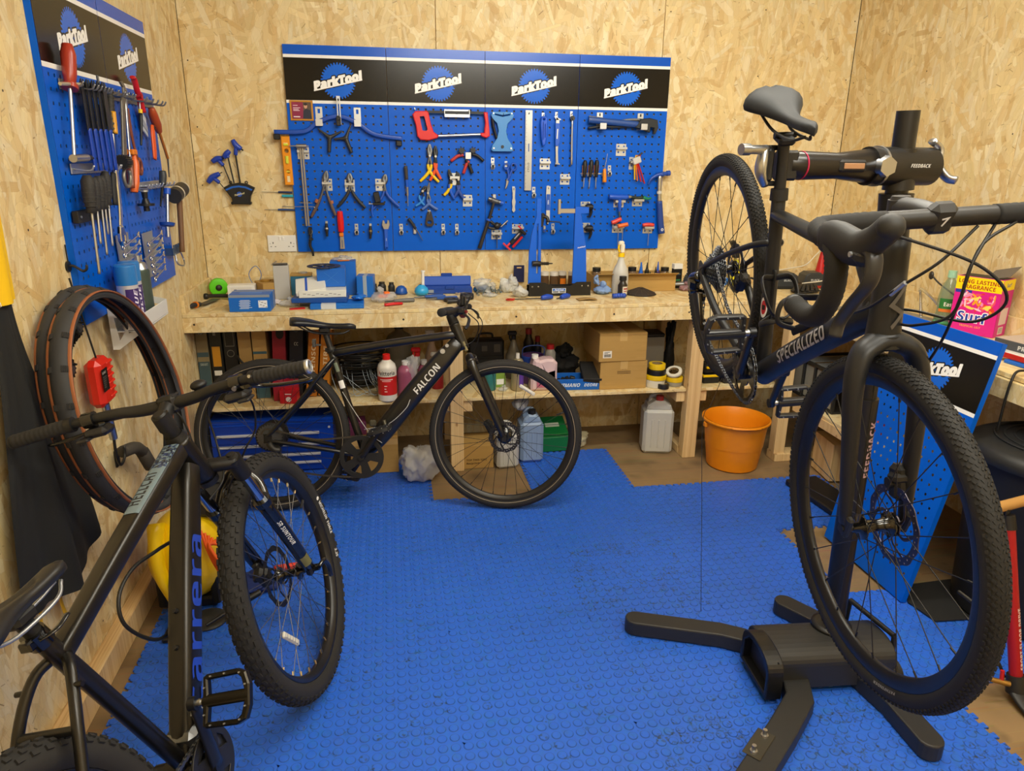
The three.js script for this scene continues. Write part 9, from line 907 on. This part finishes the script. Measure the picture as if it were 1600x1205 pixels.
t = T('bench_tap', 'thin chrome tap spout with a black lever at the back of the right bench', 'tap', [3.4, Y, 1.03]); M('spout', swp([[0.0, 0, 0.0], [0, 0.1, -0.03], [-0.01, 0.13, -0.02], [-0.02, 0.1, 0.08], [-0.02, 0.06, 0.14]], 0.007, { rs: 10, n: 30 }), mChrome, t); M('lever', [swp([[0.03, 0.13, 0.14], [0.01, 0.17, 0.06], [0, 0.2, 0.02]], 0.004, { rs: 8 }), ball(0, 0.2, 0.015, 0.014, 10, [0.6, 1.4, 1])], mat('#2a2622', 0.4), t);
O('grey_sheet', 'flat grey sheet lying on the right bench', 'sheet', bx(0.3, 0.006, 0.38, 0, 0.003, 0, 0.001), mat('#8a8880', 0.45, 0.4), [3.26, Y, 0.95], 0.05);
carton('flex_carton', 'white topped flat carton with grey lettered edge on the right bench', 0.3, 0.034, 0.2, mat('#4e5054', 0.45), [3.3, Y + 0.037, 1.82], -1.45, t => { M('top_print', bx(0.298, 0.001, 0.198, 0, 0.0346, 0), mat('#b9a9a0', 0.5), t); M('edge_print', card(0.2, 0.03, 0.0, 0.017, 0.1006), label(256, 44, '#4e5054', [['PRO FLEX', 130, 24, 32, '#d8d8d4'], x => { x.fillStyle = '#c82020'; x.fillRect(116, 8, 8, 8); }]), t); }); carton('red_white_carton', 'flat red and white carton below the grey lettered one', 0.36, 0.024, 0.24, mat('#d8d4ce', 0.5), [3.29, Y + 0.0125, 1.9], -1.5, t => M('red_edge', bx(0.362, 0.02, 0.02, 0, 0.012, 0.112, 0.001), mat('#b81c18', 0.4), t)); carton('blue_flat_carton', 'thin blue carton at the bottom of the pile on the right bench', 0.38, 0.012, 0.24, mat('#1764c8', 0.4), [3.28, Y, 1.96], -1.5); O('black_clip', 'black plastic clip lying on top of the lettered carton', 'clip', [bx(0.1, 0.004, 0.03, 0, 0.004, 0, 0.001), swp([[-0.04, 0.008, 0], [-0.02, 0.02, 0], [0.01, 0.03, 0]], 0.007, { rs: 6 })], mat('#1c1c1c', 0.4), [3.36, Y + 0.0722, 1.76], 0.8);
}
// ---------- hanging on the left wall ----------
{
let t; const tan = mat('#9a5c36', 0.6);
const e1 = new V3(-0.02644, 0.57711, -0.81624), e2 = new V3(-0.14242, 0.80602, 0.5745), nn = new V3(0.98945, 0.13144, 0.06088);
const tyre = (lab, c, r, a, b, thick) => { const t = T('tyre', lab, 'tyre', c); t.quaternion.setFromRotationMatrix(new THREE.Matrix4().makeBasis(e1, e2, nn)); const pt = (k, z) => ring(1, 72).map(([x, y]) => [x * b * k, y * a * k + (y < -0.5 ? -0.01 : 0), z]);
const N = 96, K = 16, P = [], I = []; for (let i = 0; i < N; i++) { const th = i / N * 2 * PI; for (let k = 0; k < K; k++) { const w = -2.3 + k / (K - 1) * 4.6, R = 1 - (r - r * Math.cos(w)) / a; P.push(Math.cos(th) * b * R, Math.sin(th) * a * R, Math.sin(w) * r * thick); } }
for (let i = 0; i < N; i++) for (let k = 0; k < K - 1; k++) { const p = i * K + k, q = ((i + 1) % N) * K + k; I.push(p, q, p + 1, p + 1, q, q + 1); } const g = new THREE.BufferGeometry(); g.setAttribute('position', new THREE.Float32BufferAttribute(P, 3)); g.setIndex(I); g.computeVertexNormals(); M('carcass', g, mat('#313234', 0.7), t);
for (const z of [-1, 1]) { M('tan_sidewall', swp(pt(1 - r * 0.75 / a, z * r * thick * 0.98), r * 0.34, { closed: true, rs: 8, n: 110, sec: [1, 0.4] }), tan, t); M('bead', swp(pt(1 - r * 1.62 / a, z * r * thick * 0.78), r * 0.2, { closed: true, rs: 8, n: 110 }), mat('#232324', 0.7), t); }
const kn = []; for (let i = 0; i < 22; i++) { const th = i / 22 * 2 * PI; for (const z of [-1, 1]) for (let j = 0; j < 4; j++) { const w = z * (0.55 + j * 0.17), R = 1 - (r - r * Math.cos(w)) / a; kn.push(at(new THREE.BoxGeometry(0.004, 0.016, 0.005), Math.cos(th) * b * R, Math.sin(th) * a * R, Math.sin(w) * r * thick, 0, 0, th)); } } M('tread_blocks', kn, mat('#2c2c2d', 0.75), t).userData.kind = 'stuff'; return t; };
tyre('front one of two tan wall gravel tyres hanging on the left wall', [0.15, 0.842, 1.752], 0.02, 0.385, 0.325, 1.3); tyre('rear one of two tan wall gravel tyres, nearer the wall', [0.1, 0.836, 1.705], 0.018, 0.39, 0.33, 1.2);
t = T('wall_hook', 'black vinyl hook screwed into the left wall above the tyres', 'hook', [0, 1.235, 1.64]); M('hook_wire', swp([[0, 0.01, 0], [0.016, 0.012, 0], [0.03, 0.004, 0.0], [0.042, -0.004, 0.0], [0.052, 0.002, 0.0], [0.054, 0.014, 0.0]], 0.004, { rs: 8 }), mat('#232326', 0.4), t); M('nail', cyl([0.006, 0.02, 0.005], [0.006, 0.075, 0.005], 0.002, 0.002, 6), mDark, t); M('wall_plate', cyl([0, 0.01, 0], [0.006, 0.01, 0], 0.016, 0.016, 14), mDark, t);
for (const [y, z, l] of [[1.085, 1.745, 'upper worn black cassette hanging inside the tyres'], [0.985, 1.84, 'lower worn black cassette hanging inside the tyres']]) { t = T('hung_cassette', l, 'cassette', [0.012, y, z], [0, PI / 2, 0]); [0.068, 0.06, 0.053, 0.047, 0.041, 0.036, 0.031, 0.027].forEach((r, i) => { M('sprocket', ext(gearShape(r, Math.round(r * 495), 0.006), 0.0022, 0, [ring(Math.max(0.018, r * 0.66), 18)]), mat('#24231f', 0.45, 0.7), t).position.z = i * 0.0048; }); M('carrier', [cyl([0, 0, 0], [0, 0, 0.036], 0.0185, 0.0175, 18), cyl([0, 0, 0.036], [0, 0, 0.039], 0.012, 0.012, 14)], mIron, t); M('nail', cyl([0, 0.01, -0.012], [0, 0.012, 0.05], 0.003, 0.003, 6), mDark, t); }
t = T('hanging_scale', 'red ribbed hanging scale with black hook on the left wall', 'scale', [0.055, 0.9, 1.69], PI / 2); M('case', bx(0.1, 0.15, 0.05, 0, 0, 0, 0.016), mat('#d02818', 0.35), t); M('case_rib', [...Array(6)].map((_, i) => bx(0.05, 0.011, 0.054, 0.0265, -0.05 + i * 0.021, 0, 0.004)), mat('#d8301c', 0.35), t); M('screen_label', card(0.046, 0.07, -0.022, 0.012, 0.0256), label(96, 144, '#16130f', [['SCALE', 40, 24, 20, '#c8c0b8'], x => { x.fillStyle = '#6a6660'; for (let i = 0; i < 6; i++) x.fillRect(14, 50 + i * 13, 60 - i * 6, 4); }]), t); M('cord', cyl([0, 0.075, 0], [-0.012, 0.32, -0.03], 0.003, 0.003, 6), mBlack, t); M('tube', cyl([0.01, -0.075, 0], [0.03, -0.2, 0.0], 0.012, 0.012, 14), mSteel, t); M('hook', swp([[0.03, -0.2, 0], [0.028, -0.26, 0], [0.05, -0.3, 0], [0.09, -0.29, 0], [0.1, -0.255, 0]], 0.0048, { rs: 8 }), mBlack, t);
t = T('foam_bracket', 'bent wall bracket with grey foam sleeves below the hanging scale', 'bracket', [0.003, 0.6, 1.56], 0); M('foam_sleeve', [swp([[0.04, 0.02, 0.02], [0.06, 0.01, -0.04], [0.06, -0.03, -0.1]], 0.021, { rs: 10, n: 12 }), swp([[0.06, -0.03, -0.1], [0.07, -0.1, -0.13]], 0.023, { rs: 10, n: 2 })], mat('#3f3a34', 0.8), t); M('wall_mount', bx(0.006, 0.06, 0.03, 0.002, -0.02, -0.03, 0.001), mDark, t); M('bracket_arm', cyl([0.004, 0.0, -0.03], [0.06, 0.0, -0.05], 0.008, 0.008, 8), mDark, t);
t = T('can_holder', 'white wire-cut metal shelf holding spray cans on the left board', 'shelf', [0.022, 1.03, 1.31]); M('front_rail', [bx(0.004, 0.05, 0.29, 0.1, 0.0, 0, 0.001), bx(0.1, 0.004, 0.29, 0.05, -0.03, 0, 0.001), bx(0.004, 0.08, 0.29, 0.002, 0.01, 0, 0.001)], mat('#d9d8d2', 0.45), t); for (const s of [-1, 1]) M('end_cheek', ext([[0, 0.05], [0.102, 0.025], [0.102, -0.03], [0.02, -0.09], [0, -0.09]], 0.004, 0, [[[0.015, 0.02], [0.045, 0.015], [0.045, -0.03], [0.025, -0.06]], [[0.055, 0.012], [0.085, 0.006], [0.085, -0.025], [0.055, -0.035]]]).translate(0, 0, s * 0.145), mat('#d9d8d2', 0.45), t);
const can = (l, z, x, c, lab, h = 0.15) => { const t = T('spray_can', l, 'spray can', [0.022 + x, 1.0035, z + 0.05]); M('can_body', lat([[0.001, 0], [0.031, 0], [0.033, 0.004], [0.033, h], [0.029, h + 0.01]], 26), lab ? mat('#cfcfd4', 0.35, 0.4) : mat('#4c5a50', 0.4, 0.4), t); if (lab) { M('blue_cap', lat([[0.033, h], [0.034, h + 0.002], [0.034, h + 0.06], [0.031, h + 0.066], [0.001, h + 0.067]], 26), mat('#2f8ad8', 0.35, 0, { transmission: 0.3 }), t); M('violet_label', curved(0.0334, 0.03, h - 0.012, 0.1, 3.3), label(256, 128, '#3a2468', [['BLUE', 78, 64, 46, '#e8e4f0', 'italic bold', -PI / 2], x => { x.fillStyle = '#e8e4f0'; for (let i = 0; i < 4; i++) { x.beginPath(); x.arc(140, 18 + i * 30, 12, 0, 7); x.fill(); } }]), t); } else M('nozzle', [lat([[0.03, h + 0.008], [0.022, h + 0.03], [0.012, h + 0.034]], 20), cyl([0, h + 0.03, 0], [0, h + 0.055, 0], 0.011, 0.009, 12)], mSteel, t); };
can('front spray can with light blue cap and violet label', 1.375, 0.062, 0, true); can('second spray can with light blue cap, behind the first', 1.3, 0.05, 0, true); can('green grey spray can without its cap, furthest in the shelf', 1.215, 0.055, 0, false, 0.17);
// apron
const Z = z => z; t = T('workshop_apron', 'long black apron with a yellow bib strap hanging on the left wall', 'apron', [0.006, 1.55, 2.06]);
const hang = (rows, cols, fn) => { const P = [], I = []; for (let i = 0; i <= rows; i++) for (let j = 0; j <= cols; j++) P.push(...fn(i / rows, j / cols)); for (let i = 0; i < rows; i++) for (let j = 0; j < cols; j++) { const a = i * (cols + 1) + j, b = a + cols + 1; I.push(a, b, a + 1, a + 1, b, b + 1); } const g = new THREE.BufferGeometry(); g.setAttribute('position', new THREE.Float32BufferAttribute(P, 3)); g.setIndex(I); g.computeVertexNormals(); return g; };
M('skirt', hang(30, 34, (v, u) => { const s = v * v * (3 - 2 * v), zl = 0.09 + 0.17 * s, zr = -0.02 - 0.26 * s, z = zl + (zr - zl) * u, y = -0.33 - 0.8 * v + (v > 0.9 ? (v - 0.9) * 1.2 * Math.abs(u - 0.5) : 0), x = 0.016 + 0.04 * Math.sin(PI * u) * (0.3 + v) * (1 - 0.6 * u) + 0.022 * v * (1 - 0.7 * u) * Math.sin(u * 15 + 1.2 * v) + 0.008 * Math.sin(u * 27 + v * 3) * v; return [Math.max(0.002, x), y, z]; }), mat('#161716', 0.85), t);
M('yellow_bib', hang(12, 6, (v, u) => [0.03 + 0.012 * Math.sin(u * 5), -0.02 - 0.31 * v, 0.05 - 0.1 * u + 0.012 * v]), mat('#eec008', 0.6), t);
M('lettered_strap', hang(14, 3, (v, u) => [0.022 + 0.01 * Math.sin(v * 6), 0.04 - 0.42 * v, 0.06 + 0.03 * Math.sin(v * 4) - 0.035 * u]), mat('#161616', 0.7), t); M('strap_print', [0, 1, 2].map(i => at(card(0.1, 0.028), 0.037, -0.03 - i * 0.13, 0.06 + 0.012 * i, 0, PI / 2, -PI / 2 + 0.15)), decal(192, 56, x => { x.fillStyle = '#e8e8e4'; x.font = 'bold 50px sans-serif'; x.textAlign = 'center'; x.fillText('MICHE', 96, 46); }), t); M('yellow_tie', [swp([[0.01, -1.05, 0.02], [0.012, -1.16, 0.03], [0.008, -1.24, 0.0], [0.012, -1.32, -0.03]], 0.007, { rs: 6, sec: [1.2, 0.3] }), swp([[0.02, -1.02, 0.13], [0.014, -1.15, 0.15], [0.012, -1.25, 0.14]], 0.007, { rs: 6, sec: [1.2, 0.3] })], mat('#d8a808', 0.6), t); M('hanging_peg', cyl([-0.02, 0.045, -0.005], [0.05, 0.05, -0.005], 0.006, 0.006, 8), mDark, t);
// pressure washer and pump behind the mountain bike
t = T('pressure_washer', 'yellow and black compact washer on the floor behind the mountain bike', 'machine', [0.195, 0.0085, 1.54]); M('yellow_shell', [ball(0, 0.2, 0, 0.15, 26, [0.9, 1.15, 0.95])], mat('#f0c808', 0.35), t); M('yellow_spine', swp([[-0.07, 0.36, 0.08], [-0.06, 0.22, 0.14], [-0.02, 0.09, 0.15]], k => 0.04 - 0.014 * k, { rs: 10, sec: [1, 0.7] }), mat('#f0c808', 0.35), t); M('black_cover', [bx(0.15, 0.13, 0.15, 0.11, 0.4, -0.03, 0.03), bx(0.1, 0.02, 0.1, 0.11, 0.472, -0.03, 0.008)], mat('#1e1e1c', 0.55), t); M('yellow_stripe', [bx(0.03, 0.02, 0.152, 0.07, 0.44, -0.03, 0.004), bx(0.04, 0.03, 0.152, 0.15, 0.37, -0.03, 0.004)], mYellow, t); M('base_frame', [bx(0.18, 0.04, 0.15, 0, 0.02, -0.02, 0.008), ...[-1, 1].map(s => bx(0.03, 0.14, 0.03, s * 0.09, 0.09, 0.06, 0.006))], mBlack, t);
O('orange_rope', 'bundle of orange rope tied on the yellow washer', 'rope', [...Array(7)].map((_, i) => swp([[0.02 + i * 0.012, 0.2 - i * 0.01, 0.0], [0.05, 0.12 + i * 0.006, 0.03], [0.07 + i * 0.008, 0.05, 0.02 + i * 0.006], [0.1 + i * 0.004, -0.03 + i * 0.01, 0.0]], 0.006, { rs: 6, n: 14 })), mat('#f06010', 0.55), [0.25, 0.14, 1.64]); O('blue_cloth', 'dark blue cloth lying by the yellow washer', 'cloth', film(1, 0.11, 0.03, 0.08, 301), mat('#122a6c', 0.8), [0.42, 0.009, 1.5]); O('red_cloth', 'red cord bundle on the mat beside the front tyre', 'cord', [0, 1, 2].map(i => swp([[-0.04, 0.012 + i * 0.012, 0], [0, 0.02 + i * 0.012, 0.015], [0.05, 0.012 + i * 0.01, 0]], 0.011, { rs: 7 })), mat('#d83a20', 0.5), [0.5, 0.009, 1.42], 0.2);
t = T('foot_pump', 'black stand with round grey disc foot and black handle rod on the mat', 'stand', [0.27, 0.0085, 1.68]); M('round_foot', lat([[0.001, 0], [0.062, 0], [0.064, 0.006], [0.055, 0.014], [0.001, 0.018]], 28), mat('#343432', 0.6), t); M('rod', [cyl([0.01, 0.03, 0.07], [0.1, 0.05, 0.0], 0.006, 0.006, 10), cyl([0.09, 0.05, 0.01], [0.17, 0.065, -0.05], 0.0125, 0.0115, 12)], mBlack, t); M('upright', [bx(0.04, 0.2, 0.04, -0.07, 0.1, 0.03, 0.006), bx(0.09, 0.016, 0.14, -0.08, 0.008, 0.04, 0.004)], mat('#141414', 0.5), t);
}
renderer.render(scene, camera);
